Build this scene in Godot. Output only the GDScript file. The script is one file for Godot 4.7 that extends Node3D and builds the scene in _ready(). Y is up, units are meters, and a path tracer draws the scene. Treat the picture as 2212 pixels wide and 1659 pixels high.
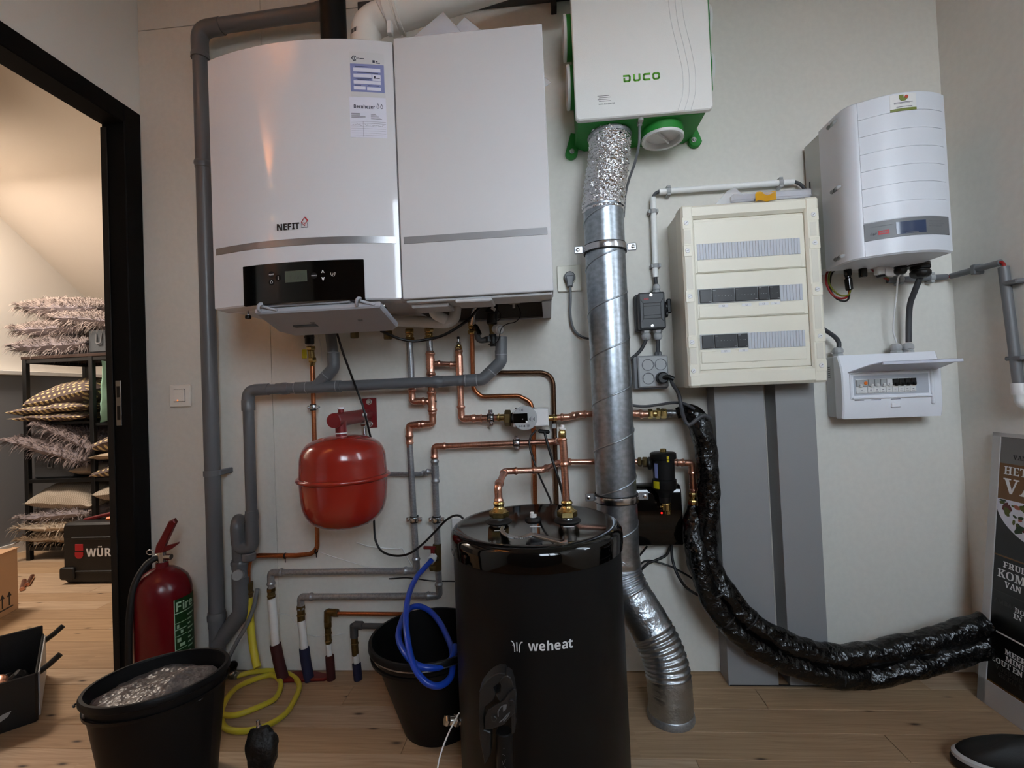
extends Node3D
# Plant room: heating and ventilation installation on the back wall (z = 0, x to the right, y up, metres),
# a storage room seen through the doorway in the left wall.

var M := {}
var org := {}
var taken := {}
var rng := RandomNumberGenerator.new()
var sans: SystemFont
var bold: SystemFont
var serif: SystemFont


# ---------------------------------------------------------------- geometry collector
class Geo:
	var v := PackedVector3Array()
	var n := PackedVector3Array()
	var u := PackedVector2Array()

	func t(a: Vector3, b: Vector3, c: Vector3, na: Vector3, nb: Vector3, nc: Vector3, ua := Vector2.ZERO, ub := Vector2.ZERO, uc := Vector2.ZERO) -> void:
		if (b - a).cross(c - a).dot(na + nb + nc) > 0.0:
			v.append_array([a, c, b]); n.append_array([na, nc, nb]); u.append_array([ua, uc, ub])
		else:
			v.append_array([a, b, c]); n.append_array([na, nb, nc]); u.append_array([ua, ub, uc])

	func q(a: Vector3, b: Vector3, c: Vector3, d: Vector3, out: Vector3, uv := [Vector2(0, 1), Vector2(1, 1), Vector2(1, 0), Vector2(0, 0)]) -> void:
		var m := (b - a).cross(d - a)
		if m.length_squared() < 1e-16:
			m = (c - b).cross(d - c)
		m = m.normalized()
		if m.dot(out) < 0.0:
			m = -m
		t(a, b, c, m, m, m, uv[0], uv[1], uv[2])
		t(a, c, d, m, m, m, uv[0], uv[2], uv[3])

	func box(c: Vector3, s: Vector3, bev := 0.002, B := Basis.IDENTITY) -> Geo:
		var h := s / 2.0
		var e: float = minf(bev, minf(h.x, minf(h.y, h.z)) * 0.9)
		var put := func(p: Vector3) -> Vector3: return c + B * p
		var ax := [Vector3.RIGHT, Vector3.UP, Vector3.BACK]
		for k in 3:
			var a: Vector3 = ax[k]
			var b: Vector3 = ax[(k + 1) % 3]
			var d: Vector3 = ax[(k + 2) % 3]
			var ha := h.dot(a); var hb := h.dot(b); var hd := h.dot(d)
			for sg in [-1.0, 1.0]:
				var o: Vector3 = a * ha * sg
				q(put.call(o - b * (hb - e) - d * (hd - e)), put.call(o + b * (hb - e) - d * (hd - e)), put.call(o + b * (hb - e) + d * (hd - e)), put.call(o - b * (hb - e) + d * (hd - e)), B * (a * sg))
			for s1 in [-1.0, 1.0]:
				for s2 in [-1.0, 1.0]:
					var p1: Vector3 = a * ha * s1 + b * (hb - e) * s2
					var p2: Vector3 = a * (ha - e) * s1 + b * hb * s2
					q(put.call(p1 - d * (hd - e)), put.call(p1 + d * (hd - e)), put.call(p2 + d * (hd - e)), put.call(p2 - d * (hd - e)), B * (a * s1 + b * s2))
		for sx in [-1.0, 1.0]:
			for sy in [-1.0, 1.0]:
				for sz in [-1.0, 1.0]:
					var m: Vector3 = B * Vector3(sx, sy, sz).normalized()
					t(put.call(Vector3(h.x * sx, (h.y - e) * sy, (h.z - e) * sz)), put.call(Vector3((h.x - e) * sx, h.y * sy, (h.z - e) * sz)), put.call(Vector3((h.x - e) * sx, (h.y - e) * sy, h.z * sz)), m, m, m)
		return self

	# box from two opposite corners
	func bx(a: Vector3, b: Vector3, bev := 0.002) -> Geo:
		return box((a + b) / 2.0, (b - a).abs(), bev)

	# polygon (local xy) extruded from z0 to z1 in the frame X; bev chamfers both rims
	func prism(poly: PackedVector2Array, z0: float, z1: float, X := Transform3D.IDENTITY, bev := 0.0, smooth := 0.6) -> Geo:
		if not Geometry2D.is_polygon_clockwise(poly):
			poly = poly.duplicate(); poly.reverse()
		var k := poly.size()
		var nn: Array[Vector2] = []
		for i in k:
			var d := poly[(i + 1) % k] - poly[i]
			nn.append(Vector2(-d.y, d.x).normalized())
		var inner := PackedVector2Array()
		for i in k:
			var a: Vector2 = nn[(i + k - 1) % k]
			var b: Vector2 = nn[i]
			var m := (a + b)
			m = m / maxf(m.length_squared() / 2.0, 0.3)
			inner.append(poly[i] - m * bev)
		var tri := Geometry2D.triangulate_polygon(inner if bev > 0.0 else poly)
		var cap := inner if bev > 0.0 else poly
		for s in 2:
			var z := z1 if s == 0 else z0
			var nz: Vector3 = X.basis * Vector3(0, 0, 1 if (s == 0) == (z1 > z0) else -1)
			nz = nz.normalized()
			for i in range(0, tri.size(), 3):
				var p: Array[Vector2] = [cap[tri[i]], cap[tri[i + 1]], cap[tri[i + 2]]]
				t(X * Vector3(p[0].x, p[0].y, z), X * Vector3(p[1].x, p[1].y, z), X * Vector3(p[2].x, p[2].y, z), nz, nz, nz, p[0], p[1], p[2])
		var e := bev * signf(z1 - z0)
		for i in k:
			var j := (i + 1) % k
			var b3: Vector2 = nn[i]
			var ni := b3; var nj := b3
			if nn[(i + k - 1) % k].dot(b3) > 1.0 - smooth * smooth / 2.0 * 1.2:
				ni = (nn[(i + k - 1) % k] + b3).normalized()
			if nn[j].dot(b3) > 1.0 - smooth * smooth / 2.0 * 1.2:
				nj = (nn[j] + b3).normalized()
			var n1 := (X.basis * Vector3(ni.x, ni.y, 0)).normalized()
			var n2 := (X.basis * Vector3(nj.x, nj.y, 0)).normalized()
			var A := X * Vector3(poly[i].x, poly[i].y, z0 + e); var Bq := X * Vector3(poly[j].x, poly[j].y, z0 + e)
			var Cq := X * Vector3(poly[j].x, poly[j].y, z1 - e); var Dq := X * Vector3(poly[i].x, poly[i].y, z1 - e)
			t(A, Bq, Cq, n1, n2, n2); t(A, Cq, Dq, n1, n2, n1)
			if bev > 0.0:
				for s in 2:
					var z := z1 if s == 0 else z0
					var zz := (z1 - e) if s == 0 else (z0 + e)
					var m1 := (n1 + X.basis * Vector3(0, 0, signf(z - zz))).normalized(); var m2 := (n2 + X.basis * Vector3(0, 0, signf(z - zz))).normalized()
					var p0 := X * Vector3(poly[i].x, poly[i].y, zz); var p1 := X * Vector3(poly[j].x, poly[j].y, zz)
					var p2 := X * Vector3(inner[j].x, inner[j].y, z); var p3 := X * Vector3(inner[i].x, inner[i].y, z)
					t(p0, p1, p2, m1, m2, m2); t(p0, p2, p3, m1, m2, m1)
		return self

	# round bar along a polyline; r is a number, an array (per point) or a Callable(length, angle)
	func tube(pts: Array, r: Variant, seg := 12, cap := true) -> Geo:
		var k := pts.size()
		var T: Array[Vector3] = []
		for i in k:
			T.append((pts[mini(i + 1, k - 1)] - pts[maxi(i - 1, 0)]).normalized())
		var N := T[0].cross(Vector3.UP if absf(T[0].y) < 0.9 else Vector3.RIGHT).normalized()
		var rows := []
		var rn := []
		var L := 0.0
		var ls := []
		for i in k:
			if i > 0:
				L += (pts[i] - pts[i - 1]).length()
				N = (N - T[i] * N.dot(T[i])).normalized()
			ls.append(L)
			var Bn := T[i].cross(N)
			var row := PackedVector3Array()
			for j in seg + 1:
				var a := TAU * (j % seg) / seg
				var rr: float = r if r is float or r is int else (r[i] if r is Array else r.call(L, a))
				row.append(pts[i] + (N * cos(a) + Bn * sin(a)) * rr)
			rows.append(row)
		for i in k:
			var row := PackedVector3Array()
			for j in seg + 1:
				var jj := j % seg
				var du: Vector3 = rows[i][(jj + 1) % seg] - rows[i][(jj + seg - 1) % seg]
				var dv: Vector3 = rows[mini(i + 1, k - 1)][jj] - rows[maxi(i - 1, 0)][jj]
				var m := du.cross(dv).normalized()
				if m.dot(rows[i][jj] - pts[i]) < 0.0:
					m = -m
				row.append(m)
			rn.append(row)
		for i in k - 1:
			for j in seg:
				var ua := Vector2(float(j) / seg, ls[i]); var ub := Vector2(float(j + 1) / seg, ls[i])
				var uc := Vector2(float(j + 1) / seg, ls[i + 1]); var ud := Vector2(float(j) / seg, ls[i + 1])
				t(rows[i][j], rows[i][j + 1], rows[i + 1][j + 1], rn[i][j], rn[i][j + 1], rn[i + 1][j + 1], ua, ub, uc)
				t(rows[i][j], rows[i + 1][j + 1], rows[i + 1][j], rn[i][j], rn[i + 1][j + 1], rn[i + 1][j], ua, uc, ud)
		if cap:
			for e in [0, k - 1]:
				var m: Vector3 = -T[0] if e == 0 else T[k - 1]
				for j in seg:
					t(pts[e], rows[e][j], rows[e][j + 1], m, m, m)
		return self

	# profile of Vector2(radius, height) turned about the local y axis of X
	func lathe(prof: Array, X := Transform3D.IDENTITY, seg := 24, arc := TAU, facet := false) -> Geo:
		var k := prof.size()
		var pn := []
		for i in k - 1:
			var d: Vector2 = prof[i + 1] - prof[i]
			pn.append(Vector2(d.y, -d.x).normalized())
		for i in k - 1:
			var m0: Vector2 = pn[i]; var m1: Vector2 = pn[i]
			if i > 0 and pn[i - 1].dot(pn[i]) > 0.72: m0 = (pn[i - 1] + pn[i]).normalized()
			if i < k - 2 and pn[i + 1].dot(pn[i]) > 0.72: m1 = (pn[i + 1] + pn[i]).normalized()
			for j in seg:
				var a := arc * j / seg; var b := arc * (j + 1) / seg
				var f := func(p: Vector2, an: float) -> Vector3: return X * Vector3(p.x * cos(an), p.y, p.x * sin(an))
				var g := func(p: Vector2, an: float) -> Vector3: return (X.basis * Vector3(p.x * cos((a + b) / 2.0 if facet else an), p.y, p.x * sin((a + b) / 2.0 if facet else an))).normalized()
				var p0: Vector3 = f.call(prof[i], a); var p1: Vector3 = f.call(prof[i], b); var p2: Vector3 = f.call(prof[i + 1], b); var p3: Vector3 = f.call(prof[i + 1], a)
				var ua := Vector2(float(j) / seg, prof[i].y); var ub := Vector2(float(j + 1) / seg, prof[i].y); var uc := Vector2(float(j + 1) / seg, prof[i + 1].y); var ud := Vector2(float(j) / seg, prof[i + 1].y)
				if prof[i].x > 1e-6: t(p0, p1, p2, g.call(m0, a), g.call(m0, b), g.call(m1, b), ua, ub, uc)
				if prof[i + 1].x > 1e-6: t(p0, p2, p3, g.call(m0, a), g.call(m1, b), g.call(m1, a), ua, uc, ud)
		return self

	func cyl(a: Vector3, b: Vector3, r: float, seg := 20, bev := 0.001) -> Geo:
		var h := (b - a).length()
		return lathe([Vector2(0, 0), Vector2(r - bev, 0), Vector2(r, bev), Vector2(r, h - bev), Vector2(r - bev, h), Vector2(0, h)], Geo.along(a, b - a), seg)

	# hexagonal nut
	func hexnut(a: Vector3, b: Vector3, r: float) -> Geo:
		var h := (b - a).length()
		return lathe([Vector2(0, 0), Vector2(r * 0.88, 0), Vector2(r, h * 0.15), Vector2(r, h * 0.85), Vector2(r * 0.88, h), Vector2(0, h)], Geo.along(a, b - a), 6, TAU, true)

	func ball(c: Vector3, r: Vector3, seg := 16) -> Geo:
		var prof := []
		for i in 11:
			prof.append(Vector2(sin(PI * i / 10.0), -cos(PI * i / 10.0)))
		return lathe(prof, Transform3D(Basis.from_scale(r), c), seg)

	# bead round a pipe
	func bead(c: Vector3, d: Vector3, r: float, w: float, over := 1.28) -> Geo:
		var prof := []
		for i in 7:
			var a := PI * i / 6.0
			prof.append(Vector2(r * 0.98 + r * (over - 0.98) * sin(a), -cos(a) * w))
		return lathe(prof, Geo.along(c, d), 16)

	# surface given by a Callable(u, v) -> Vector3
	func sheet(f: Callable, nu: int, nv: int, out: Vector3, flip := false) -> Geo:
		var P := []
		for i in nu + 1:
			var row := PackedVector3Array()
			for j in nv + 1:
				row.append(f.call(float(i) / nu, float(j) / nv))
			P.append(row)
		var Nn := []
		for i in nu + 1:
			var row := PackedVector3Array()
			for j in nv + 1:
				var m: Vector3 = (P[mini(i + 1, nu)][j] - P[maxi(i - 1, 0)][j]).cross(P[i][mini(j + 1, nv)] - P[i][maxi(j - 1, 0)])
				if m.length_squared() < 1e-18: m = out
				m = m.normalized()
				if out != Vector3.ZERO and m.dot(out) < 0.0: m = -m
				if flip: m = -m
				row.append(m)
			Nn.append(row)
		for i in nu:
			for j in nv:
				var ua := Vector2(float(i) / nu, float(j) / nv); var ub := Vector2(float(i + 1) / nu, float(j) / nv); var uc := Vector2(float(i + 1) / nu, float(j + 1) / nv); var ud := Vector2(float(i) / nu, float(j + 1) / nv)
				t(P[i][j], P[i + 1][j], P[i + 1][j + 1], Nn[i][j], Nn[i + 1][j], Nn[i + 1][j + 1], ua, ub, uc)
				t(P[i][j], P[i + 1][j + 1], P[i][j + 1], Nn[i][j], Nn[i + 1][j + 1], Nn[i][j + 1], ua, uc, ud)
		return self

	static func along(p: Vector3, d: Vector3) -> Transform3D:
		var y := d.normalized()
		var x := y.cross(Vector3.BACK if absf(y.z) < 0.9 else Vector3.RIGHT).normalized()
		return Transform3D(Basis(x, y, x.cross(y)), p)

	func mesh(o: Vector3) -> ArrayMesh:
		var w := PackedVector3Array()
		for p in v: w.append(p - o)
		var a := []
		a.resize(Mesh.ARRAY_MAX)
		a[Mesh.ARRAY_VERTEX] = w; a[Mesh.ARRAY_NORMAL] = n; a[Mesh.ARRAY_TEX_UV] = u
		var m := ArrayMesh.new()
		m.add_surface_from_arrays(Mesh.PRIMITIVE_TRIANGLES, a)
		return m


func G() -> Geo:
	return Geo.new()


func along(p: Vector3, d: Vector3) -> Transform3D:
	return Geo.along(p, d)


# arcs of radius rad at the corners of a polyline
func bend(pts: Array, rad: float, steps := 6) -> Array:
	var o := [pts[0]]
	for i in range(1, pts.size() - 1):
		var a: Vector3 = pts[i - 1]; var b: Vector3 = pts[i]; var c: Vector3 = pts[i + 1]
		var d1 := (a - b).normalized(); var d2 := (c - b).normalized()
		var half := acos(clampf(d1.dot(d2), -1, 1)) / 2.0
		if half > 1.53:
			o.append(b)
			continue
		var l := minf(rad / tan(half), minf((a - b).length(), (c - b).length()) * 0.49)
		for s in steps + 1:
			var f := float(s) / steps
			o.append((b + d1 * l).lerp(b, f).lerp(b.lerp(b + d2 * l, f), f))
	o.append(pts[-1])
	return o


# smooth curve through points
func curve(pts: Array, step := 0.012) -> Array:
	var c := Curve3D.new()
	c.bake_interval = step
	for i in pts.size():
		var tn: Vector3 = (pts[mini(i + 1, pts.size() - 1)] - pts[maxi(i - 1, 0)]) / 2.0
		var l1: float = tn.length()
		var k := 0.66
		var pin: float = (pts[i] - pts[maxi(i - 1, 0)]).length(); var pout: float = (pts[mini(i + 1, pts.size() - 1)] - pts[i]).length()
		var d := tn.normalized() if l1 > 1e-6 else Vector3.ZERO
		c.add_point(pts[i], -d * pin * k / 2.0, d * pout * k / 2.0)
	return Array(c.get_baked_points())


func rrect(w: float, h: float, r: float, seg := 5, cx := 0.0, cy := 0.0) -> PackedVector2Array:
	var o := PackedVector2Array()
	for k in 4:
		var c := Vector2((w / 2 - r) * (1 if k in [0, 3] else -1), (h / 2 - r) * (1 if k < 2 else -1))
		for s in seg + 1:
			var a := PI / 2 * (k + float(s) / seg)
			o.append(c + Vector2(cos(a), sin(a)) * r + Vector2(cx, cy))
	return o


func circle(r: float, seg := 20, c := Vector2.ZERO) -> PackedVector2Array:
	var o := PackedVector2Array()
	for i in seg: o.append(c + Vector2(cos(TAU * i / seg), sin(TAU * i / seg)) * r)
	return o


# lettering of a given width, centred at the origin of X, raised by depth
func lettering(g: Geo, s: String, width: float, X: Transform3D, depth := 0.0006, font: Font = null, height := 0.0) -> void:
	var tm := TextMesh.new()
	tm.text = s; tm.font = font if font else bold; tm.font_size = 48; tm.pixel_size = 0.01; tm.depth = 0.02; tm.curve_step = 2.0
	var a := tm.get_mesh_arrays()
	if a.is_empty() or a[Mesh.ARRAY_VERTEX] == null: return
	var vs: PackedVector3Array = a[Mesh.ARRAY_VERTEX]
	var ns: PackedVector3Array = a[Mesh.ARRAY_NORMAL]
	var box := AABB(vs[0], Vector3.ZERO)
	for p in vs: box = box.expand(p)
	var k := width / maxf(box.size.x, 1e-6)
	var ky := k if height <= 0.0 else height / maxf(box.size.y, 1e-6)
	var c := box.get_center()
	var idx: PackedInt32Array = a[Mesh.ARRAY_INDEX] if a[Mesh.ARRAY_INDEX] != null else PackedInt32Array(range(vs.size()))
	for i in range(0, idx.size(), 3):
		var p := []
		for j in 3:
			var w := vs[idx[i + j]] - c
			p.append(X * Vector3(w.x * k, w.y * ky, (w.z + 0.01) / 0.02 * depth))
		var m := (X.basis * ns[idx[i]]).normalized()
		g.t(p[0], p[1], p[2], m, m, m)


func at(p: Vector3, turn := 0.0, tilt := 0.0) -> Transform3D:
	return Transform3D(Basis(Vector3.UP, turn) * Basis(Vector3.RIGHT, tilt), p)


# ---------------------------------------------------------------- naming and tagging
func numbered(called: String) -> String:
	var k: int = taken.get(called, -1) + 1
	taken[called] = k
	return called if k == 0 else "%s_%03d" % [called, k]


func thing(called: String, label: String, category: String, where := Vector3.ZERO, group := "") -> Node3D:
	var o := Node3D.new()
	o.name = numbered(called)
	add_child(o)
	o.position = where
	org[o] = where
	o.set_meta("label", label); o.set_meta("category", category)
	if group: o.set_meta("group", group)
	return o


func part(called: String, g: Geo, m: Material, parent: Node3D, label := "") -> MeshInstance3D:
	var o := MeshInstance3D.new()
	o.name = called
	var w: Vector3 = org.get(parent, Vector3.ZERO)
	o.mesh = g.mesh(w)
	o.material_override = m
	parent.add_child(o, true)
	org[o] = w
	if label: o.set_meta("label", label)
	return o


func solo(called: String, g: Geo, m: Material, label: String, category: String, group := "") -> MeshInstance3D:
	var o := MeshInstance3D.new()
	o.name = numbered(called)
	var b := AABB(g.v[0], Vector3.ZERO)
	for p in g.v: b = b.expand(p)
	var w := b.position + b.size * Vector3(0.5, 0, 0.5)
	o.mesh = g.mesh(w)
	o.position = w
	o.material_override = m
	add_child(o)
	org[o] = w
	o.set_meta("label", label); o.set_meta("category", category)
	if group: o.set_meta("group", group)
	return o


func struct(called: String, g: Geo, m: Material) -> MeshInstance3D:
	var o := MeshInstance3D.new()
	o.name = called
	o.mesh = g.mesh(Vector3.ZERO)
	o.material_override = m
	add_child(o)
	org[o] = Vector3.ZERO
	o.set_meta("kind", "structure")
	return o


# ---------------------------------------------------------------- materials
func noise(freq: float, octaves := 4, size := 512, ramp: Gradient = null, normal := 0.0, kind := FastNoiseLite.TYPE_SIMPLEX_SMOOTH, sd := 1) -> NoiseTexture2D:
	var f := FastNoiseLite.new()
	f.seed = sd; f.noise_type = kind; f.frequency = freq; f.fractal_octaves = octaves
	var t := NoiseTexture2D.new()
	t.width = size; t.height = size; t.seamless = true; t.noise = f
	if ramp: t.color_ramp = ramp
	if normal > 0.0:
		t.as_normal_map = true; t.bump_strength = normal
	return t


func grad(a: Color, b: Color) -> Gradient:
	var g := Gradient.new()
	g.set_color(0, a); g.set_color(1, b)
	return g


func mat(c: Color, rough := 0.5, metal := 0.0, spec := 0.5) -> StandardMaterial3D:
	var m := StandardMaterial3D.new()
	m.albedo_color = c; m.roughness = rough; m.metallic = metal; m.metallic_specular = spec
	return m


func tri_scale(m: StandardMaterial3D, s: float) -> StandardMaterial3D:
	m.uv1_triplanar = true; m.uv1_scale = Vector3(s, s, s)
	return m


func bumped(m: StandardMaterial3D, tex: Texture2D, s: float, depth: float) -> StandardMaterial3D:
	m.normal_enabled = true; m.normal_texture = tex; m.normal_scale = depth
	return tri_scale(m, s)


func wood_image(seed_: int, base: Color, dark: Color) -> ImageTexture:
	var w := 1024; var h := 128
	var im := Image.create(w, h, false, Image.FORMAT_RGB8)
	var f := FastNoiseLite.new(); f.seed = seed_; f.frequency = 0.004; f.fractal_octaves = 3
	var e := FastNoiseLite.new(); e.seed = seed_ + 9; e.frequency = 0.05; e.fractal_octaves = 3
	var r := RandomNumberGenerator.new(); r.seed = seed_
	var knots := []
	for i in 3: knots.append(Vector2(r.randf() * w, r.randf() * h))
	for y in h:
		for x in w:
			var yy := float(y)
			var kd := 0.0
			for k in knots:
				var d := Vector2((x - k.x) / 60.0, (y - k.y) / 16.0)
				var b: float = exp(-d.length_squared())
				yy += b * signf(y - k.y) * 9.0
				kd += exp(-Vector2((x - k.x) / 9.0, (y - k.y) / 5.0).length_squared())
			var g := f.get_noise_2d(x, yy * 14.0)
			var ring := 0.5 + 0.5 * sin(yy * 0.55 + f.get_noise_2d(x * 0.6, y * 2.0) * 14.0)
			var fine := e.get_noise_2d(x * 0.12, y * 6.0)
			var s := clampf(0.30 + g * 0.45 + pow(ring, 4.0) * 0.28 + fine * 0.22, 0.0, 1.0)
			var c := base.lerp(dark, s * 0.55)
			im.set_pixel(x, y, c.lerp(Color(0.10, 0.055, 0.03), clampf(kd * 0.8, 0, 0.85)))
	return ImageTexture.create_from_image(im)


func dots_image() -> ImageTexture:
	var im := Image.create(512, 512, false, Image.FORMAT_RGB8)
	im.fill(Color(0.36, 0.30, 0.28))
	var n := 12
	for a in n:
		for b in n:
			var c := Vector2((a + 0.5 + (0.5 if b % 2 else 0.0)) * 512.0 / n, (b + 0.5) * 512.0 / n)
			for dx in range(-14, 15):
				for dy in range(-14, 15):
					if Vector2(dx, dy).length() < 11.0:
						im.set_pixel(posmod(int(c.x) + dx, 512), clampi(int(c.y) + dy, 0, 511), Color(0.80, 0.72, 0.52))
	return ImageTexture.create_from_image(im)


func knit_image() -> ImageTexture:
	var im := Image.create(512, 512, false, Image.FORMAT_RGB8)
	for y in 512:
		for x in 512:
			var a := sin(x * TAU / 16.0 + (2.0 if (y / 16) % 2 else 0.0)) * sin(y * TAU / 16.0)
			im.set_pixel(x, y, Color(0.55, 0.50, 0.44).lerp(Color(0.74, 0.69, 0.62), 0.5 + 0.5 * a))
	return ImageTexture.create_from_image(im)


func make_materials() -> void:
	var soft := noise(0.02, 4, 512, null, 3.0)
	var fine := noise(0.12, 3, 512, null, 4.0, FastNoiseLite.TYPE_SIMPLEX_SMOOTH, 3)
	var crink := noise(0.03, 3, 512, null, 16.0, FastNoiseLite.TYPE_CELLULAR, 5)
	var wallc := noise(0.012, 5, 512, grad(Color(0.975, 0.975, 0.975), Color(1, 1, 1)), 0.0, FastNoiseLite.TYPE_SIMPLEX_SMOOTH, 7)
	var blot := noise(0.02, 4, 512, grad(Color(0.78, 0.78, 0.78), Color(1, 1, 1)), 0.0, FastNoiseLite.TYPE_SIMPLEX_SMOOTH, 11)
	var wall := mat(Color(0.88, 0.865, 0.83), 0.75, 0, 0.35)
	wall.albedo_texture = wallc
	bumped(wall, fine, 6.0, 0.03)
	M.wall = wall
	var wr := mat(Color(0.90, 0.89, 0.865), 0.8, 0, 0.3); wr.albedo_texture = wallc; bumped(wr, fine, 5.0, 0.05); M.wall_right = wr
	M.wall_left = bumped(mat(Color(0.92, 0.91, 0.885), 0.8, 0, 0.3), fine, 5.0, 0.05)
	M.wall_front = mat(Color(0.50, 0.48, 0.45), 0.8)
	M.seam = mat(Color(0.42, 0.39, 0.35), 0.9)
	M.ceiling = mat(Color(0.85, 0.84, 0.80), 0.9)
	M.far_wall = mat(Color(0.88, 0.86, 0.83), 0.85, 0, 0.3)
	M.far_slope = mat(Color(0.86, 0.82, 0.77), 0.85, 0, 0.3)
	M.far_grey = mat(Color(0.50, 0.505, 0.52), 0.8)
	M.white_trim = mat(Color(0.88, 0.87, 0.85), 0.45)
	M.door_black = mat(Color(0.07, 0.068, 0.068), 0.6, 0, 0.2)
	M.planks = []
	for i in 3:
		var w := mat([Color(0.96, 0.93, 0.88), Color(1, 1, 1), Color(0.93, 0.90, 0.86)][i], 0.5, 0, 0.35)
		w.albedo_texture = wood_image(20 + i, Color(0.74, 0.64, 0.53), Color(0.52, 0.42, 0.325))
		M.planks.append(w)
	M.gap = mat(Color(0.10, 0.075, 0.05), 0.9)
	# metals
	var cop := mat(Color(0.96, 0.72, 0.62), 0.3, 1.0)
	cop.albedo_texture = blot; bumped(cop, soft, 14.0, 0.14); M.copper = cop
	var cop2 := mat(Color(0.80, 0.50, 0.34), 0.3, 1.0); cop2.albedo_texture = blot; bumped(cop2, soft, 14.0, 0.14); M.copper_old = cop2
	var cop3 := mat(Color(0.42, 0.30, 0.22), 0.42, 0.9); cop3.albedo_texture = blot; bumped(cop3, soft, 14.0, 0.12); M.copper_dark = cop3
	var br := mat(Color(0.88, 0.76, 0.50), 0.26, 1.0); br.albedo_texture = blot; bumped(br, soft, 18.0, 0.12); M.brass = br
	M.brass_dull = bumped(mat(Color(0.43, 0.36, 0.23), 0.42, 0.9), soft, 18.0, 0.2)
	var ga := mat(Color(0.70, 0.71, 0.725), 0.34, 0.7); ga.albedo_texture = blot; bumped(ga, soft, 10.0, 0.12); M.galv = ga; ga.metallic_specular = 0.6
	var du := mat(Color(0.76, 0.79, 0.82), 0.36, 1.0); du.albedo_texture = blot; bumped(du, soft, 5.0, 0.14); M.duct = du; M.conduit_white = mat(Color(0.95, 0.95, 0.94), 0.4)
	M.chrome = mat(Color(0.82, 0.82, 0.83), 0.2, 1.0)
	M.steel = bumped(mat(Color(0.62, 0.62, 0.62), 0.3, 1.0), soft, 12.0, 0.1)
	M.foil = bumped(mat(Color(0.95, 0.95, 0.96), 0.11, 1.0), crink, 5.0, 1.2)
	M.flexalu = bumped(mat(Color(0.72, 0.74, 0.76), 0.33, 1.0), crink, 6.0, 0.3)
	# plastics and paint
	M.boiler = mat(Color(0.84, 0.835, 0.845), 0.05, 0, 0.5)
	M.boiler_side = mat(Color(0.80, 0.795, 0.80), 0.32)
	M.boiler_flat = mat(Color(0.80, 0.795, 0.80), 0.42)
	M.boiler_grey = mat(Color(0.66, 0.665, 0.69), 0.4)
	M.boiler_under = mat(Color(0.76, 0.76, 0.765), 0.45)
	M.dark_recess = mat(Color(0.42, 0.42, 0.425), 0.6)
	M.strip = mat(Color(0.66, 0.655, 0.66), 0.3, 0.8)
	M.strip_flat = mat(Color(0.56, 0.555, 0.56), 0.45, 0.3)
	M.panel_black = mat(Color(0.012, 0.012, 0.013), 0.08)
	M.lcd = mat(Color(0.30, 0.325, 0.28), 0.2)
	M.lcd_mark = mat(Color(0.20, 0.22, 0.19), 0.4)
	M.print_white = mat(Color(0.90, 0.90, 0.90), 0.5)
	M.print_dark = mat(Color(0.07, 0.07, 0.09), 0.5)
	M.print_navy = mat(Color(0.10, 0.11, 0.22), 0.5)
	M.print_grey = mat(Color(0.42, 0.42, 0.46), 0.5)
	M.print_red = mat(Color(0.70, 0.10, 0.14), 0.5)
	M.label_blue = mat(Color(0.50, 0.53, 0.72), 0.35)
	M.label_white = mat(Color(0.86, 0.86, 0.91), 0.35)
	M.white = mat(Color(0.87, 0.865, 0.86), 0.3)
	M.duco = bumped(mat(Color(0.93, 0.925, 0.91), 0.45), fine, 4.0, 0.1)
	M.white_dull = mat(Color(0.88, 0.88, 0.87), 0.5)
	M.cream = mat(Color(0.885, 0.865, 0.80), 0.38)
	M.cream_dark = mat(Color(0.84, 0.82, 0.765), 0.45)
	M.switch_white = mat(Color(0.93, 0.91, 0.875), 0.35)
	M.blank = mat(Color(0.72, 0.735, 0.765), 0.4)
	M.module = mat(Color(0.05, 0.055, 0.075), 0.35)
	M.inverter = mat(Color(0.83, 0.84, 0.865), 0.38)
	M.inverter_metal = mat(Color(0.70, 0.71, 0.70), 0.45, 0.35)
	M.db_white = mat(Color(0.925, 0.93, 0.95), 0.25)
	M.db_grey = mat(Color(0.70, 0.705, 0.71), 0.45)
	M.clear_flap = mat(Color(0.80, 0.81, 0.86), 0.2)
	M.pvc = bumped(mat(Color(0.375, 0.38, 0.39), 0.36), soft, 8.0, 0.06)
	M.pvc_edge = mat(Color(0.55, 0.555, 0.56), 0.5)
	M.grey = mat(Color(0.42, 0.425, 0.435), 0.45)
	M.grey_dark = mat(Color(0.24, 0.245, 0.25), 0.5)
	M.grey_light = mat(Color(0.66, 0.665, 0.665), 0.5)
	M.trunk = bumped(mat(Color(0.56, 0.56, 0.565), 0.5), fine, 6.0, 0.03)
	M.black = mat(Color(0.02, 0.02, 0.021), 0.45)
	M.black_gloss = mat(Color(0.012, 0.012, 0.013), 0.06)
	M.black_satin = bumped(mat(Color(0.075, 0.075, 0.078), 0.45, 0, 0.3), soft, 6.0, 0.04)
	M.rubber = mat(Color(0.025, 0.025, 0.026), 0.65)
	M.tool_black = bumped(mat(Color(0.17, 0.17, 0.172), 0.38, 0.4), fine, 6.0, 0.15)
	M.wrap = bumped(mat(Color(0.014, 0.014, 0.015), 0.27), crink, 3.2, 0.55)
	M.cable_grey = mat(Color(0.24, 0.245, 0.26), 0.5)
	M.cable_light = mat(Color(0.40, 0.405, 0.42), 0.5)
	M.green = bumped(mat(Color(0.12, 0.52, 0.18), 0.6), fine, 6.0, 0.25)
	M.logo_green = mat(Color(0.36, 0.66, 0.14), 0.5)
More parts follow.
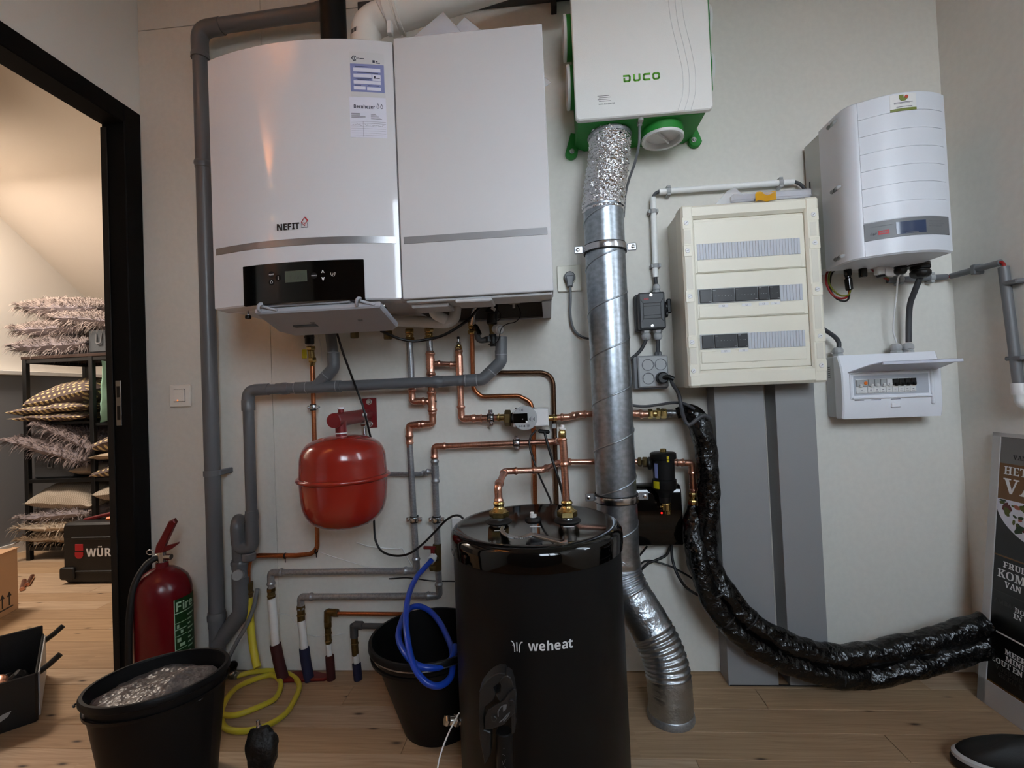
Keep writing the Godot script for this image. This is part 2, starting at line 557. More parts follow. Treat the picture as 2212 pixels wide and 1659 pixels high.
	M.red = mat(Color(0.58, 0.14, 0.095), 0.2); M.red.clearcoat_enabled = true; M.red.clearcoat = 0.5; M.red.clearcoat_roughness = 0.08
	M.red_dark = mat(Color(0.45, 0.09, 0.11), 0.32)
	M.red_ext = mat(Color(0.40, 0.035, 0.075), 0.25)
	M.red_plastic = mat(Color(0.40, 0.03, 0.04), 0.45)
	M.red_sleeve = mat(Color(0.22, 0.03, 0.035), 0.7)
	M.blue_sleeve = mat(Color(0.05, 0.07, 0.20), 0.7)
	M.ext_green = mat(Color(0.04, 0.22, 0.075), 0.4)
	M.blue_hose = mat(Color(0.09, 0.26, 0.70), 0.32)
	M.yellow_hose = mat(Color(0.80, 0.74, 0.20), 0.42)
	M.yellow = mat(Color(0.76, 0.70, 0.06), 0.4)
	M.tape = mat(Color(0.85, 0.62, 0.08, 0.85), 0.25); M.tape.transparency = BaseMaterial3D.TRANSPARENCY_ALPHA
	M.orange = mat(Color(0.85, 0.42, 0.04), 0.4)
	M.wire_red = mat(Color(0.55, 0.06, 0.05), 0.45)
	M.wire_yg = mat(Color(0.42, 0.42, 0.05), 0.45)
	M.white_pipe = mat(Color(0.92, 0.90, 0.87), 0.35)
	M.bag = mat(Color(0.90, 0.90, 0.92, 0.35), 0.12); M.bag.transparency = BaseMaterial3D.TRANSPARENCY_ALPHA
	M.bag_dusty = bumped(mat(Color(0.36, 0.34, 0.335), 0.36, 0, 0.5), crink, 2.2, 0.5)
	M.paper = mat(Color(0.84, 0.84, 0.88), 0.7)
	M.card = bumped(mat(Color(0.72, 0.57, 0.43), 0.75), fine, 3.0, 0.1)
	M.case_black = bumped(mat(Color(0.028, 0.028, 0.03), 0.5), fine, 5.0, 0.3)
	M.crate = bumped(mat(Color(0.03, 0.035, 0.045), 0.5), fine, 5.0, 0.2)
	M.fur_grey = mat(Color(0.55, 0.50, 0.485), 0.8); M.fur_light = mat(Color(0.60, 0.54, 0.51), 0.8); M.fur_dark = mat(Color(0.52, 0.46, 0.45), 0.8); M.fur_cream = mat(Color(0.78, 0.71, 0.62), 0.85); M.fur_brown = mat(Color(0.56, 0.47, 0.37), 0.85)
	M.cushion_back = mat(Color(0.57, 0.53, 0.545), 0.8)
	for k in ["fur_grey", "fur_light", "fur_dark", "fur_cream", "fur_brown"]:
		M[k].rim_enabled = true; M[k].rim = 0.4
	M.dots = mat(Color.WHITE, 0.8); M.dots.albedo_texture = dots_image()
	M.knit = mat(Color.WHITE, 0.85); M.knit.albedo_texture = knit_image()
	M.mint = mat(Color(0.50, 0.64, 0.56), 0.85)
	M.beige_cloth = mat(Color(0.66, 0.59, 0.50), 0.85)
	M.bin = bumped(mat(Color(0.30, 0.315, 0.33), 0.75), fine, 3.0, 0.2)
	M.rack = mat(Color(0.03, 0.03, 0.032), 0.5)
	M.rack_wood = mat(Color(0.20, 0.11, 0.065), 0.5)
	M.shoe = bumped(mat(Color(0.022, 0.023, 0.025), 0.6), fine, 8.0, 0.3)
	M.shoe_white = mat(Color(0.72, 0.72, 0.72), 0.5)
	M.frame_white = mat(Color(0.72, 0.71, 0.70), 0.5)
	M.poster_black = mat(Color(0.035, 0.033, 0.033), 0.35)
	M.poster_grey = mat(Color(0.42, 0.41, 0.40), 0.4)
	M.poster_gold = mat(Color(0.42, 0.265, 0.06), 0.4)
	M.poster_dim = mat(Color(0.20, 0.19, 0.18), 0.5)
	M.leaf = mat(Color(0.10, 0.20, 0.045), 0.5); M.leaf2 = mat(Color(0.30, 0.33, 0.08), 0.5); M.food_red = mat(Color(0.35, 0.06, 0.04), 0.4); M.food_pink = mat(Color(0.62, 0.33, 0.25), 0.4)
	M.glow_red = mat(Color(0.8, 0.05, 0.05)); M.glow_red.emission_enabled = true; M.glow_red.emission = Color(1, 0.08, 0.06); M.glow_red.emission_energy_multiplier = 6.0
	M.glow_amber = mat(Color(0.9, 0.4, 0.1)); M.glow_amber.emission_enabled = true; M.glow_amber.emission = Color(1, 0.45, 0.1); M.glow_amber.emission_energy_multiplier = 2.5
	M.glow_warm = mat(Color(1, 0.85, 0.65)); M.glow_warm.emission_enabled = true; M.glow_warm.emission = Color(1, 0.80, 0.56); M.glow_warm.emission_energy_multiplier = 5.0
	M.glass = mat(Color(0.95, 0.97, 1.0, 0.06), 0.02); M.glass.transparency = BaseMaterial3D.TRANSPARENCY_ALPHA
	M.glass_dark = mat(Color(0.55, 0.58, 0.62, 0.55), 0.05); M.glass_dark.transparency = BaseMaterial3D.TRANSPARENCY_ALPHA


# ---------------------------------------------------------------- pipework
# collar of a press fitting, from p along d
func sleeve(g: Geo, p: Vector3, d: Vector3, r: float, l: float) -> void:
	g.lathe([Vector2(r * 0.98, 0), Vector2(r * 1.1, 0), Vector2(r * 1.1, l * 0.42), Vector2(r * 1.2, l * 0.55), Vector2(r * 1.34, l * 0.68), Vector2(r * 1.34, l * 0.8), Vector2(r * 1.16, l * 0.93), Vector2(r * 1.12, l), Vector2(r * 0.98, l)], along(p, d), 16)


# a run of pipe: straight lengths and an elbow at each corner (fit: press elbows with collars; otherwise the pipe itself is bent)
func run(o: Node3D, pts: Array, r: float, m: Material, rad: float, fit := true, fm: Material = null) -> void:
	if not fit:
		part("pipe", G().tube(bend(pts, rad, 8), r, 14), m, o)
		return
	var e: Material = fm if fm else m
	var cut := [0.0]
	for i in range(1, pts.size() - 1):
		var d1: Vector3 = (pts[i - 1] - pts[i]).normalized(); var d2: Vector3 = (pts[i + 1] - pts[i]).normalized()
		cut.append(minf(rad / tan(acos(clampf(d1.dot(d2), -1, 1)) / 2.0), minf((pts[i - 1] - pts[i]).length(), (pts[i + 1] - pts[i]).length()) * 0.49))
	cut.append(0.0)
	for i in pts.size() - 1:
		var d: Vector3 = (pts[i + 1] - pts[i]).normalized()
		part("pipe", G().tube([pts[i] + d * cut[i], pts[i + 1] - d * cut[i + 1]], r, 14), m, o)
	for i in range(1, pts.size() - 1):
		var d1: Vector3 = (pts[i - 1] - pts[i]).normalized(); var d2: Vector3 = (pts[i + 1] - pts[i]).normalized()
		var g := G()
		g.tube(bend([pts[i] + d1 * (cut[i] + 0.001), pts[i], pts[i] + d2 * (cut[i] + 0.001)], rad, 8), r * 1.1, 14)
		sleeve(g, pts[i] + d1 * cut[i], d1, r, r * 2.1)
		sleeve(g, pts[i] + d2 * cut[i], d2, r, r * 2.1)
		part("elbow", g, e, o)


func coupling(o: Node3D, p: Vector3, d: Vector3, r: float, l: float, m: Material, called := "coupling") -> void:
	var g := G()
	d = d.normalized()
	sleeve(g, p, d, r, l / 2.0)
	sleeve(g, p, -d, r, l / 2.0)
	part(called, g, m, o)


func tee(o: Node3D, c: Vector3, d: Vector3, l: float, b: Vector3, lb: float, r: float, rb: float, m: Material) -> void:
	var g := G()
	d = d.normalized(); b = b.normalized()
	g.tube([c - d * (l / 2 - 2 * r), c + d * (l / 2 - 2 * r)], r * 1.22, 16)
	sleeve(g, c + d * (l / 2 - 2.2 * r), d, r, r * 2.2)
	sleeve(g, c - d * (l / 2 - 2.2 * r), -d, r, r * 2.2)
	g.tube([c, c + b * (lb - 1.8 * rb)], rb * 1.12, 14)
	sleeve(g, c + b * (lb - 1.9 * rb), b, rb, rb * 1.9)
	part("tee", g, m, o)


# socket joint of a plastic drain pipe: a raised ring with a lip
func socket(o: Node3D, p: Vector3, d: Vector3, r: float, l: float, m: Material) -> void:
	part("coupling", G().lathe([Vector2(r * 0.98, -l / 2), Vector2(r * 1.09, -l / 2), Vector2(r * 1.09, -l * 0.12), Vector2(r * 1.19, 0), Vector2(r * 1.19, l * 0.3), Vector2(r * 1.1, l * 0.4), Vector2(r * 1.1, l / 2), Vector2(r * 0.98, l / 2)], along(p, d), 22), m, o)


# brass compression joint: two nuts round a ribbed body
func union(o: Node3D, p: Vector3, d: Vector3, r: float, l: float, m: Material, called := "union_nut") -> void:
	d = d.normalized()
	var g := G()
	g.hexnut(p, p + d * l * 0.34, r * 1.75)
	g.cyl(p + d * l * 0.34, p + d * l * 0.62, r * 1.3, 16)
	g.bead(p + d * l * 0.5, d, r * 1.3, r * 0.3, 1.2)
	g.hexnut(p + d * l * 0.62, p + d * l, r * 1.6)
	part(called, g, m, o)


# rubber lined steel clip that holds a pipe to the wall
func pipe_clip(label: String, p: Vector3, d: Vector3, r: float, side: Vector3) -> void:
	d = d.normalized()
	var o := thing("pipe_clip", label, "pipe clip", Vector3(p.x, p.y - r, 0), "steel clips holding pipes to the wall")
	part("rubber_liner", G().lathe([Vector2(r * 1.0, -0.011), Vector2(r * 1.3, -0.011), Vector2(r * 1.36, -0.009), Vector2(r * 1.36, 0.009), Vector2(r * 1.3, 0.011), Vector2(r * 1.0, 0.011)], along(p, d), 20), M.rubber, o)
	part("band", G().lathe([Vector2(r * 1.3, -0.0075), Vector2(r * 1.48, -0.0075), Vector2(r * 1.52, -0.006), Vector2(r * 1.52, 0.006), Vector2(r * 1.48, 0.0075), Vector2(r * 1.3, 0.0075)], along(p, d), 20), M.chrome, o)
	var B := Basis(d, side, d.cross(side))
	for s in [-1.0, 1.0]:
		var g := G()
		g.box(p + side * r * 1.95 * s, Vector3(0.014, r * 1.1, 0.0085), 0.001, B)
		g.cyl(p + side * r * 2.0 * s + Vector3(0, 0, -0.004), p + side * r * 2.0 * s + Vector3(0, 0, 0.009), 0.0042, 10)
		part("screw", g, M.chrome, o)
	part("stem", G().cyl(Vector3(p.x, p.y, 0), p - Vector3(0, 0, r * 1.3), 0.004, 10), M.steel, o)


# cable with round section along a smooth curve
func cable(o: Node3D, pts: Array, r: float, m: Material, called := "cable") -> MeshInstance3D:
	return part(called, G().tube(curve(pts), r, 8), m, o)


func cable_gland(o: Node3D, p: Vector3, d: Vector3, r: float, l: float, m: Material) -> void:
	var g := G()
	g.hexnut(p, p + d * l * 0.3, r * 1.05)
	g.cyl(p + d * l * 0.3, p + d * l * 0.42, r * 0.86, 16)
	g.lathe([Vector2(r * 0.95, l * 0.42), Vector2(r, l * 0.48), Vector2(r, l * 0.72), Vector2(r * 0.84, l * 0.9), Vector2(r * 0.6, l), Vector2(0, l)], along(p, d), 12, TAU, true)
	part("cable_gland", g, m, o)


func screw_head(o: Node3D, p: Vector3, d: Vector3, r: float, m: Material, slot := true) -> void:
	var g := G().lathe([Vector2(r, 0), Vector2(r, r * 0.3), Vector2(r * 0.85, r * 0.5), Vector2(0, r * 0.55)], along(p, d), 14)
	part("screw", g, m, o)


# ---------------------------------------------------------------- scene
func _ready() -> void:
	rng.seed = 7
	sans = SystemFont.new(); sans.font_names = PackedStringArray(["Droid Sans"])
	bold = SystemFont.new(); bold.font_names = PackedStringArray(["Droid Sans"]); bold.font_weight = 700
	serif = SystemFont.new(); serif.font_names = PackedStringArray(["Droid Serif"]); serif.font_weight = 700

	var cam := Camera3D.new()
	cam.name = "camera"
	cam.fov = 77.1515
	cam.near = 0.02
	cam.transform = Transform3D(Basis(Vector3.UP, 0.07783) * Basis(Vector3.RIGHT, 0.01992) * Basis(Vector3.BACK, -0.04194), Vector3(0, 0.96, 1.6742))
	add_child(cam)
	cam.current = true

	var env := Environment.new()
	env.background_mode = Environment.BG_SKY
	var sky := ProceduralSkyMaterial.new()
	sky.sky_top_color = Color(0.87, 0.935, 1.0); sky.sky_horizon_color = Color(0.945, 0.975, 1.0)
	sky.ground_horizon_color = Color(0.62, 0.62, 0.60); sky.ground_bottom_color = Color(0.40, 0.40, 0.38)
	sky.sky_energy_multiplier = 3.7; sky.ground_energy_multiplier = 1.0
	env.sky = Sky.new()
	env.sky.sky_material = sky
	env.tonemap_mode = Environment.TONE_MAPPER_LINEAR
	env.tonemap_exposure = 1.0
	env.sdfgi_enabled = true; env.ssao_enabled = true; env.ssil_enabled = true
	var we := WorldEnvironment.new()
	we.name = "environment"; we.environment = env
	add_child(we)

	var al := AreaLight3D.new()                      # the ceiling lamp of the storage room
	al.name = "storage_lamp_light"
	al.area_size = Vector2(0.55, 0.55); al.light_energy = 5.0; al.light_color = Color(1.0, 0.95, 0.90); al.shadow_enabled = true; al.area_range = 8.0
	al.transform = Transform3D(Basis(Vector3.RIGHT, -PI / 2), Vector3(-3.4, 2.50, -0.5))
	add_child(al)
	for k in 2:                                      # the wall lamp shines up and down
		var sp := SpotLight3D.new()
		sp.name = "wall_lamp_light_up" if k == 0 else "wall_lamp_light_down"
		sp.light_color = Color(1.0, 0.62, 0.33); sp.light_energy = 2.7 if k == 0 else 0.25; sp.spot_angle = 30; sp.spot_angle_attenuation = 0.35; sp.spot_range = 6; sp.light_size = 0.012; sp.shadow_enabled = true
		sp.transform = Transform3D(Basis(Vector3.RIGHT, PI / 2 if k == 0 else -PI / 2), Vector3(-1.455, 2.012 if k == 0 else 1.862, 1.315))
		add_child(sp)

	make_materials()
	setting()
	boilers()
	ventilation()
	electrics()
	inverter_corner()
	drains()
	copper()
	tank()
	hoses_right()
	floor_things()
	storage_room()


func setting() -> void:
	var XL := -1.487
	var XR := 1.325
	# floor: a dark bed with narrow boards on it; the boards out of sight are one piece
	struct("floor", G().bx(Vector3(-4.0, -0.06, -2.6), Vector3(1.5, -0.013, 3.3), 0), M.gap)
	var fl: MeshInstance3D = get_node("floor")
	var rest := [G(), G(), G()]
	var row := 0
	var z := -2.5
	while z < 3.2:
		var x := -4.0 + fposmod(row * 0.777, 1.3) - 1.3
		while x < 1.45:
			var a := maxf(x, -4.0); var b := minf(x + 1.3, 1.42)
			if b - a > 0.02:
				var seen_ := z < 1.05 and (b > -1.5 or z < 0.75) and not (a > -1.5 and z < -0.1) and z > -1.95
				if z + 0.1 < 0.0 and b > -1.5 and a < -1.5: b = minf(b, -1.5)
				var k := rng.randi() % 3
				var g: Geo = G() if seen_ else rest[k]
				plank(g, a, b, z, rng.randf())
				if seen_:
					part("plank", g, M.planks[k], fl)
			x += 1.3
		z += 0.0995
		row += 1
	for k in 3:
		if rest[k].v.size():
			part("plank_remainder", rest[k], M.planks[k], fl).set_meta("kind", "stuff")

	# back wall: boards on a backing, with open joints
	var wb := struct("wall_back", G().bx(Vector3(-1.567, -0.06, -0.12), Vector3(1.5, 2.9, -0.0125), 0), M.seam)
	var xs := [XL, -1.004, 0.214, XR + 0.03]
	for i in 3:
		part("wall_panel", G().bx(Vector3(xs[i] + 0.0007, 0.003, -0.0125), Vector3(xs[i + 1] - 0.0007, 2.381, 0), 0.0008), M.wall, wb)
		part("wall_panel", G().bx(Vector3(xs[i] + 0.0007, 2.3835, -0.0125), Vector3(xs[i + 1] - 0.0007, 2.75, 0), 0.0008), M.wall, wb)

	# right wall with a window out of the picture, nearer to the camera
	var g := G()
	g.bx(Vector3(XR, -0.06, -0.12), Vector3(XR + 0.2, 1.05, 3.4), 0)
	g.bx(Vector3(XR, 2.4, -0.12), Vector3(XR + 0.2, 2.9, 3.4), 0)
	g.bx(Vector3(XR, 1.05, -0.12), Vector3(XR + 0.2, 2.4, 0.95), 0)
	g.bx(Vector3(XR, 1.05, 1.3), Vector3(XR + 0.2, 2.4, 3.4), 0)
	struct("wall_right", g, M.wall_right)
	window("window_1", Vector3(XR + 0.1, 1.05, 0.95), Vector3(XR + 0.1, 2.4, 1.3))

	# wall behind the camera, with a wide window
	g = G()
	g.bx(Vector3(-1.6, -0.06, 2.7), Vector3(XR + 0.2, 1.4, 2.9), 0)
	g.bx(Vector3(-1.6, 2.6, 2.7), Vector3(XR + 0.2, 2.9, 2.9), 0)
	g.bx(Vector3(-1.6, 1.4, 2.7), Vector3(0.15, 2.6, 2.9), 0)
	g.bx(Vector3(1.22, 1.4, 2.7), Vector3(XR + 0.2, 2.6, 2.9), 0)
	struct("wall_front", g, M.wall_front)
	window("window_2", Vector3(0.15, 1.4, 2.8), Vector3(1.22, 2.6, 2.8))

	# left wall with the doorway
	g = G()
	g.bx(Vector3(-1.567, 2.055, -0.12), Vector3(XL, 3.45, 3.4), 0)
	g.bx(Vector3(-1.567, -0.06, 1.05), Vector3(XL, 2.055, 3.4), 0)
	g.bx(Vector3(-1.567, -0.06, -0.12), Vector3(XL, 2.055, 0.012), 0)
	struct("wall_left", g, M.wall_left)
	# door frame of black steel
	g = G()
	var d := struct("door_1", g.bx(Vector3(-1.572, 0, 0.002), Vector3(-1.483, 2.062, 0.074), 0.003), M.door_black)
	part("jamb", G().bx(Vector3(-1.572, 0, 0.985), Vector3(-1.483, 2.062, 1.057), 0.003), M.door_black, d)
	part("head", G().bx(Vector3(-1.572, 1.992, 0.074), Vector3(-1.483, 2.062, 0.985), 0.003), M.door_black, d)
	part("rebate", G().bx(Vector3(-1.572, 0, 0.074), Vector3(-1.548, 1.98, 0.079), 0.001), M.rubber, d)
	g = G()
	g.bx(Vector3(-1.540, 0.905, 0.0735), Vector3(-1.520, 1.065, 0.0765), 0.0006)
	part("strike_plate", g, M.steel, d)
	g = G()
	part("latch_hole", g.bx(Vector3(-1.536, 1.005, 0.0755), Vector3(-1.524, 1.045, 0.0772), 0.0002), M.black, d)
	part("latch_hole", G().bx(Vector3(-1.536, 0.925, 0.0755), Vector3(-1.524, 0.975, 0.0772), 0.0002), M.black, d)

	struct("ceiling", G().bx(Vector3(-1.6, 2.75, -0.12), Vector3(XR + 0.2, 2.9, 3.4), 0), M.ceiling)

	# storage room beyond the doorway
	g = G()
	g.bx(Vector3(-3.98, -0.06, -2.6), Vector3(-3.80, 3.45, 3.4), 0)
	struct("wall_storage_left", g, M.far_wall)
	struct("wall_storage_back", G().bx(Vector3(-4.0, -0.06, -2.62), Vector3(-1.5, 3.45, -2.42), 0), M.far_wall)
	struct("wall_storage_front", G().bx(Vector3(-4.0, -0.06, 3.2), Vector3(-1.56, 3.45, 3.4), 0), M.far_wall)
	struct("wall_storage_right", G().bx(Vector3(-1.7, -0.06, -2.6), Vector3(-1.56, 3.45, -0.12), 0), M.far_wall)
	struct("ceiling_storage", G().bx(Vector3(-4.0, 3.30, -0.11), Vector3(-1.56, 3.45, 3.4), 0), M.far_slope)
	g = G()
	g.q(Vector3(-3.99, 3.305, -0.105), Vector3(-1.56, 3.305, -0.105), Vector3(-1.56, 1.60, -2.42), Vector3(-3.99, 1.60, -2.42), Vector3(0, -1, 1))
	g.q(Vector3(-3.99, 3.405, -0.105), Vector3(-1.56, 3.405, -0.105), Vector3(-1.56, 1.70, -2.42), Vector3(-3.99, 1.70, -2.42), Vector3(0, 1, -1))
	struct("ceiling_slope", g, M.far_slope)
	struct("trim_1", G().bx(Vector3(-3.80, 0, -2.42), Vector3(-3.745, 1.235, 0.9), 0.002), M.far_grey)
	struct("trim_2", G().bx(Vector3(-3.80, 1.235, -2.42), Vector3(-3.70, 1.265, 0.9), 0.003), M.white_trim)
	struct("trim_3", G().bx(Vector3(-3.745, 0, -2.42), Vector3(-1.7, 1.18, -2.38), 0.002), M.far_grey)
	struct("baseboard_left", G().bx(Vector3(-3.745, -0.012, -2.38), Vector3(-3.73, 0.07, 0.9), 0.002), M.white_trim)
	struct("baseboard_back", G().bx(Vector3(-3.745, -0.012, -2.38), Vector3(-1.7, 0.07, -2.365), 0.002), M.white_trim)
	struct("baseboard_column", G().bx(Vector3(0.53, 0.0, 0.07), Vector3(0.84, 0.004, 0.0765), 0.001), M.gap)

	# the lamp seen as a reflection in the left boiler
	var o := thing("wall_lamp", "dark up and down wall lamp on the left wall by the doorway, lit warm", "lamp", Vector3(-1.437, 1.87, 1.315))
	part("housing", G().prism(PackedVector2Array([Vector2(-0.05, 0), Vector2(0.05, 0), Vector2(0.05, 0.115), Vector2(0, 0.135), Vector2(-0.05, 0.115)]), -0.045, 0.04, Transform3D(Basis(Vector3.UP, PI / 2), Vector3(-1.437, 1.868, 1.315)), 0.003), M.black, o)
	part("bulb", G().cyl(Vector3(-1.455, 2.002, 1.315), Vector3(-1.455, 2.022, 1.315), 0.018, 14), M.glow_warm, o)
	part("bulb", G().cyl(Vector3(-1.455, 1.852, 1.315), Vector3(-1.455, 1.869, 1.315), 0.018, 14), M.glow_warm, o)
	o = thing("ceiling_lamp", "square warm ceiling lamp in the storage room beyond the doorway", "lamp", Vector3(-3.4, 2.52, -0.5))
	part("frame", G().box(Vector3(-3.4, 2.575, -0.5), Vector3(0.62, 0.08, 0.62), 0.005), M.white, o)
	part("rod", G().cyl(Vector3(-3.4, 2.61, -0.5), Vector3(-3.4, 3.04, -0.5), 0.008, 10), M.white, o)
	part("diffuser", G().box(Vector3(-3.4, 2.535, -0.5), Vector3(0.56, 0.02, 0.56), 0.004), M.glow_warm, o)


func plank(g: Geo, a: float, b: float, z: float, s: float) -> void:
	var w := 0.0985
	var e := 0.0008
	var y := rng.randf() * 0.0003
	var u0 := s * 7.0; var u1 := u0 + (b - a) / 1.5
	var v0 := floorf(s * 9.0) / 9.0; var v1 := v0 + 0.85
	g.q(Vector3(a + e, y, z + e), Vector3(b - e, y, z + e), Vector3(b - e, y, z + w - e), Vector3(a + e, y, z + w - e), Vector3.UP, [Vector2(u0, v0), Vector2(u1, v0), Vector2(u1, v1), Vector2(u0, v1)])
	g.q(Vector3(a + e, y, z + w - e), Vector3(b - e, y, z + w - e), Vector3(b, y - 0.0015, z + w), Vector3(a, y - 0.0015, z + w), Vector3(0, 1, 1))
	g.q(Vector3(a, y - 0.0015, z + w), Vector3(b, y - 0.0015, z + w), Vector3(b, -0.013, z + w), Vector3(a, -0.013, z + w), Vector3(0, 0, 1))
	g.q(Vector3(a + e, y, z + e), Vector3(b - e, y, z + e), Vector3(b, y - 0.0015, z), Vector3(a, y - 0.0015, z), Vector3(0, 1, -1))
	g.q(Vector3(a, y - 0.0015, z), Vector3(b, y - 0.0015, z), Vector3(b, -0.013, z), Vector3(a, -0.013, z), Vector3(0, 0, -1))
	for s2 in [-1.0, 1.0]:
		var x := b if s2 > 0 else a
		g.q(Vector3(x - e * s2, y, z + e), Vector3(x - e * s2, y, z + w - e), Vector3(x, -0.013, z + w), Vector3(x, -0.013, z), Vector3(s2, 0.2, 0))


func window(called: String, a: Vector3, b: Vector3) -> void:
	var along_z := absf(a.x - b.x) < 0.01
	var g := G()
	var t := Vector3(0.03, 0, 0) if along_z else Vector3(0, 0, 0.03)
	var f := 0.05
	var side := Vector3(0, 0, f) if along_z else Vector3(f, 0, 0)
	g.bx(a - t, Vector3(b.x, a.y + f, b.z) + t, 0.003)
	g.bx(Vector3(a.x, b.y - f, a.z) - t, b + t, 0.003)
	g.bx(a - t, Vector3(a.x, b.y, a.z) + side + t, 0.003)
	g.bx(Vector3(b.x, a.y, b.z) - side - t, b + t, 0.003)
	var m := (a + b) / 2.0
	g.bx(Vector3(m.x, a.y, m.z) - side * 0.6 - t, Vector3(m.x, b.y, m.z) + side * 0.6 + t, 0.003)
	var w := struct(called, g, M.white_trim)
	var h := Vector3(0.004, 0, 0) if along_z else Vector3(0, 0, 0.004)
	part("pane", G().bx(a + Vector3(0, f, 0) + side - h, Vector3(m.x, b.y - f, m.z) - side * 0.6 + h, 0.0), M.glass, w)
	part("pane", G().bx(Vector3(m.x, a.y + f, m.z) + side * 0.6 - h, b - Vector3(0, f, 0) - side + h, 0.0), M.glass, w)


# front of the left boiler bulges
func bz(x: float) -> float:
	return 0.395 + 0.042 * (1.0 - pow((x + 0.659) / 0.268, 2.0))


func bx_at(x: float, y: float, off := 0.0) -> Transform3D:
	var turn := atan2(2.0 * 0.042 * (x + 0.659) / (0.268 * 0.268), 1.0)
	return at(Vector3(x, y, bz(x) + off), turn)


# a curved slab lying on the bulging front
func on_front(g: Geo, x0: float, x1: float, y0: float, y1: float, o0: float, o1: float, bev := 0.0) -> void:
	var p := PackedVector2Array()
	for i in 17: p.append(Vector2(lerpf(x0, x1, i / 16.0), bz(lerpf(x0, x1, i / 16.0)) + o1))
	for i in 17: p.append(Vector2(lerpf(x1, x0, i / 16.0), bz(lerpf(x1, x0, i / 16.0)) + o0))
	g.prism(p, y0, y1, Transform3D(Basis(Vector3.RIGHT, Vector3.BACK, Vector3.UP), Vector3.ZERO), bev, 0.7)


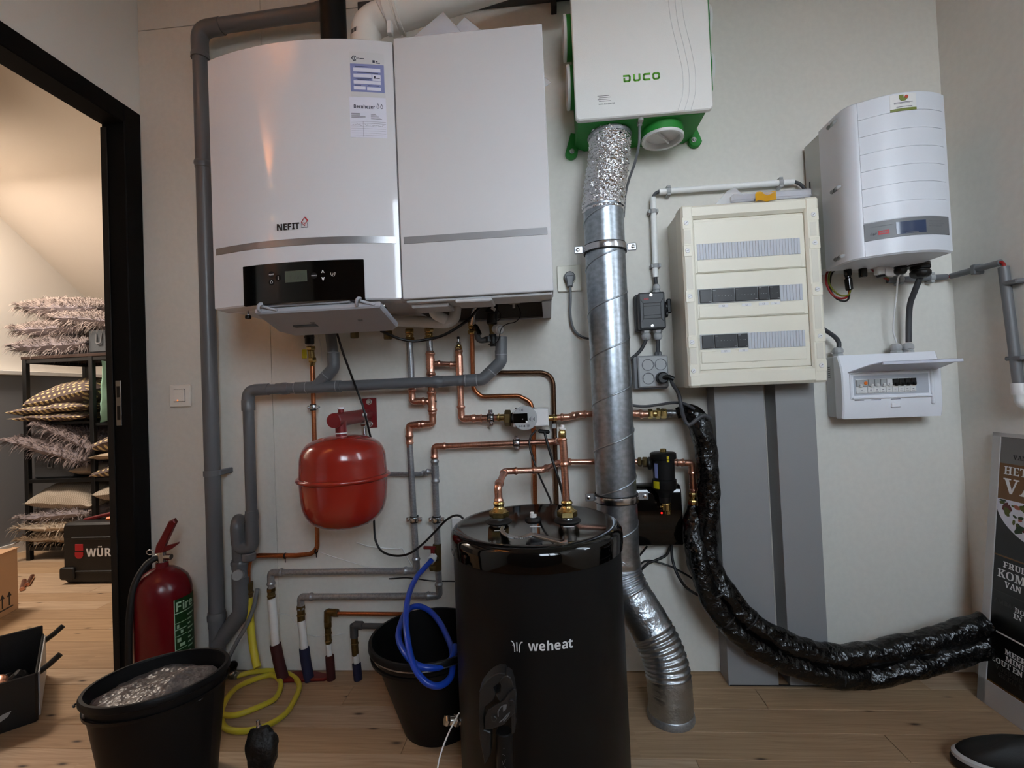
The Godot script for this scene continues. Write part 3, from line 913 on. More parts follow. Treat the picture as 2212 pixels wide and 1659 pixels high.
func boilers() -> void:
	var L := -0.927; var R := -0.3915; var B := 1.229; var T := 1.943
	var o := thing("boiler", "white wall hung boiler with bulging front and black control panel, left of two", "boiler", Vector3(-0.66, B, 0))
	var g := G()
	on_front(g, L, R, B, T, -0.06, 0.0, 0.004)
	var front := part("front_cover", g, M.boiler, o)
	g = G().bx(Vector3(L + 0.006, B + 0.02, 0.0), Vector3(R - 0.005, T - 0.012, 0.345), 0.004)
	part("casing", g, M.boiler_side, o)
	part("base_plate", G().bx(Vector3(L + 0.008, B + 0.004, 0.005), Vector3(R - 0.004, B + 0.02, 0.37), 0.003), M.boiler_under, o)
	g = G(); on_front(g, -0.916, -0.4, 1.3815, 1.4005, -0.001, 0.0012, 0.0004)
	part("trim_strip", g, M.strip, o, "brushed silver strip")
	g = G(); on_front(g, -0.822, -0.4835, 1.2285, 1.3375, -0.004, 0.0032, 0.001)
	var cp := part("control_panel", g, M.panel_black, o, "glossy black control panel")
	g = G(); on_front(g, -0.694, -0.633, 1.2825, 1.313, 0.003, 0.0038)
	part("display", g, M.lcd, cp)
	g = G()
	lettering(g, "1.00", 0.034, bx_at(-0.665, 1.294, 0.0039), 0.0002, sans)
	part("display_digits", g, M.lcd_mark, cp)
	g = G()
	lettering(g, "reset", 0.0135, bx_at(-0.734, 1.308, 0.0034), 0.0003, sans)
	lettering(g, "i", 0.0022, bx_at(-0.714, 1.297, 0.0034), 0.0003, bold, 0.0095)
	lettering(g, "menu", 0.0135, bx_at(-0.614, 1.297, 0.0034), 0.0003, sans)
	lettering(g, "^", 0.0085, bx_at(-0.59, 1.307, 0.0034), 0.0003, bold)
	lettering(g, "v", 0.0085, bx_at(-0.59, 1.287, 0.0034), 0.0003, bold)
	# stethoscope and chimney sweep marks
	var X := bx_at(-0.564, 1.298, 0.0036)
	g.tube([X * Vector3(-0.005, 0.005, 0), X * Vector3(-0.005, 0.0, 0), X * Vector3(-0.002, -0.004, 0), X * Vector3(0.001, 0.0, 0), X * Vector3(0.001, 0.004, 0)], 0.0005, 6)
	g.tube([X * Vector3(-0.002, -0.004, 0), X * Vector3(0.003, -0.005, 0), X * Vector3(0.006, 0.0, 0), X * Vector3(0.006, 0.003, 0)], 0.0005, 6)
	g.ball(X * Vector3(0.006, 0.004, 0), Vector3(0.0012, 0.0012, 0.0006), 8)
	X = bx_at(-0.734, 1.287, 0.0036)
	g.tube([X * Vector3(-0.003, -0.003, 0), X * Vector3(-0.003, 0.001, 0), X * Vector3(0.0, 0.005, 0), X * Vector3(0.003, 0.001, 0), X * Vector3(0.003, -0.003, 0), X * Vector3(-0.003, -0.003, 0)], 0.0006, 6)
	part("symbols", g, M.print_white, cp, "white button symbols")
	for p in [Vector3(-0.734, 1.308, 0.43), Vector3(-0.714, 1.297, 0.43), Vector3(-0.734, 1.287, 0.43), Vector3(-0.614, 1.297, 0.43)]:
		part("button", G().prism(circle(0.0085, 18), 0, 0.0005, bx_at(p.x, p.y, 0.0028)), M.black_satin, cp)
	# lettering and house mark
	g = G()
	lettering(g, "NEFIT", 0.0625, bx_at(-0.682, 1.434, 0.0), 0.0025, bold, 0.017)
	part("lettering", g, M.print_dark, o, "raised black lettering")
	X = bx_at(-0.636, 1.442, 0.0012)
	g = G()
	g.tube([X * Vector3(-0.009, -0.002, 0), X * Vector3(-0.009, -0.013, 0), X * Vector3(0.008, -0.013, 0), X * Vector3(0.008, -0.001, 0)], 0.0007, 6)
	part("house_mark", g, M.print_navy, o)
	g = G()
	g.tube([X * Vector3(-0.009, 0.0, 0), X * Vector3(0.001, 0.015, 0), X * Vector3(0.009, 0.004, 0), X * Vector3(0.002, -0.002, 0), X * Vector3(-0.009, 0.0, 0), X * Vector3(0.001, -0.009, 0), X * Vector3(0.001, -0.002, 0)], 0.0009, 6)
	g.tube([X * Vector3(0.002, 0.014, 0), X * Vector3(0.0085, 0.0045, 0)], 0.0018, 6)
	part("house_mark", g, M.print_red, o, "red roof of the house mark")
	stickers(o)
	# flap hanging open under the panel
	var B3 := Basis(Vector3.RIGHT, 0.30)
	g = G()
	g.prism(PackedVector2Array([Vector2(-0.165, 0.0), Vector2(0.185, 0.0), Vector2(0.188, -0.14), Vector2(0.165, -0.165), Vector2(-0.14, -0.165), Vector2(-0.17, -0.125)]), -0.009, 0.009, Transform3D(Basis(Vector3.RIGHT, Vector3(0, 0.27, 1).normalized(), Vector3(0, -1, 0.27).normalized()), Vector3(-0.625, 1.214, 0.425)), 0.004)
	var fl := part("panel_flap", g, M.boiler_grey, o, "grey plastic flap hanging open")
	for x in [-0.777, -0.505]:
		g = G()
		var c: Array = []
		for i in 15:
			var a := lerpf(-2.6, 1.9, i / 14.0)
			c.append(Vector3(x + 0.012 * i / 14.0, 1.222 + 0.009 * sin(a), 0.432 + 0.011 * cos(a)))
		g.tube(c, 0.0042, 8)
		g.tube([Vector3(x + 0.012, 1.224, 0.43), Vector3(x + 0.05, 1.212, 0.425)], 0.004, 8)
		part("hinge", g, M.boiler_grey, fl)
	part("catch", G().bx(Vector3(-0.73, 1.178, 0.315), Vector3(-0.66, 1.1865, 0.345), 0.001), M.grey_dark, fl)
	for x in [-0.665, -0.525]:
		part("screw", G().cyl(Vector3(x, 1.19, 0.355), Vector3(x, 1.186, 0.357), 0.008, 12), M.grey, fl)
	part("slot_cover", G().bx(Vector3(-0.775, 1.2225, 0.36), Vector3(-0.525, 1.228, 0.425), 0.001), M.boiler_grey, o)
	for p in [Vector3(-0.853, 1.212, 0.36), Vector3(-0.453, 1.214, 0.36)]:
		var kn := part("knob", G().cyl(Vector3(p.x, p.y - 0.006, p.z), Vector3(p.x, p.y + 0.004, p.z), 0.0085, 14, 0.002), M.black, o)
		part("knob_stem", G().cyl(Vector3(p.x, p.y - 0.004, p.z), Vector3(p.x, B + 0.01, p.z), 0.0035, 10), M.chrome, kn)

	# the right cabinet: store of hot water, flat front
	L = -0.3875; R = 0.0215; B = 1.2285; T = 1.949
	o = thing("storage_cabinet", "tall flat white cabinet right of the boiler with one grey strip", "boiler", Vector3(-0.183, 1.215, 0))
	part("front_cover", G().prism(rrect(R - L, T - B, 0.003, 2, (L + R) / 2, (T + B) / 2), 0.30, 0.397, Transform3D.IDENTITY, 0.002), M.boiler_flat, o)
	part("casing", G().bx(Vector3(L + 0.004, 1.32, 0.0), Vector3(R - 0.006, T - 0.012, 0.32), 0.003), M.boiler_side, o)
	part("trim_strip", G().bx(Vector3(-0.3785, 1.379, 0.3965), Vector3(0.0115, 1.398, 0.3982), 0.0004), M.strip_flat, o, "flat grey strip")
	g = G()
	g.bx(Vector3(R - 0.009, 1.216, 0.0), Vector3(R - 0.006, 1.33, 0.31), 0.001)
	g.bx(Vector3(L + 0.004, 1.216, 0.0), Vector3(L + 0.008, 1.33, 0.31), 0.001)
	g.bx(Vector3(-0.012, 1.216, 0.0), Vector3(R - 0.006, 1.219, 0.31), 0.001)
	g.bx(Vector3(L + 0.004, 1.216, 0.0), Vector3(-0.012, 1.219, 0.022), 0.001)
	part("skirt", g, M.boiler_grey, o)
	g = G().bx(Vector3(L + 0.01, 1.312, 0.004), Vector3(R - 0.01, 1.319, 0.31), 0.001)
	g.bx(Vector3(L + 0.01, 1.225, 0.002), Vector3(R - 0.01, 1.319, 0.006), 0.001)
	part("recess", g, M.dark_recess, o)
	g = G()
	g.bx(Vector3(L + 0.006, 1.2205, 0.29), Vector3(R - 0.004, 1.228, 0.385), 0.002)
	g.bx(Vector3(-0.245, 1.212, 0.30), Vector3(-0.145, 1.222, 0.392), 0.003)
	g.bx(Vector3(-0.375, 1.210, 0.27), Vector3(-0.27, 1.222, 0.36), 0.003)
	part("drip_rail", g, M.boiler_under, o)
	g = G()
	g.cyl(Vector3(-0.172, 1.264, 0.12), Vector3(-0.179, 1.189, 0.12), 0.017, 16, 0.002)
	g.cyl(Vector3(-0.174, 1.237, 0.12), Vector3(-0.177, 1.222, 0.12), 0.023, 16, 0.002)
	part("siphon", g, M.black, o)
	g = G().cyl(Vector3(-0.101, 1.267, 0.16), Vector3(-0.102, 1.244, 0.16), 0.02, 16, 0.002)
	part("test_point", g, M.brass_dull, o)
	part("test_point_tag", G().box(Vector3(-0.102, 1.237, 0.16), Vector3(0.008, 0.014, 0.006), 0.001), M.white, o)
	g = G().tube(bend([Vector3(-0.204, 1.262, 0.14), Vector3(-0.232, 1.237, 0.14), Vector3(-0.245, 1.194, 0.11)], 0.03), 0.0075, 12)
	part("connection_pipe", g, M.chrome, o)

	# white insulated pipes crossing below the cabinets
	g = G().tube(bend([Vector3(-0.346, 1.25, 0.22), Vector3(-0.346, 1.215, 0.22), Vector3(-0.314, 1.199, 0.2)], 0.03), 0.0165, 16)
	solo("insulated_pipe", g, M.white_dull, "short white insulated pipe bend under the storage cabinet", "pipe")
	g = G().tube(bend([Vector3(-0.523, 1.214, 0.16), Vector3(-0.319, 1.195, 0.16), Vector3(-0.293, 1.207, 0.16), Vector3(-0.285, 1.263, 0.16)], 0.035), 0.0185, 16)
	solo("insulated_pipe", g, M.white_dull, "long white insulated pipe running level under both boiler cabinets", "pipe")
	g = G().box(Vector3(-0.451, 1.239, 0.2), Vector3(0.05, 0.004, 0.06), 0.001, Basis(Vector3.UP, 0.5) * Basis(Vector3.FORWARD, 0.15))
	solo("orange_tag", g, M.orange, "orange paper tag under the joint of the two boiler cabinets", "tag")

	# black flue and white air pipe above
	o = thing("flue_pipe", "black vertical flue pipe on top of the left boiler", "flue", Vector3(-0.64, 1.932, 0.2))
	part("pipe", G().cyl(Vector3(-0.640, 1.932, 0.2), Vector3(-0.640, 2.749, 0.2), 0.040, 28), M.black_satin, o)
	part("collar", G().lathe([Vector2(0.04, 0), Vector2(0.047, 0.002), Vector2(0.047, 0.05), Vector2(0.04, 0.052)], along(Vector3(-0.640, 1.932, 0.2), Vector3.UP), 28), M.black, o)
	o = thing("air_pipe", "white elbow and sloping white pipe above the boilers", "pipe", Vector3(-0.535, 1.932, 0.2))
	var e0 := Vector3(-0.535, 1.932, 0.2)
	var e1 := Vector3(-0.535, 2.158, 0.2)
	var e2 := Vector3(0.9, 2.46, 0.2)
	var dd := (e2 - e1).normalized()
	part("elbow", G().tube(bend([e0, e1, e1 + dd * 0.1], 0.075, 12), 0.0475, 28), M.white_pipe, o)
	part("pipe", G().tube([e1 + dd * 0.085, e2], 0.0525, 28), M.white_pipe, o)
	part("collar", G().lathe([Vector2(0.05, 0), Vector2(0.058, 0.001), Vector2(0.058, 0.024), Vector2(0.0555, 0.026), Vector2(0.0555, 0.032), Vector2(0.062, 0.033), Vector2(0.062, 0.041), Vector2(0.05, 0.042)], along(e1 + dd * 0.072, dd), 30), M.white_pipe, o)
	g = G().lathe([Vector2(0.049, 0), Vector2(0.0505, 0.001), Vector2(0.0505, 0.024), Vector2(0.049, 0.025)], along(e1 + dd * 0.058 + Vector3(0.004, -0.003, 0), dd + Vector3(0, 0.25, 0)), 30)
	g.bx(Vector3(-0.452, 2.085, 0.225), Vector3(-0.437, 2.125, 0.245), 0.002)
	part("clamp", g, M.white, o)
	g = G()
	var lx := [0.0, 0.0022, 0.005, 0.0066, 0.0098, 0.0125, 0.0142, 0.0172]
	for i in lx.size():
		var x: float = -0.567 + lx[i] * 1.2
		g.box(Vector3(x, 2.108, 0.2 + sqrt(maxf(0.0478 * 0.0478 - pow(x + 0.535, 2), 0))), Vector3(0.0011 + 0.0007 * (i % 3), 0.013, 0.0006), 0.0001)
	part("barcode", g, M.print_dark, o)

	# papers in clear bags behind the top of the cabinet
	var c := Vector3(-0.277, 2.017, 0.31)
	o = thing("document_bag", "clear bag with folded papers on top of the storage cabinet, nearer the boiler", "bag", Vector3(c.x, 1.945, 0.31), "papers in clear bags on the cabinet")
	part("paper", G().box(c + Vector3(0.012, -0.012, -0.004), Vector3(0.085, 0.10, 0.004), 0.0008, Basis(Vector3.BACK, 0.62) * Basis(Vector3.RIGHT, -0.1)), M.paper, o)
	part("bag", G().box(c + Vector3(0.0, -0.02, 0.0), Vector3(0.125, 0.125, 0.007), 0.002, Basis(Vector3.BACK, 0.62) * Basis(Vector3.RIGHT, -0.1)), M.bag, o)
	g = G()
	for i in 4: g.box(c + Vector3(-0.002 + 0.013 * (i % 2), 0.01 - i * 0.012, -0.0015), Vector3(0.03, 0.003, 0.0006), 0.0001, Basis(Vector3.BACK, 0.62) * Basis(Vector3.RIGHT, -0.1))
	part("print", g, M.print_grey, o)
	c = Vector3(-0.205, 2.044, 0.28)
	o = thing("document_bag", "clear bag with folded papers on top of the storage cabinet, nearer its middle", "bag", Vector3(c.x, 1.945, 0.28), "papers in clear bags on the cabinet")
	part("paper", G().box(c + Vector3(0.003, -0.02, -0.004), Vector3(0.075, 0.08, 0.004), 0.0008, Basis(Vector3.BACK, 0.75) * Basis(Vector3.RIGHT, -0.12)), M.paper, o)
	part("bag", G().box(c + Vector3(0.0, -0.03, 0.0), Vector3(0.10, 0.105, 0.007), 0.002, Basis(Vector3.BACK, 0.75) * Basis(Vector3.RIGHT, -0.12)), M.bag, o)
	c = Vector3(0.035, 1.925, 0.18)
	g = G().prism(PackedVector2Array([Vector2(-0.06, 0.03), Vector2(-0.01, 0.02), Vector2(0.012, 0.0), Vector2(-0.012, -0.014), Vector2(-0.06, -0.012)]), 0, 0.003, Transform3D(Basis.IDENTITY, Vector3(c.x, c.y, 0.18)), 0.0008)
	solo("plastic_corner", g, M.bag, "corner of a clear plastic bag sticking out beside the storage cabinet", "bag")
	# dark rail along the top of the wall
	g = G().bx(Vector3(-0.62, 2.325, 0.0), Vector3(0.2, 2.37, 0.04), 0.002)
	o = thing("rail", "dark steel rail high on the wall above the storage cabinet", "rail", Vector3(-0.2, 2.29, 0))
	part("bar", g, M.grey_dark, o)
	part("hanger", G().bx(Vector3(0.061, 2.336, 0) - Vector3(0, 0, 0), Vector3(0.081, 2.281, 0.04), 0.002), M.black, o)


func stickers(o: Node3D) -> void:
	# upper sticker: white with a blue form
	var x0 := -0.502; var x1 := -0.4135
	var g := G(); on_front(g, x0, x1, 1.783, 1.905, -0.0005, 0.0003)
	var s := part("sticker", g, M.boiler_flat, o, "upper sticker with a blue form")
	g = G(); on_front(g, x0 + 0.001, x1 - 0.001, 1.795, 1.872, 0.0001, 0.0006)
	part("form", g, M.label_blue, s)
	var w := G()
	on_front(w, x0 + 0.009, x1 - 0.01, 1.851, 1.861, 0.0004, 0.0008)
	on_front(w, x0 + 0.009, x1 - 0.033, 1.835, 1.844, 0.0004, 0.0008)
	on_front(w, x1 - 0.031, x1 - 0.01, 1.827, 1.844, 0.0004, 0.0008)
	on_front(w, x0 + 0.009, x1 - 0.01, 1.817, 1.826, 0.0004, 0.0008)
	on_front(w, x0 + 0.009, x0 + 0.039, 1.801, 1.810, 0.0004, 0.0008)
	on_front(w, x0 + 0.043, x1 - 0.01, 1.800, 1.809, 0.0004, 0.0008)
	part("field", w, M.label_white, s)
	g = G()
	for l in [[0.03, 1.8645, 0.034], [0.045, 1.848, 0.055], [0.034, 1.8315, 0.04], [0.034, 1.829, 0.03], [0.02, 1.813, 0.016], [0.06, 1.813, 0.028]]:
		on_front(g, x0 + l[0] - l[2] / 2.0, x0 + l[0] + l[2] / 2.0, l[1] - 0.0006, l[1] + 0.0006, 0.0004, 0.0009)
	var X := bx_at(x0 + 0.012, 1.887, 0.0006)
	g.tube([X * Vector3(0.005, 0.005, 0), X * Vector3(-0.002, 0.006, 0), X * Vector3(-0.006, 0.0, 0), X * Vector3(-0.002, -0.006, 0), X * Vector3(0.005, -0.005, 0)], 0.0013, 6)
	g.ball(X * Vector3(0.001, 0.0, 0), Vector3(0.0016, 0.0016, 0.0006), 8)
	lettering(g, "CO", 0.007, bx_at(x0 + 0.021, 1.887, 0.0004), 0.0004, bold)
	on_front(g, x0 + 0.026, x0 + 0.038, 1.8855, 1.8875, 0.0002, 0.0006)
	on_front(g, x0 + 0.059, x0 + 0.065, 1.877, 1.884, 0.0002, 0.0006)
	on_front(g, x0 + 0.068, x0 + 0.072, 1.879, 1.882, 0.0002, 0.0006)
	on_front(g, x0 + 0.067, x0 + 0.078, 1.8755, 1.877, 0.0002, 0.0006)
	on_front(g, x1 - 0.027, x1 - 0.023, 1.833, 1.84, 0.0007, 0.0011)
	on_front(g, x1 - 0.022, x1 - 0.012, 1.8335, 1.8355, 0.0007, 0.0011)
	part("print", g, M.print_navy, s)
	# lower sticker
	g = G(); on_front(g, x0 - 0.004, x1 + 0.001, 1.67, 1.781, -0.0005, 0.0003)
	s = part("sticker", g, M.label_white, o, "lower sticker with a maintenance list")
	g = G()
	lettering(g, "Bernhezer", 0.055, bx_at(x0 + 0.034, 1.7545, 0.0004), 0.0004, bold, 0.0105)
	for k in 2:
		X = bx_at(x0 + 0.069 + k * 0.0095, 1.757, 0.0006)
		g.tube([X * Vector3(0, 0.008 - k * 0.002, 0), X * Vector3(-0.003, 0.0, 0), X * Vector3(-0.0028, -0.004, 0), X * Vector3(0, -0.006, 0), X * Vector3(0.0028, -0.004, 0), X * Vector3(0.0026, 0.0, 0), X * Vector3(0, 0.008 - k * 0.002, 0)], 0.0006, 6)
	part("print", g, M.print_navy, s)
	g = G()
	for i in 5:
		on_front(g, x0 + 0.0, x0 + 0.022 + 0.014 * float(i > 2), 1.735 - i * 0.0028, 1.7362 - i * 0.0028, 0.0002, 0.0006)
		on_front(g, x0 + 0.05, x0 + 0.062 + 0.004 * i, 1.7335 - i * 0.003, 1.7345 - i * 0.003, 0.0002, 0.0006)
	on_front(g, x0 - 0.001, x1 - 0.001, 1.7135, 1.714, 0.0002, 0.0006)
	on_front(g, x0 - 0.001, x1 - 0.001, 1.7085, 1.709, 0.0002, 0.0006)
	on_front(g, x0 + 0.0295, x0 + 0.0301, 1.672, 1.714, 0.0002, 0.0006)
	for i in 5: on_front(g, x0 - 0.001, x1 - 0.001, 1.7005 - i * 0.0062, 1.7008 - i * 0.0062, 0.0002, 0.0005)
	var r := RandomNumberGenerator.new(); r.seed = 3
	for seg in [[0.002, 0.026, 1.704], [0.034, 0.05, 1.7045], [0.053, 0.083, 1.7035]]:
		var pts := []
		for i in 12:
			pts.append(bx_at(x0 + lerpf(seg[0], seg[1], i / 11.0), seg[2] + r.randf_range(-0.0028, 0.0028), 0.0005) * Vector3.ZERO)
		g.tube(pts, 0.00035, 5)
	part("print", g, M.print_grey, s)


func ventilation() -> void:
	var o := thing("ventilation_unit", "green ventilation unit with a white front cover high on the wall", "ventilation unit", Vector3(0.32, 1.785, 0))
	var g := G()
	g.prism(PackedVector2Array([Vector2(0.125, 1.80), Vector2(0.155, 1.787), Vector2(0.49, 1.787), Vector2(0.515, 1.80), Vector2(0.535, 1.86), Vector2(0.535, 2.22), Vector2(0.125, 2.22)]), 0.0, 0.185, Transform3D.IDENTITY, 0.006)
	# feet with screws
	for s in [[0.11, 1.783, -1.0], [0.527, 1.79, 1.0]]:
		var p := PackedVector2Array()
		for i in 13:
			var a: float = lerpf(-PI * 0.95, 0.25, i / 12.0)
			p.append(Vector2(s[0] + 0.022 * cos(a), s[1] + 0.022 * sin(a)))
		p.append(Vector2(s[0] + 0.05, 1.84)); p.append(Vector2(s[0] + 0.0, 1.85))
		if s[2] > 0:
			p = PackedVector2Array()
			for i in 13:
				var a: float = lerpf(-PI - 0.25, -0.05 * PI, i / 12.0)
				p.append(Vector2(s[0] + 0.022 * cos(a), s[1] + 0.022 * sin(a)))
			p.append(Vector2(s[0] + 0.0, 1.85)); p.append(Vector2(s[0] - 0.05, 1.84))
		g.prism(p, 0.0, 0.018, Transform3D.IDENTITY, 0.002)
	var body := part("body", g, M.green, o, "green foam body")
	for s in [Vector3(0.112, 1.785, 0.018), Vector3(0.521, 1.791, 0.018)]:
		g = G().cyl(s, s + Vector3(0, 0, 0.003), 0.009, 18, 0.001)
		g.hexnut(s, s + Vector3(0, 0, 0.008), 0.005)
		part("screw", g, M.chrome, body)
	# spigots
	var ports := [[Vector3(0.125, 2.12, 0.098), Vector3.LEFT, 0.026], [Vector3(0.125, 1.955, 0.098), Vector3.LEFT, 0.022], [Vector3(0.535, 2.105, 0.098), Vector3.RIGHT, 0.012], [Vector3(0.535, 1.95, 0.098), Vector3.RIGHT, 0.012], [Vector3(0.396, 1.789, 0.105), Vector3.DOWN, 0.043], [Vector3(0.228, 1.80, 0.105), Vector3.DOWN, 0.022]]
	for i in ports.size():
		var p: Array = ports[i]
		var c: Vector3 = p[0]
		if i == 4: c.y = 1.80
		var d: Vector3 = p[1]
		var e: Vector3 = c + d * p[2]
		var sp := part("spigot", G().lathe([Vector2(0.067, -0.02), Vector2(0.064, p[2]), Vector2(0.056, p[2])], along(c, d), 32), M.green, o)
		if i < 5:
			g = G().lathe([Vector2(0.0, 0.0 if i < 4 else -0.012), Vector2(0.052, 0.0 if i < 4 else -0.012), Vector2(0.056, 0.004), Vector2(0.0645, 0.005), Vector2(0.066, 0.002), Vector2(0.066, -0.004), Vector2(0.062, -0.006)], along(e, d), 32)
			if i == 4:
				g.box(e + Vector3(0, 0.006, 0), Vector3(0.09, 0.012, 0.007), 0.002, Basis(Vector3.UP, 0.9))
			part("cap", g, M.white, o)
		else:
			part("ring", G().lathe([Vector2(0.068, -0.006), Vector2(0.071, 0.0), Vector2(0.068, 0.008)], along(e, d), 32), M.galv, sp)
	# white cover
	var x0 := 0.1155; var x1 := 0.526; var y0 := 1.7885; var y1 := 2.22
	g = G().prism(rrect(x1 - x0, y1 - y0, 0.014, 6, (x0 + x1) / 2, (y0 + y1) / 2), 0.18, 0.2, Transform3D.IDENTITY, 0.003)
	var cover := part("cover", g, M.duco, o, "white front cover")
	g = G()
	for k in 3:
		var dx := 0.0195 * k
		g.tube(curve([Vector3(0.408 + dx, 2.215, 0.2), Vector3(0.413 + dx, 2.08, 0.2), Vector3(0.430 + dx, 1.98, 0.2), Vector3(0.441 + dx * 0.95, 1.91, 0.2), Vector3(0.438 + dx * 0.95, 1.84, 0.2), Vector3(0.421 + dx, 1.7905, 0.2)], 0.02), 0.0011, 6)
	part("groove", g, M.white_dull, cover)
	# logo of square letters
	g = G()
	var X := Transform3D(Basis.IDENTITY, Vector3(0.319, 1.904, 0.2))
	var W := 0.0225; var H := 0.0225; var t := 0.0058
	for k in 4:
		var cx := -0.0435 + k * 0.029
		var w := W / 2; var h := H / 2
		# centre line of each letter, drawn as a flat band
		var ln: Array = []
		var arc := func(x: float, y: float, a0: float, a1: float) -> void:
			for i in 6: ln.append(Vector2(x, y) + Vector2(cos(lerpf(a0, a1, i / 5.0)), sin(lerpf(a0, a1, i / 5.0))) * 0.004)
		var m := t / 2; var r := 0.004
		if k == 0:
			ln.append(Vector2(-w, h - m)); arc.call(w - m - r, h - m - r, PI / 2, 0); arc.call(w - m - r, -h + m + r, 0, -PI / 2); ln.append(Vector2(-w + m, -h + m)); ln.append(Vector2(-w + m, 0.002))
		elif k == 1:
			ln.append(Vector2(-w + m, h)); arc.call(-w + m + r, -h + m + r, PI, PI * 1.5); arc.call(w - m - r, -h + m + r, -PI / 2, 0); ln.append(Vector2(w - m, h))
		elif k == 2:
			ln.append(Vector2(w, h - m)); arc.call(-w + m + r, h - m - r, PI / 2, PI); arc.call(-w + m + r, -h + m + r, PI, PI * 1.5); ln.append(Vector2(w, -h + m))
		else:
			arc.call(w - m - r, h - m - r, 0, PI / 2); arc.call(-w + m + r, h - m - r, PI / 2, PI); arc.call(-w + m + r, -h + m + r, PI, PI * 1.5); arc.call(w - m - r, -h + m + r, PI * 1.5, TAU); ln.append(ln[0])
		for i in ln.size() - 1:
			var d: Vector2 = ln[i + 1] - ln[i]
			if d.length() < 1e-5: continue
			var nn := Vector2(-d.y, d.x).normalized() * m
			var e := d.normalized() * 0.0005
			g.prism(PackedVector2Array([ln[i] - e - nn + Vector2(cx, 0), ln[i + 1] + e - nn + Vector2(cx, 0), ln[i + 1] + e + nn + Vector2(cx, 0), ln[i] - e + nn + Vector2(cx, 0)]), 0.0, 0.0005, X)
	part("logo", g, M.logo_green, cover, "green lettering")
	g = G()
	lettering(g, "www.duco.eu/gb", 0.049, Transform3D(Basis.IDENTITY, Vector3(0.211, 1.832, 0.2)), 0.0003, sans)
	for i in 4:
		g.box(Vector3(0.202 + 0.004 * (i % 2), 1.8575 - i * 0.0055, 0.2), Vector3(0.036, 0.0012, 0.0006), 0.0001)
	part("small_print", g, M.print_dark, cover)
	g = G()
	g.cyl(Vector3(0.314, 1.786, 0.185), Vector3(0.313, 1.776, 0.187), 0.008, 14)
	g.cyl(Vector3(0.313, 1.783, 0.17), Vector3(0.313, 1.772, 0.17), 0.0075, 14)
	part("cable_entry", g, M.grey_light, o)
	# thin grey cable hanging from it
	var cg := G().tube(curve([Vector3(0.313, 1.777, 0.17), Vector3(0.309, 1.719, 0.165), Vector3(0.299, 1.674, 0.14), Vector3(0.284, 1.634, 0.1), Vector3(0.277, 1.598, 0.06), Vector3(0.274, 1.539, 0.03)]), 0.0042, 10)
	solo("ventilation_cable", cg, M.grey, "grey cable hanging from the green ventilation unit beside the foil hose", "cable")

	# foil hose between the unit and the duct
	o = thing("foil_hose", "crinkled silver foil hose between the green unit and the spiral duct", "duct", Vector3(0.195, 1.525, 0.14))
	var r2 := RandomNumberGenerator.new(); r2.seed = 12
	var fn := FastNoiseLite.new(); fn.seed = 4; fn.frequency = 62.0; fn.fractal_octaves = 2
	var cl := curve([Vector3(0.228, 1.782, 0.107), Vector3(0.226, 1.74, 0.11), Vector3(0.217, 1.68, 0.118), Vector3(0.202, 1.60, 0.13), Vector3(0.193, 1.53, 0.14)], 0.003)
	g = G().tube(cl, func(l: float, a: float) -> float: return 0.0635 + 0.0022 * sin(l * TAU / 0.0125 + a) + 0.007 * fn.get_noise_3d(cos(a) * 0.06, l, sin(a) * 0.06), 72, false)
	part("hose", g, M.foil, o)
	g = G()
	for k in [0.0, 0.012]:
		g.bead(Vector3(0.228, 1.777 - k, 0.107), Vector3.UP, 0.065, 0.004, 1.06)
	part("band", g, M.foil, o)
	g = G()
	for k in [0.0, 0.014, 0.028]:
		g.bead(Vector3(0.193, 1.553 - k, 0.138), Vector3.UP, 0.0645, 0.005, 1.04)
	part("band", g, M.foil, o)

	# spiral duct
	o = thing("spiral_duct", "tall galvanised spiral duct with a bent foot standing on the floor", "duct", Vector3(0.29, 0, 0.24))
	var ax := [Vector3(0.193, 1.535, 0.14), Vector3(0.193, 0.43, 0.14)]
	part("tube", G().cyl(ax[0], ax[1], 0.0625, 40, 0.001), M.duct, o)
	g = G()
	var pts := []
	var turns := 7.6
	for i in 301:
		var f := i / 300.0
		var a: float = f * turns * TAU + 1.0
		pts.append(Vector3(0.193 + 0.0625 * cos(a), lerpf(1.532, 0.44, f), 0.14 + 0.0625 * sin(a)))
	g.tube(pts, 0.0027, 8)
	part("seam", g, M.duct, o)
	# bent flexible foot
	var path := curve([Vector3(0.193, 0.44, 0.14), Vector3(0.195, 0.39, 0.142), Vector3(0.215, 0.335, 0.155), Vector3(0.25, 0.275, 0.175), Vector3(0.285, 0.21, 0.197), Vector3(0.305, 0.15, 0.212), Vector3(0.31, 0.09, 0.222), Vector3(0.31, 0.004, 0.225)], 0.003)
	g = G().tube(path, func(l: float, a: float) -> float:
		var w := 0.0
		if l > 0.03 and l < 0.115: w = 1.0
		elif l > 0.235 and l < 0.36: w = 0.8
		return 0.0632 + w * 0.0028 * sin(l * TAU / 0.0155 + sin(a * 2.0) * 0.6) + (0.0012 * maxf(0.0, sin(l * 140.0 + a)) if w == 0.0 else 0.0), 40, false)
	part("flexible_bend", g, M.flexalu, o)
	part("end_rim", G().lathe([Vector2(0.060, 0.0), Vector2(0.0665, 0.0), Vector2(0.0675, 0.004), Vector2(0.0655, 0.02), Vector2(0.0635, 0.022)], along(Vector3(0.31, 0.0, 0.225), Vector3.UP), 36), M.galv, o)
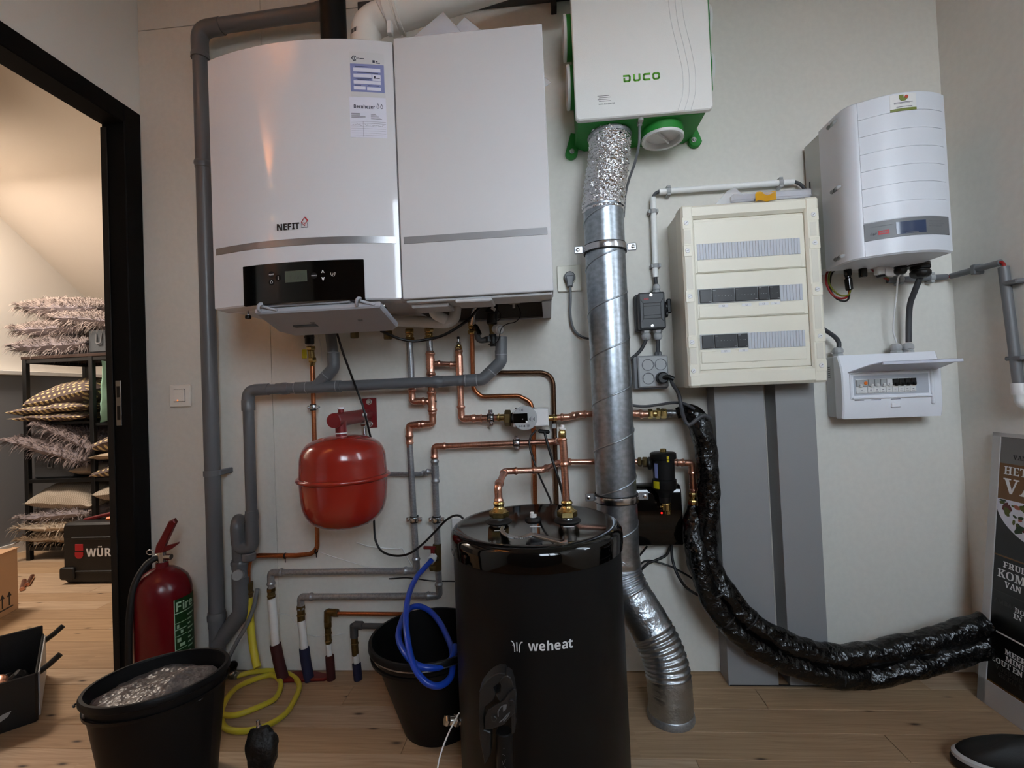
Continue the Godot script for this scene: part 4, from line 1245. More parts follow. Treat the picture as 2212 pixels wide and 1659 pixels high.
	for y in [1.402, 0.622]:
		var cp := thing("duct_clamp", "steel clamp ring with rubber holding the spiral duct, " + ("below the foil hose" if y > 1 else "level with the black control box"), "clamp", Vector3(0.193, y - 0.015, 0.0), "clamps of the spiral duct")
		part("rubber_liner", G().lathe([Vector2(0.063, -0.013), Vector2(0.067, -0.013), Vector2(0.067, 0.013), Vector2(0.063, 0.013)], along(Vector3(0.193, y, 0.14), Vector3.UP), 36), M.rubber, cp)
		part("band", G().lathe([Vector2(0.066, -0.0095), Vector2(0.0695, -0.0095), Vector2(0.0705, -0.005), Vector2(0.0705, 0.005), Vector2(0.0695, 0.0095), Vector2(0.066, 0.0095)], along(Vector3(0.193, y, 0.14), Vector3.UP), 36), M.chrome, cp)
		for s in [-1.0, 1.0]:
			part("ear", G().box(Vector3(0.193 + 0.083 * s, y + 0.003, 0.145), Vector3(0.028, 0.024, 0.005), 0.003), M.galv, cp)
			part("screw", G().lathe([Vector2(0.006, 0), Vector2(0.006, 0.003), Vector2(0.004, 0.0045), Vector2(0, 0.0045)], along(Vector3(0.193 + 0.086 * s, y + 0.003, 0.1475), Vector3.BACK), 12), M.chrome, cp)
		part("stem", G().cyl(Vector3(0.193, y, 0), Vector3(0.193, y, 0.075), 0.005, 10), M.steel, cp)


func electrics() -> void:
	# light switch left
	var c := Vector3(-1.353, 1.003, 0)
	var o := thing("light_switch", "cream light switch with a small orange pilot lamp on the wall by the doorway", "switch", Vector3(c.x, c.y - 0.04, 0))
	var g := G().prism(rrect(0.081, 0.081, 0.004, 3, c.x, c.y), 0, 0.011, Transform3D.IDENTITY, 0.003)
	part("plate", g, M.switch_white, o)
	part("rocker_gap", G().prism(rrect(0.044, 0.048, 0.002, 3, c.x + 0.0005, c.y + 0.001), 0.0105, 0.0112, Transform3D.IDENTITY, 0.0002), M.cable_light, o)
	var rk := part("rocker", G().box(Vector3(c.x + 0.0005, c.y + 0.001, 0.0115), Vector3(0.041, 0.045, 0.009), 0.002, Basis(Vector3.RIGHT, -0.06)), M.switch_white, o)
	part("pilot_lamp", G().cyl(Vector3(c.x - 0.002, c.y - 0.0165, 0.0125), Vector3(c.x - 0.002, c.y - 0.0165, 0.0178), 0.003, 12), M.glow_amber, rk, "orange pilot lamp")

	# single socket with plug
	c = Vector3(0.084, 1.349, 0)
	o = thing("wall_socket", "cream wall socket between the storage cabinet and the spiral duct", "socket", Vector3(c.x, c.y - 0.045, 0))
	part("plate", G().prism(rrect(0.083, 0.09, 0.003, 3, c.x, c.y), 0, 0.010, Transform3D.IDENTITY, 0.002), M.cream, o)
	part("well", G().lathe([Vector2(0.0, 0.0092), Vector2(0.019, 0.0092), Vector2(0.021, 0.012), Vector2(0.0225, 0.0095)], along(Vector3(c.x, c.y, 0), Vector3.BACK), 24), M.cream_dark, o)
	o = thing("power_plug", "grey plug and its cord in the cream wall socket", "plug", Vector3(c.x, 1.13, 0.02))
	g = G().cyl(Vector3(c.x, c.y, 0.009), Vector3(c.x, c.y, 0.036), 0.0185, 22, 0.003)
	g.prism(PackedVector2Array([Vector2(-0.014, 0.004), Vector2(0.014, 0.004), Vector2(0.0085, -0.034), Vector2(-0.0085, -0.034)]), 0.018, 0.04, Transform3D(Basis.IDENTITY, c), 0.003)
	part("plug_body", g, M.grey, o)
	cable(o, [c + Vector3(0, -0.03, 0.03), c + Vector3(0.0, -0.075, 0.028), Vector3(0.081, 1.221, 0.02), Vector3(0.091, 1.17, 0.02), Vector3(0.118, 1.143, 0.02), Vector3(0.146, 1.134, 0.02)], 0.0042, M.grey)

	# conduits with a black cable
	o = thing("conduit", "white conduit running level above the cream distribution board", "conduit", Vector3(0.615, 1.61, 0), "white cable conduits")
	part("tube", G().tube([Vector3(0.397, 1.6215, 0.022), Vector3(0.834, 1.6215, 0.022)], 0.0098, 14), M.conduit_white, o)
	for x in [0.428, 0.792]: conduit_clip(o, Vector3(x, 1.6215, 0.022), Vector3.RIGHT)
	o = thing("conduit", "white upright conduit above the grey isolator switch", "conduit", Vector3(0.374, 1.33, 0), "white cable conduits")
	part("tube", G().tube([Vector3(0.376, 1.603, 0.022), Vector3(0.372, 1.332, 0.022)], 0.0098, 14), M.conduit_white, o)
	for y in [1.555, 1.37]: conduit_clip(o, Vector3(0.374, y, 0.022), Vector3.UP)
	g = G().tube(curve([Vector3(0.371, 1.29, 0.03), Vector3(0.372, 1.34, 0.023), Vector3(0.376, 1.60, 0.022), Vector3(0.384, 1.616, 0.022), Vector3(0.40, 1.6215, 0.022), Vector3(0.83, 1.6215, 0.022), Vector3(0.855, 1.612, 0.022), Vector3(0.868, 1.585, 0.028), Vector3(0.872, 1.55, 0.03)]), 0.0056, 10)
	solo("conduit_cable", g, M.cable_grey, "dark cable passing through the two white conduits", "cable")

	# isolator switch
	o = thing("isolator_switch", "dark grey isolator switch box with a rotary knob on its side", "switch", Vector3(0.345, 1.152, 0))
	part("base", G().prism(rrect(0.09, 0.124, 0.005, 3, 0.343, 1.213), 0, 0.034, Transform3D.IDENTITY, 0.002), M.grey_dark, o)
	g = G().prism(rrect(0.085, 0.121, 0.005, 3, 0.3455, 1.213), 0.034, 0.07, Transform3D.IDENTITY, 0.005)
	var cv := part("cover", g, M.grey_dark, o)
	g = G()
	for y in [1.238, 1.228, 1.198, 1.187]: g.box(Vector3(0.3455, y, 0.07), Vector3(0.056, 0.0016, 0.003), 0.0006)
	for s in [-1.0, 1.0]:
		g.tube([Vector3(0.3455 + s * 0.036, 1.25, 0.07), Vector3(0.3455 + s * 0.028, 1.238, 0.0705), Vector3(0.3455 + s * 0.028, 1.187, 0.0705), Vector3(0.3455 + s * 0.036, 1.175, 0.07)], 0.0012, 6)
	part("rib", g, M.grey_dark, cv)
	for y in [1.264, 1.162]:
		part("screw", G().lathe([Vector2(0.005, 0), Vector2(0.005, 0.0015), Vector2(0, 0.002)], along(Vector3(0.344, y, 0.0695), Vector3.BACK), 14), M.chrome, o)
	g = G()
	lettering(g, "ABB", 0.017, Transform3D(Basis.IDENTITY, Vector3(0.3275, 1.2515, 0.0703)), 0.0004, bold)
	part("lettering", g, M.print_red, cv)
	g = G()
	g.cyl(Vector3(0.3875, 1.213, 0.045), Vector3(0.39, 1.213, 0.045), 0.03, 18)
	g.cyl(Vector3(0.388, 1.225, 0.045), Vector3(0.398, 1.225, 0.045), 0.018, 18)
	g.box(Vector3(0.405, 1.228, 0.045), Vector3(0.014, 0.048, 0.014), 0.003)
	g.cyl(Vector3(0.388, 1.202, 0.045), Vector3(0.4, 1.202, 0.045), 0.011, 14)
	part("knob", g, M.black, o)
	cable_gland(o, Vector3(0.369, 1.274, 0.04), Vector3.UP, 0.0125, 0.03, M.grey_light)
	cable_gland(o, Vector3(0.328, 1.152, 0.04), Vector3.DOWN, 0.0155, 0.033, M.grey_light)
	cable_gland(o, Vector3(0.366, 1.152, 0.04), Vector3.DOWN, 0.0145, 0.033, M.grey_light)
	g = G().tube(curve([Vector3(0.328, 1.125, 0.04), Vector3(0.323, 1.112, 0.04), Vector3(0.31, 1.089, 0.035), Vector3(0.291, 1.07, 0.03), Vector3(0.265, 1.053, 0.025), Vector3(0.242, 1.039, 0.02)]), 0.0058, 10)
	solo("feed_cable", g, M.cable_grey, "dark cable curving from the isolator switch behind the spiral duct", "cable")
	g = G().tube([Vector3(0.366, 1.125, 0.04), Vector3(0.364, 1.06, 0.035)], 0.0062, 10)
	solo("feed_cable", g, M.cable_grey, "short dark cable joining the isolator switch to the four way socket", "cable")

	# four way socket
	o = thing("socket_block", "grey four way surface socket below the isolator switch", "socket", Vector3(0.342, 0.957, 0))
	part("housing", G().prism(rrect(0.112, 0.112, 0.008, 4, 0.338, 1.0115), 0, 0.035, Transform3D.IDENTITY, 0.003), M.grey, o)
	var fp := part("face", G().prism(rrect(0.098, 0.104, 0.004, 3, 0.344, 1.0135), 0.035, 0.05, Transform3D.IDENTITY, 0.004), M.grey_light, o)
	part("entry", G().box(Vector3(0.366, 1.071, 0.03), Vector3(0.02, 0.018, 0.022), 0.003), M.grey, o)
	for x in [0.327, 0.3685]:
		for y in [1.036, 0.991]:
			var so := part("outlet", G().lathe([Vector2(0, -0.011), Vector2(0.0165, -0.011), Vector2(0.0175, 0.0005), Vector2(0.0195, 0.001), Vector2(0.0195, -0.001)], along(Vector3(x, y, 0.0513), Vector3.BACK), 26), M.grey, o)
			for s in [-1.0, 1.0]:
				part("pin_hole", G().cyl(Vector3(x, y + 0.0085 * s, 0.039), Vector3(x, y + 0.0085 * s, 0.0415), 0.003, 10), M.black, so)
				part("earth_clip", G().box(Vector3(x + 0.0165 * s, y, 0.048), Vector3(0.0015, 0.006, 0.008), 0.0004), M.chrome, so)
	o = thing("power_plug", "black plug and its cord in the lower right of the four way socket", "plug", Vector3(0.37, 0.79, 0.02))
	g = G().cyl(Vector3(0.3685, 0.991, 0.042), Vector3(0.3685, 0.991, 0.082), 0.0185, 20, 0.003)
	g.tube([Vector3(0.3685, 0.991, 0.075), Vector3(0.385, 0.992, 0.088), Vector3(0.398, 0.985, 0.088)], 0.0085, 10)
	part("plug_body", g, M.black, o)
	cable(o, [Vector3(0.39, 0.99, 0.088), Vector3(0.394, 0.972, 0.085), Vector3(0.414, 0.938, 0.08), Vector3(0.418, 0.893, 0.09), Vector3(0.417, 0.858, 0.12), Vector3(0.428, 0.839, 0.13), Vector3(0.449, 0.853, 0.13), Vector3(0.476, 0.867, 0.125), Vector3(0.498, 0.855, 0.12)], 0.0062, M.cable_grey)

	board()

	# papers in a bag on top of the board
	o = thing("document_bag", "clear bag of papers with yellow tape lying on the cream distribution board", "bag", Vector3(0.69, 1.513, 0.1))
	g = G()
	for i in 3: g.box(Vector3(0.70, 1.519 + i * 0.0075, 0.105), Vector3(0.21 - i * 0.006, 0.005, 0.12), 0.001, Basis(Vector3.UP, 0.02 * i))
	part("paper", g, M.paper, o)
	part("bag", G().box(Vector3(0.695, 1.527, 0.105), Vector3(0.235, 0.027, 0.135), 0.006), M.bag, o)
	g = G().prism(PackedVector2Array([Vector2(-0.07, -0.012), Vector2(-0.01, -0.012), Vector2(0.015, 0.018), Vector2(-0.005, 0.04), Vector2(-0.03, 0.03)]), 0, 0.004, Transform3D(Basis.IDENTITY, Vector3(0.60, 1.526, 0.15)), 0.001)
	part("bag", g, M.bag, o, "crumpled open end of the bag")
	g = G().sheet(func(u: float, v: float) -> Vector3: return Vector3(0.648 + 0.06 * u - 0.006 * v, 1.540 - 0.033 * v * v + 0.002 * sin(u * 9.0), 0.165 + 0.0155 * v + 0.002 * sin(u * 7.0)), 8, 6, Vector3.BACK)
	part("tape", g, M.tape, o, "yellow tape")

	# grey trunking below the board
	o = thing("cable_trunk", "grey upright cable trunk below the board, left of two", "cable trunk", Vector3(0.605, 0, 0.037))
	part("body", G().bx(Vector3(0.527, 0.0005, 0.0), Vector3(0.681, 0.954, 0.075), 0.001), M.trunk, o)
	o = thing("cable_trunk", "grey upright cable trunk below the board, right of two", "cable trunk", Vector3(0.775, 0, 0.037))
	part("body", G().bx(Vector3(0.716, 0.0005, 0.0), Vector3(0.836, 0.954, 0.075), 0.001), M.trunk, o)


func conduit_clip(o: Node3D, p: Vector3, d: Vector3) -> void:
	var g := G()
	var s := d.cross(Vector3.BACK)
	g.lathe([Vector2(0.009, -0.007), Vector2(0.0118, -0.007), Vector2(0.0118, 0.007), Vector2(0.009, 0.007)], along(p, d), 14)
	for k in [-1.0, 1.0]:
		g.box(p + s * 0.013 * k - Vector3(0, 0, 0.006), (d * 0.012 + s * 0.007 + Vector3(0, 0, 0.03)).abs(), 0.001)
	part("clip", g, M.grey_light, o)


func board() -> void:
	var x0 := 0.4215; var x1 := 0.8245; var y0 := 0.955; var y1 := 1.512
	var o := thing("distribution_board", "large cream distribution board with three rows of dark modules and grey blanks", "distribution board", Vector3(0.623, y0, 0))
	part("housing", G().prism(rrect(x1 - x0 - 0.006, y1 - y0 - 0.004, 0.006, 3, (x0 + x1) / 2, (y0 + y1) / 2), 0, 0.12, Transform3D.IDENTITY, 0.002), M.cream_dark, o)
	# frame: sloping borders round a sunk middle
	var g := G()
	var out := rrect(x1 - x0, y1 - y0, 0.006, 3, (x0 + x1) / 2, (y0 + y1) / 2)
	g.prism(rrect(x1 - x0, y1 - y0, 0.006, 3, (x0 + x1) / 2, (y0 + y1) / 2), 0.115, 0.163, Transform3D.IDENTITY, 0.003)
	g.bx(Vector3(x0, y0, 0.155), Vector3(0.4585, y1, 0.178), 0.006)
	g.bx(Vector3(0.7835, y0, 0.155), Vector3(x1, y1, 0.178), 0.006)
	g.bx(Vector3(x0 + 0.01, y1 - 0.042, 0.15), Vector3(x1 - 0.01, y1 - 0.0005, 0.176), 0.008)
	g.bx(Vector3(x0 + 0.01, y0 + 0.0005, 0.15), Vector3(x1 - 0.01, y0 + 0.05, 0.177), 0.008)
	part("frame", g, M.cream, o)
	# three cover plates
	for k in 3:
		var a := 1.458 - k * 0.1395 if k > 0 else 1.462
		a = [1.462, 1.3015, 1.1615][k]
		var b: float = [1.3025, 1.1625, 1.006][k]
		part("cover_plate", G().bx(Vector3(0.459, b + 0.0006, 0.155), Vector3(0.783, a - 0.0006, 0.1685), 0.0015), M.cream, o)
		var sy: float = [1.3680, 1.2285, 1.0895][k]
		var lid := part("row_lid", G().bx(Vector3(0.464, sy - 0.063, 0.166), Vector3(0.772, sy - 0.0265, 0.1705), 0.0015), M.cream, o)
		part("latch", G().box(Vector3(0.622, sy - 0.0645, 0.169), Vector3(0.016, 0.0025, 0.003), 0.0006), M.cream_dark, lid)
		g = G()
		var first: float = [0.466, 0.7035, 0.604][k]
		var n := int((0.769 - first) / 0.0086)
		var w := (0.769 - first) / n
		for i in n:
			g.bx(Vector3(first + i * w + 0.0004, sy - 0.0245, 0.165), Vector3(first + (i + 1) * w - 0.0004, sy + 0.0245, 0.1702), 0.0007)
		part("blanking_strip", g, M.blank, o, "grey row of blanking pieces")
	# modules
	var rows := [[1.2305, [0.466, 0.503, 0.5705, 0.6375, 0.6705, 0.7025]], [1.0915, [0.466, 0.503, 0.5705, 0.603]]]
	for r in rows:
		var xs: Array = r[1]
		part("module_frame", G().bx(Vector3(xs[0] - 0.0035, r[0] - 0.0225, 0.163), Vector3(xs[-1] + 0.002, r[0] + 0.0235, 0.171), 0.0008), M.grey_light, o)
		for i in xs.size() - 1:
			var mo := part("module", G().bx(Vector3(xs[i] + 0.0012, r[0] - 0.0195, 0.166), Vector3(xs[i + 1] - 0.0012, r[0] + 0.0205, 0.1745), 0.001), M.module, o)
			g = G()
			var n := int((xs[i + 1] - xs[i]) / 0.0105)
			if i > 0:
				for j in n:
					g.box(Vector3(lerpf(xs[i] + 0.006, xs[i + 1] - 0.006, (j + 0.5) / n), r[0] - 0.001 + (0.003 if r[0] < 1.2 else 0.0), 0.1745), Vector3(0.0016, 0.0012, 0.0006), 0.0001)
				g.box(Vector3(xs[i] + 0.007, r[0] + 0.0165, 0.1745), Vector3(0.008, 0.001, 0.0006), 0.0001)
			g.box(Vector3(xs[i + 1] - 0.006, r[0] - 0.0165, 0.1745), Vector3(0.006, 0.001, 0.0006), 0.0001)
			part("module_print", g, M.grey_light, mo)
	# paper tags under the modules
	var tags := [[0.536, 1.199, "S1"], [0.604, 1.199, "S2"], [0.654, 1.199, "S3"], [0.688, 1.199, "S4"], [0.536, 1.0615, "D1"], [0.588, 1.0615, "V1"]]
	for tg in tags:
		var pt := part("paper_tag", G().box(Vector3(tg[0], tg[1], 0.1708), Vector3(0.028, 0.0085, 0.0006), 0.0002), M.white, o)
		g = G()
		lettering(g, tg[2], 0.0065, Transform3D(Basis.IDENTITY, Vector3(tg[0], tg[1], 0.1711)), 0.0003, sans)
		part("tag_print", g, M.print_grey, pt)
	# catches on both sides
	for y in [1.457, 1.372, 1.2325, 1.093, 1.0055]:
		for s in [0, 1]:
			var x := 0.436 if s == 0 else 0.8065
			var corner: bool = y > 1.4 or y < 1.05
			var ca := part("catch", G().prism(rrect(0.026 if s == 0 else 0.032, 0.036, 0.003, 3, x + (0.001 if s == 0 else 0.0), y), 0.172, 0.1795 if not corner else 0.1785, Transform3D.IDENTITY, 0.0015), M.cream, o)
			g = G().cyl(Vector3(x, y, 0.177), Vector3(x, y, 0.181), 0.0072, 18, 0.001)
			part("screw", g, M.white, ca)
			part("screw_slot", G().box(Vector3(x, y, 0.181), Vector3(0.0085, 0.0014, 0.0006), 0.0002, Basis(Vector3.BACK, 0.3 + 0.5 * float(corner))), M.cable_light, ca)
	for s in [0, 1]:
		var x := 0.4385 if s == 0 else 0.8045
		for k in 4:
			var ya: float = [1.435, 1.352, 1.2125, 1.073][k]; var yb: float = [1.394, 1.2535, 1.114, 1.026][k]
			part("side_cover", G().bx(Vector3(x - 0.0095, yb, 0.1768), Vector3(x + 0.0095, ya, 0.1784), 0.0006), M.cream_dark, o)


# bulging front of the inverter
func iz(x: float) -> float:
	if x < 0.905: return lerpf(0.20, 0.253, sqrt(clampf(1.0 - pow((0.905 - x) / 0.033, 2.0), 0.0, 1.0)))
	return 0.253 + 0.037 * (1.0 - pow((x - 1.016) / 0.111, 2.0)) if x < 1.016 else 0.29 - 0.032 * pow((x - 1.016) / 0.111, 2.0)


func on_inv(g: Geo, x0: float, x1: float, y0: float, y1: float, o0: float, o1: float, n := 14) -> void:
	var p := PackedVector2Array()
	for i in n + 1: p.append(Vector2(lerpf(x0, x1, float(i) / n), iz(lerpf(x0, x1, float(i) / n)) + o1))
	for i in n + 1: p.append(Vector2(lerpf(x1, x0, float(i) / n), iz(lerpf(x1, x0, float(i) / n)) + o0))
	g.prism(p, y0, y1, Transform3D(Basis(Vector3.RIGHT, Vector3.BACK, Vector3.UP), Vector3.ZERO), 0.0, 0.8)


func iat(x: float, y: float, off := 0.0) -> Transform3D:
	var turn := atan2(-(iz(x + 0.004) - iz(x - 0.004)) / 0.008, 1.0)
	return at(Vector3(x, y, iz(x) + off), turn)


func inverter_corner() -> void:
	var T := 1.742; var B := 1.298
	var o := thing("inverter", "white solar inverter with bulging ribbed front and a grey display strip", "inverter", Vector3(1.0, B, 0))
	part("heat_sink", G().bx(Vector3(0.8775, B + 0.01, 0.012), Vector3(1.122, T - 0.004, 0.115), 0.003), M.inverter_metal, o, "bare metal back part")
	var g := G()
	var p := PackedVector2Array([Vector2(1.126, 0.11), Vector2(1.126, iz(1.126))])
	for i in 15: p.append(Vector2(lerpf(1.122, 0.905, i / 14.0), iz(lerpf(1.122, 0.905, i / 14.0))))
	for i in 8:
		var a := PI / 2 + PI / 2 * (i + 1) / 8.0
		p.append(Vector2(0.905 + 0.033 * cos(a), 0.20 + 0.053 * sin(a)))
	p.append(Vector2(0.872, 0.11))
	g.prism(p, B, T, Transform3D(Basis(Vector3.RIGHT, Vector3.BACK, Vector3.UP), Vector3.ZERO), 0.004, 0.7)
	var cover := part("cover", g, M.inverter, o)
	for i in 8:
		var y0: float = [1.689, 1.640, 1.590, 1.541, 1.492, 1.442, 1.396, 1.302][i]
		var y1: float = [1.738, 1.6875, 1.6385, 1.5885, 1.5395, 1.4905, 1.4405, 1.343][i]
		g = G(); on_inv(g, 0.9, 1.112, y0, y1, -0.003, 0.0015)
		part("front_rib", g, M.inverter, cover)
	g = G(); on_inv(g, 0.9, 1.1125, 1.345, 1.394, -0.003, 0.0022)
	var st := part("display_strip", g, M.grey, cover, "grey display strip")
	g = G(); on_inv(g, 0.964, 1.036, 1.351, 1.3845, 0.0, 0.003)
	part("display", g, mat(Color(0.20, 0.25, 0.36), 0.15), st)
	g = G()
	lettering(g, "www.solaredge.com", 0.047, iat(0.9345, 1.381, 0.0023), 0.0003, sans, 0.0035)
	for k in 3:
		on_inv(g, 1.052, 1.085 + 0.008 * (k % 2), 1.3805 - k * 0.0068, 1.3825 - k * 0.0068, 0.002, 0.0026, 4)
		on_inv(g, 1.0465, 1.049, 1.3805 - k * 0.0068, 1.3825 - k * 0.0068, 0.002, 0.0026, 2)
	on_inv(g, 0.985, 1.015, 1.3525, 1.354, 0.003, 0.0034, 4)
	part("print", g, M.cable_light, st)
	g = G()
	lettering(g, "solar", 0.022, iat(0.915, 1.362, 0.0023), 0.0003, bold, 0.0075)
	part("print", g, M.print_dark, st)
	g = G()
	on_inv(g, 0.9275, 0.9495, 1.357, 1.368, 0.002, 0.0026, 6)
	part("print", g, M.print_red, st, "red part of the mark")
	g = G()
	lettering(g, "edge", 0.018, iat(0.9385, 1.3625, 0.0027), 0.0003, bold, 0.0065)
	part("print", g, M.cable_light, st)
	# sticker
	g = G(); on_inv(g, 0.966, 1.029, 1.688, 1.7345, 0.001, 0.0022, 6)
	var sk := part("sticker", g, M.white, cover, "white sticker with a round green mark")
	g = G(); on_inv(g, 0.966, 1.029, 1.688, 1.695, 0.002, 0.0026, 6)
	g.prism(PackedVector2Array([Vector2(-0.011, 0.007), Vector2(-0.011, -0.003), Vector2(-0.006, -0.009), Vector2(0.004, -0.009), Vector2(0.011, -0.002), Vector2(0.0, -0.001), Vector2(0.0, 0.007)]), 0, 0.0005, iat(0.998, 1.7245, 0.0022))
	part("print", g, mat(Color(0.42, 0.46, 0.16), 0.5), sk)
	g = G().prism(circle(0.0045, 14, Vector2(0.0065, 0.001)), 0, 0.0009, iat(0.998, 1.7245, 0.0022))
	part("print", g, mat(Color(0.72, 0.25, 0.12), 0.5), sk)
	g = G()
	on_inv(g, 0.975, 1.02, 1.7105, 1.712, 0.002, 0.0027, 5)
	on_inv(g, 0.975, 1.012, 1.708, 1.7088, 0.002, 0.0027, 5)
	on_inv(g, 0.98, 1.018, 1.6985, 1.7, 0.002, 0.0027, 5)
	part("print", g, M.print_grey, sk)
	# screws sunk in the left edge
	for y in [1.722, 1.526, 1.322]:
		g = G().ball(Vector3(0.8728, y, 0.185), Vector3(0.0018, 0.008, 0.024), 18)
		var rec := part("recess", g, M.grey_light, cover)
		g = G().lathe([Vector2(0, 0), Vector2(0.0028, 0), Vector2(0.003, -0.001), Vector2(0.006, -0.001), Vector2(0.0062, -0.006)], along(Vector3(0.868, y - 0.001, 0.166), Vector3(-1, 0, 0.3)), 14)
		part("screw", g, M.steel, rec)
	g = G().bx(Vector3(0.8765, 1.59, 0.034), Vector3(0.878, 1.612, 0.04), 0.0003)
	part("slot", g, M.black, o)
	# connectors below
	g = G()
	var c0 := Vector3(0.93, 1.30, 0.12)
	g.cyl(c0, c0 - Vector3(0, 0.022, 0), 0.0105, 14, 0.002)
	g.cyl(c0 - Vector3(0, 0.022, 0), c0 - Vector3(0, 0.028, 0), 0.0085, 14)
	g.cyl(c0 - Vector3(0, 0.028, 0), c0 - Vector3(-0.002, 0.066, 0), 0.0105, 14, 0.003)
	part("connector", g, M.black_gloss, o)
	g = G().cyl(Vector3(0.974, 1.302, 0.12), Vector3(0.974, 1.272, 0.12), 0.0115, 14, 0.002)
	part("connector", g, M.black_gloss, o)
	g = G()
	g.bx(Vector3(1.008, 1.276, 0.115), Vector3(1.045, 1.304, 0.135), 0.002)
	g.prism(rrect(0.022, 0.026, 0.006, 4, 1.04, 1.281), 0.134, 0.138)
	part("lever", g, M.white, o)
	g = G().cyl(Vector3(1.033, 1.288, 0.115), Vector3(1.033, 1.27, 0.115), 0.015, 16, 0.003)
	part("lever_knob", g, M.black, o)
	cable_gland(o, Vector3(1.083, 1.304, 0.12), Vector3.DOWN, 0.0165, 0.03, M.black)
	g = G().cyl(Vector3(1.13, 1.306, 0.12), Vector3(1.13, 1.294, 0.12), 0.033, 20, 0.002)
	part("gland_plate", g, M.black, o)
	cable_gland(o, Vector3(1.14, 1.296, 0.12), Vector3.DOWN, 0.0265, 0.036, M.black)

	# cables under the inverter
	var w := thing("wire_loop", "loop of red, yellow green and black wires below the inverter", "wires", Vector3(0.92, 1.22, 0.08))
	cable(w, [Vector3(0.932, 1.241, 0.12), Vector3(0.933, 1.218, 0.11), Vector3(0.919, 1.213, 0.1), Vector3(0.901, 1.226, 0.09), Vector3(0.89, 1.258, 0.08), Vector3(0.893, 1.29, 0.07), Vector3(0.911, 1.315, 0.06), Vector3(0.94, 1.323, 0.06), Vector3(0.965, 1.322, 0.06)], 0.0032, M.wire_red, "red_wire")
	cable(w, [Vector3(0.934, 1.241, 0.122), Vector3(0.933, 1.222, 0.115), Vector3(0.917, 1.221, 0.105), Vector3(0.903, 1.237, 0.095), Vector3(0.894, 1.263, 0.085), Vector3(0.899, 1.289, 0.075), Vector3(0.914, 1.311, 0.065), Vector3(0.94, 1.321, 0.065), Vector3(0.965, 1.32, 0.065)], 0.0028, M.wire_yg, "earth_wire")
	cable(w, [Vector3(0.934, 1.242, 0.116), Vector3(0.934, 1.21, 0.11), Vector3(0.927, 1.204, 0.1), Vector3(0.911, 1.215, 0.09), Vector3(0.9, 1.243, 0.08), Vector3(0.907, 1.286, 0.07), Vector3(0.925, 1.31, 0.06), Vector3(0.965, 1.318, 0.06)], 0.003, M.black, "black_wire")
	w = thing("wire_bundle", "red and yellow green wires slanting into the grey conduit below the inverter", "wires", Vector3(1.08, 1.28, 0.03))
	cable(w, [Vector3(1.032, 1.314, 0.06), Vector3(1.055, 1.3, 0.05), Vector3(1.085, 1.287, 0.035), Vector3(1.117, 1.276, 0.022)], 0.003, M.wire_red, "red_wire")
	cable(w, [Vector3(1.03, 1.318, 0.06), Vector3(1.055, 1.306, 0.05), Vector3(1.086, 1.291, 0.035), Vector3(1.12, 1.279, 0.022)], 0.0028, M.wire_yg, "earth_wire")
	o = thing("inverter_cable", "thick dark cable from the inverter down to the fuse box", "cable", Vector3(1.14, 1.05, 0.06))
	cable(o, [Vector3(1.14, 1.262, 0.12), Vector3(1.142, 1.255, 0.11), Vector3(1.144, 1.222, 0.085), Vector3(1.145, 1.192, 0.065), Vector3(1.145, 1.142, 0.055), Vector3(1.144, 1.07, 0.05)], 0.0085, M.cable_grey)
	o = thing("data_wire", "thin pale wire hanging between the inverter and the fuse box", "wire", Vector3(1.108, 1.05, 0.06))
	cable(o, [Vector3(1.083, 1.275, 0.12), Vector3(1.089, 1.268, 0.1), Vector3(1.1, 1.23, 0.075), Vector3(1.101, 1.174, 0.06), Vector3(1.1, 1.109, 0.05), Vector3(1.108, 1.07, 0.05)], 0.0024, M.white_dull)
	o = thing("board_cable", "dark cable curving from the cream board into the left end of the fuse box", "cable", Vector3(0.93, 1.04, 0.05))
	cable(o, [Vector3(0.877, 1.129, 0.06), Vector3(0.9, 1.114, 0.055), Vector3(0.922, 1.098, 0.05), Vector3(0.934, 1.08, 0.048), Vector3(0.931, 1.06, 0.05)], 0.0068, M.cable_grey)

	# grey conduit along the corner and down the right wall
	var z0 := 0.02
	o = thing("grey_conduit", "grey conduit on the back wall below the inverter, ending at the corner", "conduit", Vector3(1.2, 1.268, 0.02), "grey conduits round the corner")
	part("tube", G().tube([Vector3(1.111, 1.2775, z0), Vector3(1.292, 1.278, z0)], 0.0092, 14), M.grey, o)
	for x in [1.15, 1.245]: conduit_clip(o, Vector3(x, 1.2778, z0), Vector3.RIGHT)
	o = thing("grey_conduit", "short grey conduit running level on the right wall from the corner", "conduit", Vector3(1.305, 1.268, 0.1), "grey conduits round the corner")
	part("tube", G().tube([Vector3(1.305, 1.279, 0.022), Vector3(1.305, 1.277, 0.192)], 0.0092, 14), M.grey, o)
	part("clip", G().box(Vector3(1.31, 1.278, 0.11), Vector3(0.03, 0.03, 0.018), 0.003), M.grey, o)
	o = thing("grey_conduit", "upright grey conduit on the right wall above the white pipe end", "conduit", Vector3(1.305, 0.93, 0.215), "grey conduits round the corner")
	part("tube", G().tube([Vector3(1.305, 1.262, 0.2), Vector3(1.305, 0.926, 0.222)], 0.0125, 16), M.grey, o)
	for y in [1.213, 1.0]:
		part("clip", G().box(Vector3(1.308, y, 0.222), Vector3(0.03, 0.012, 0.05), 0.003), M.grey, o)
	var rw := G().tube(curve([Vector3(1.28, 1.278, 0.02), Vector3(1.297, 1.278, 0.021), Vector3(1.304, 1.279, 0.03), Vector3(1.305, 1.279, 0.1), Vector3(1.305, 1.279, 0.188), Vector3(1.305, 1.272, 0.2), Vector3(1.305, 1.25, 0.202)]), 0.0045, 8)
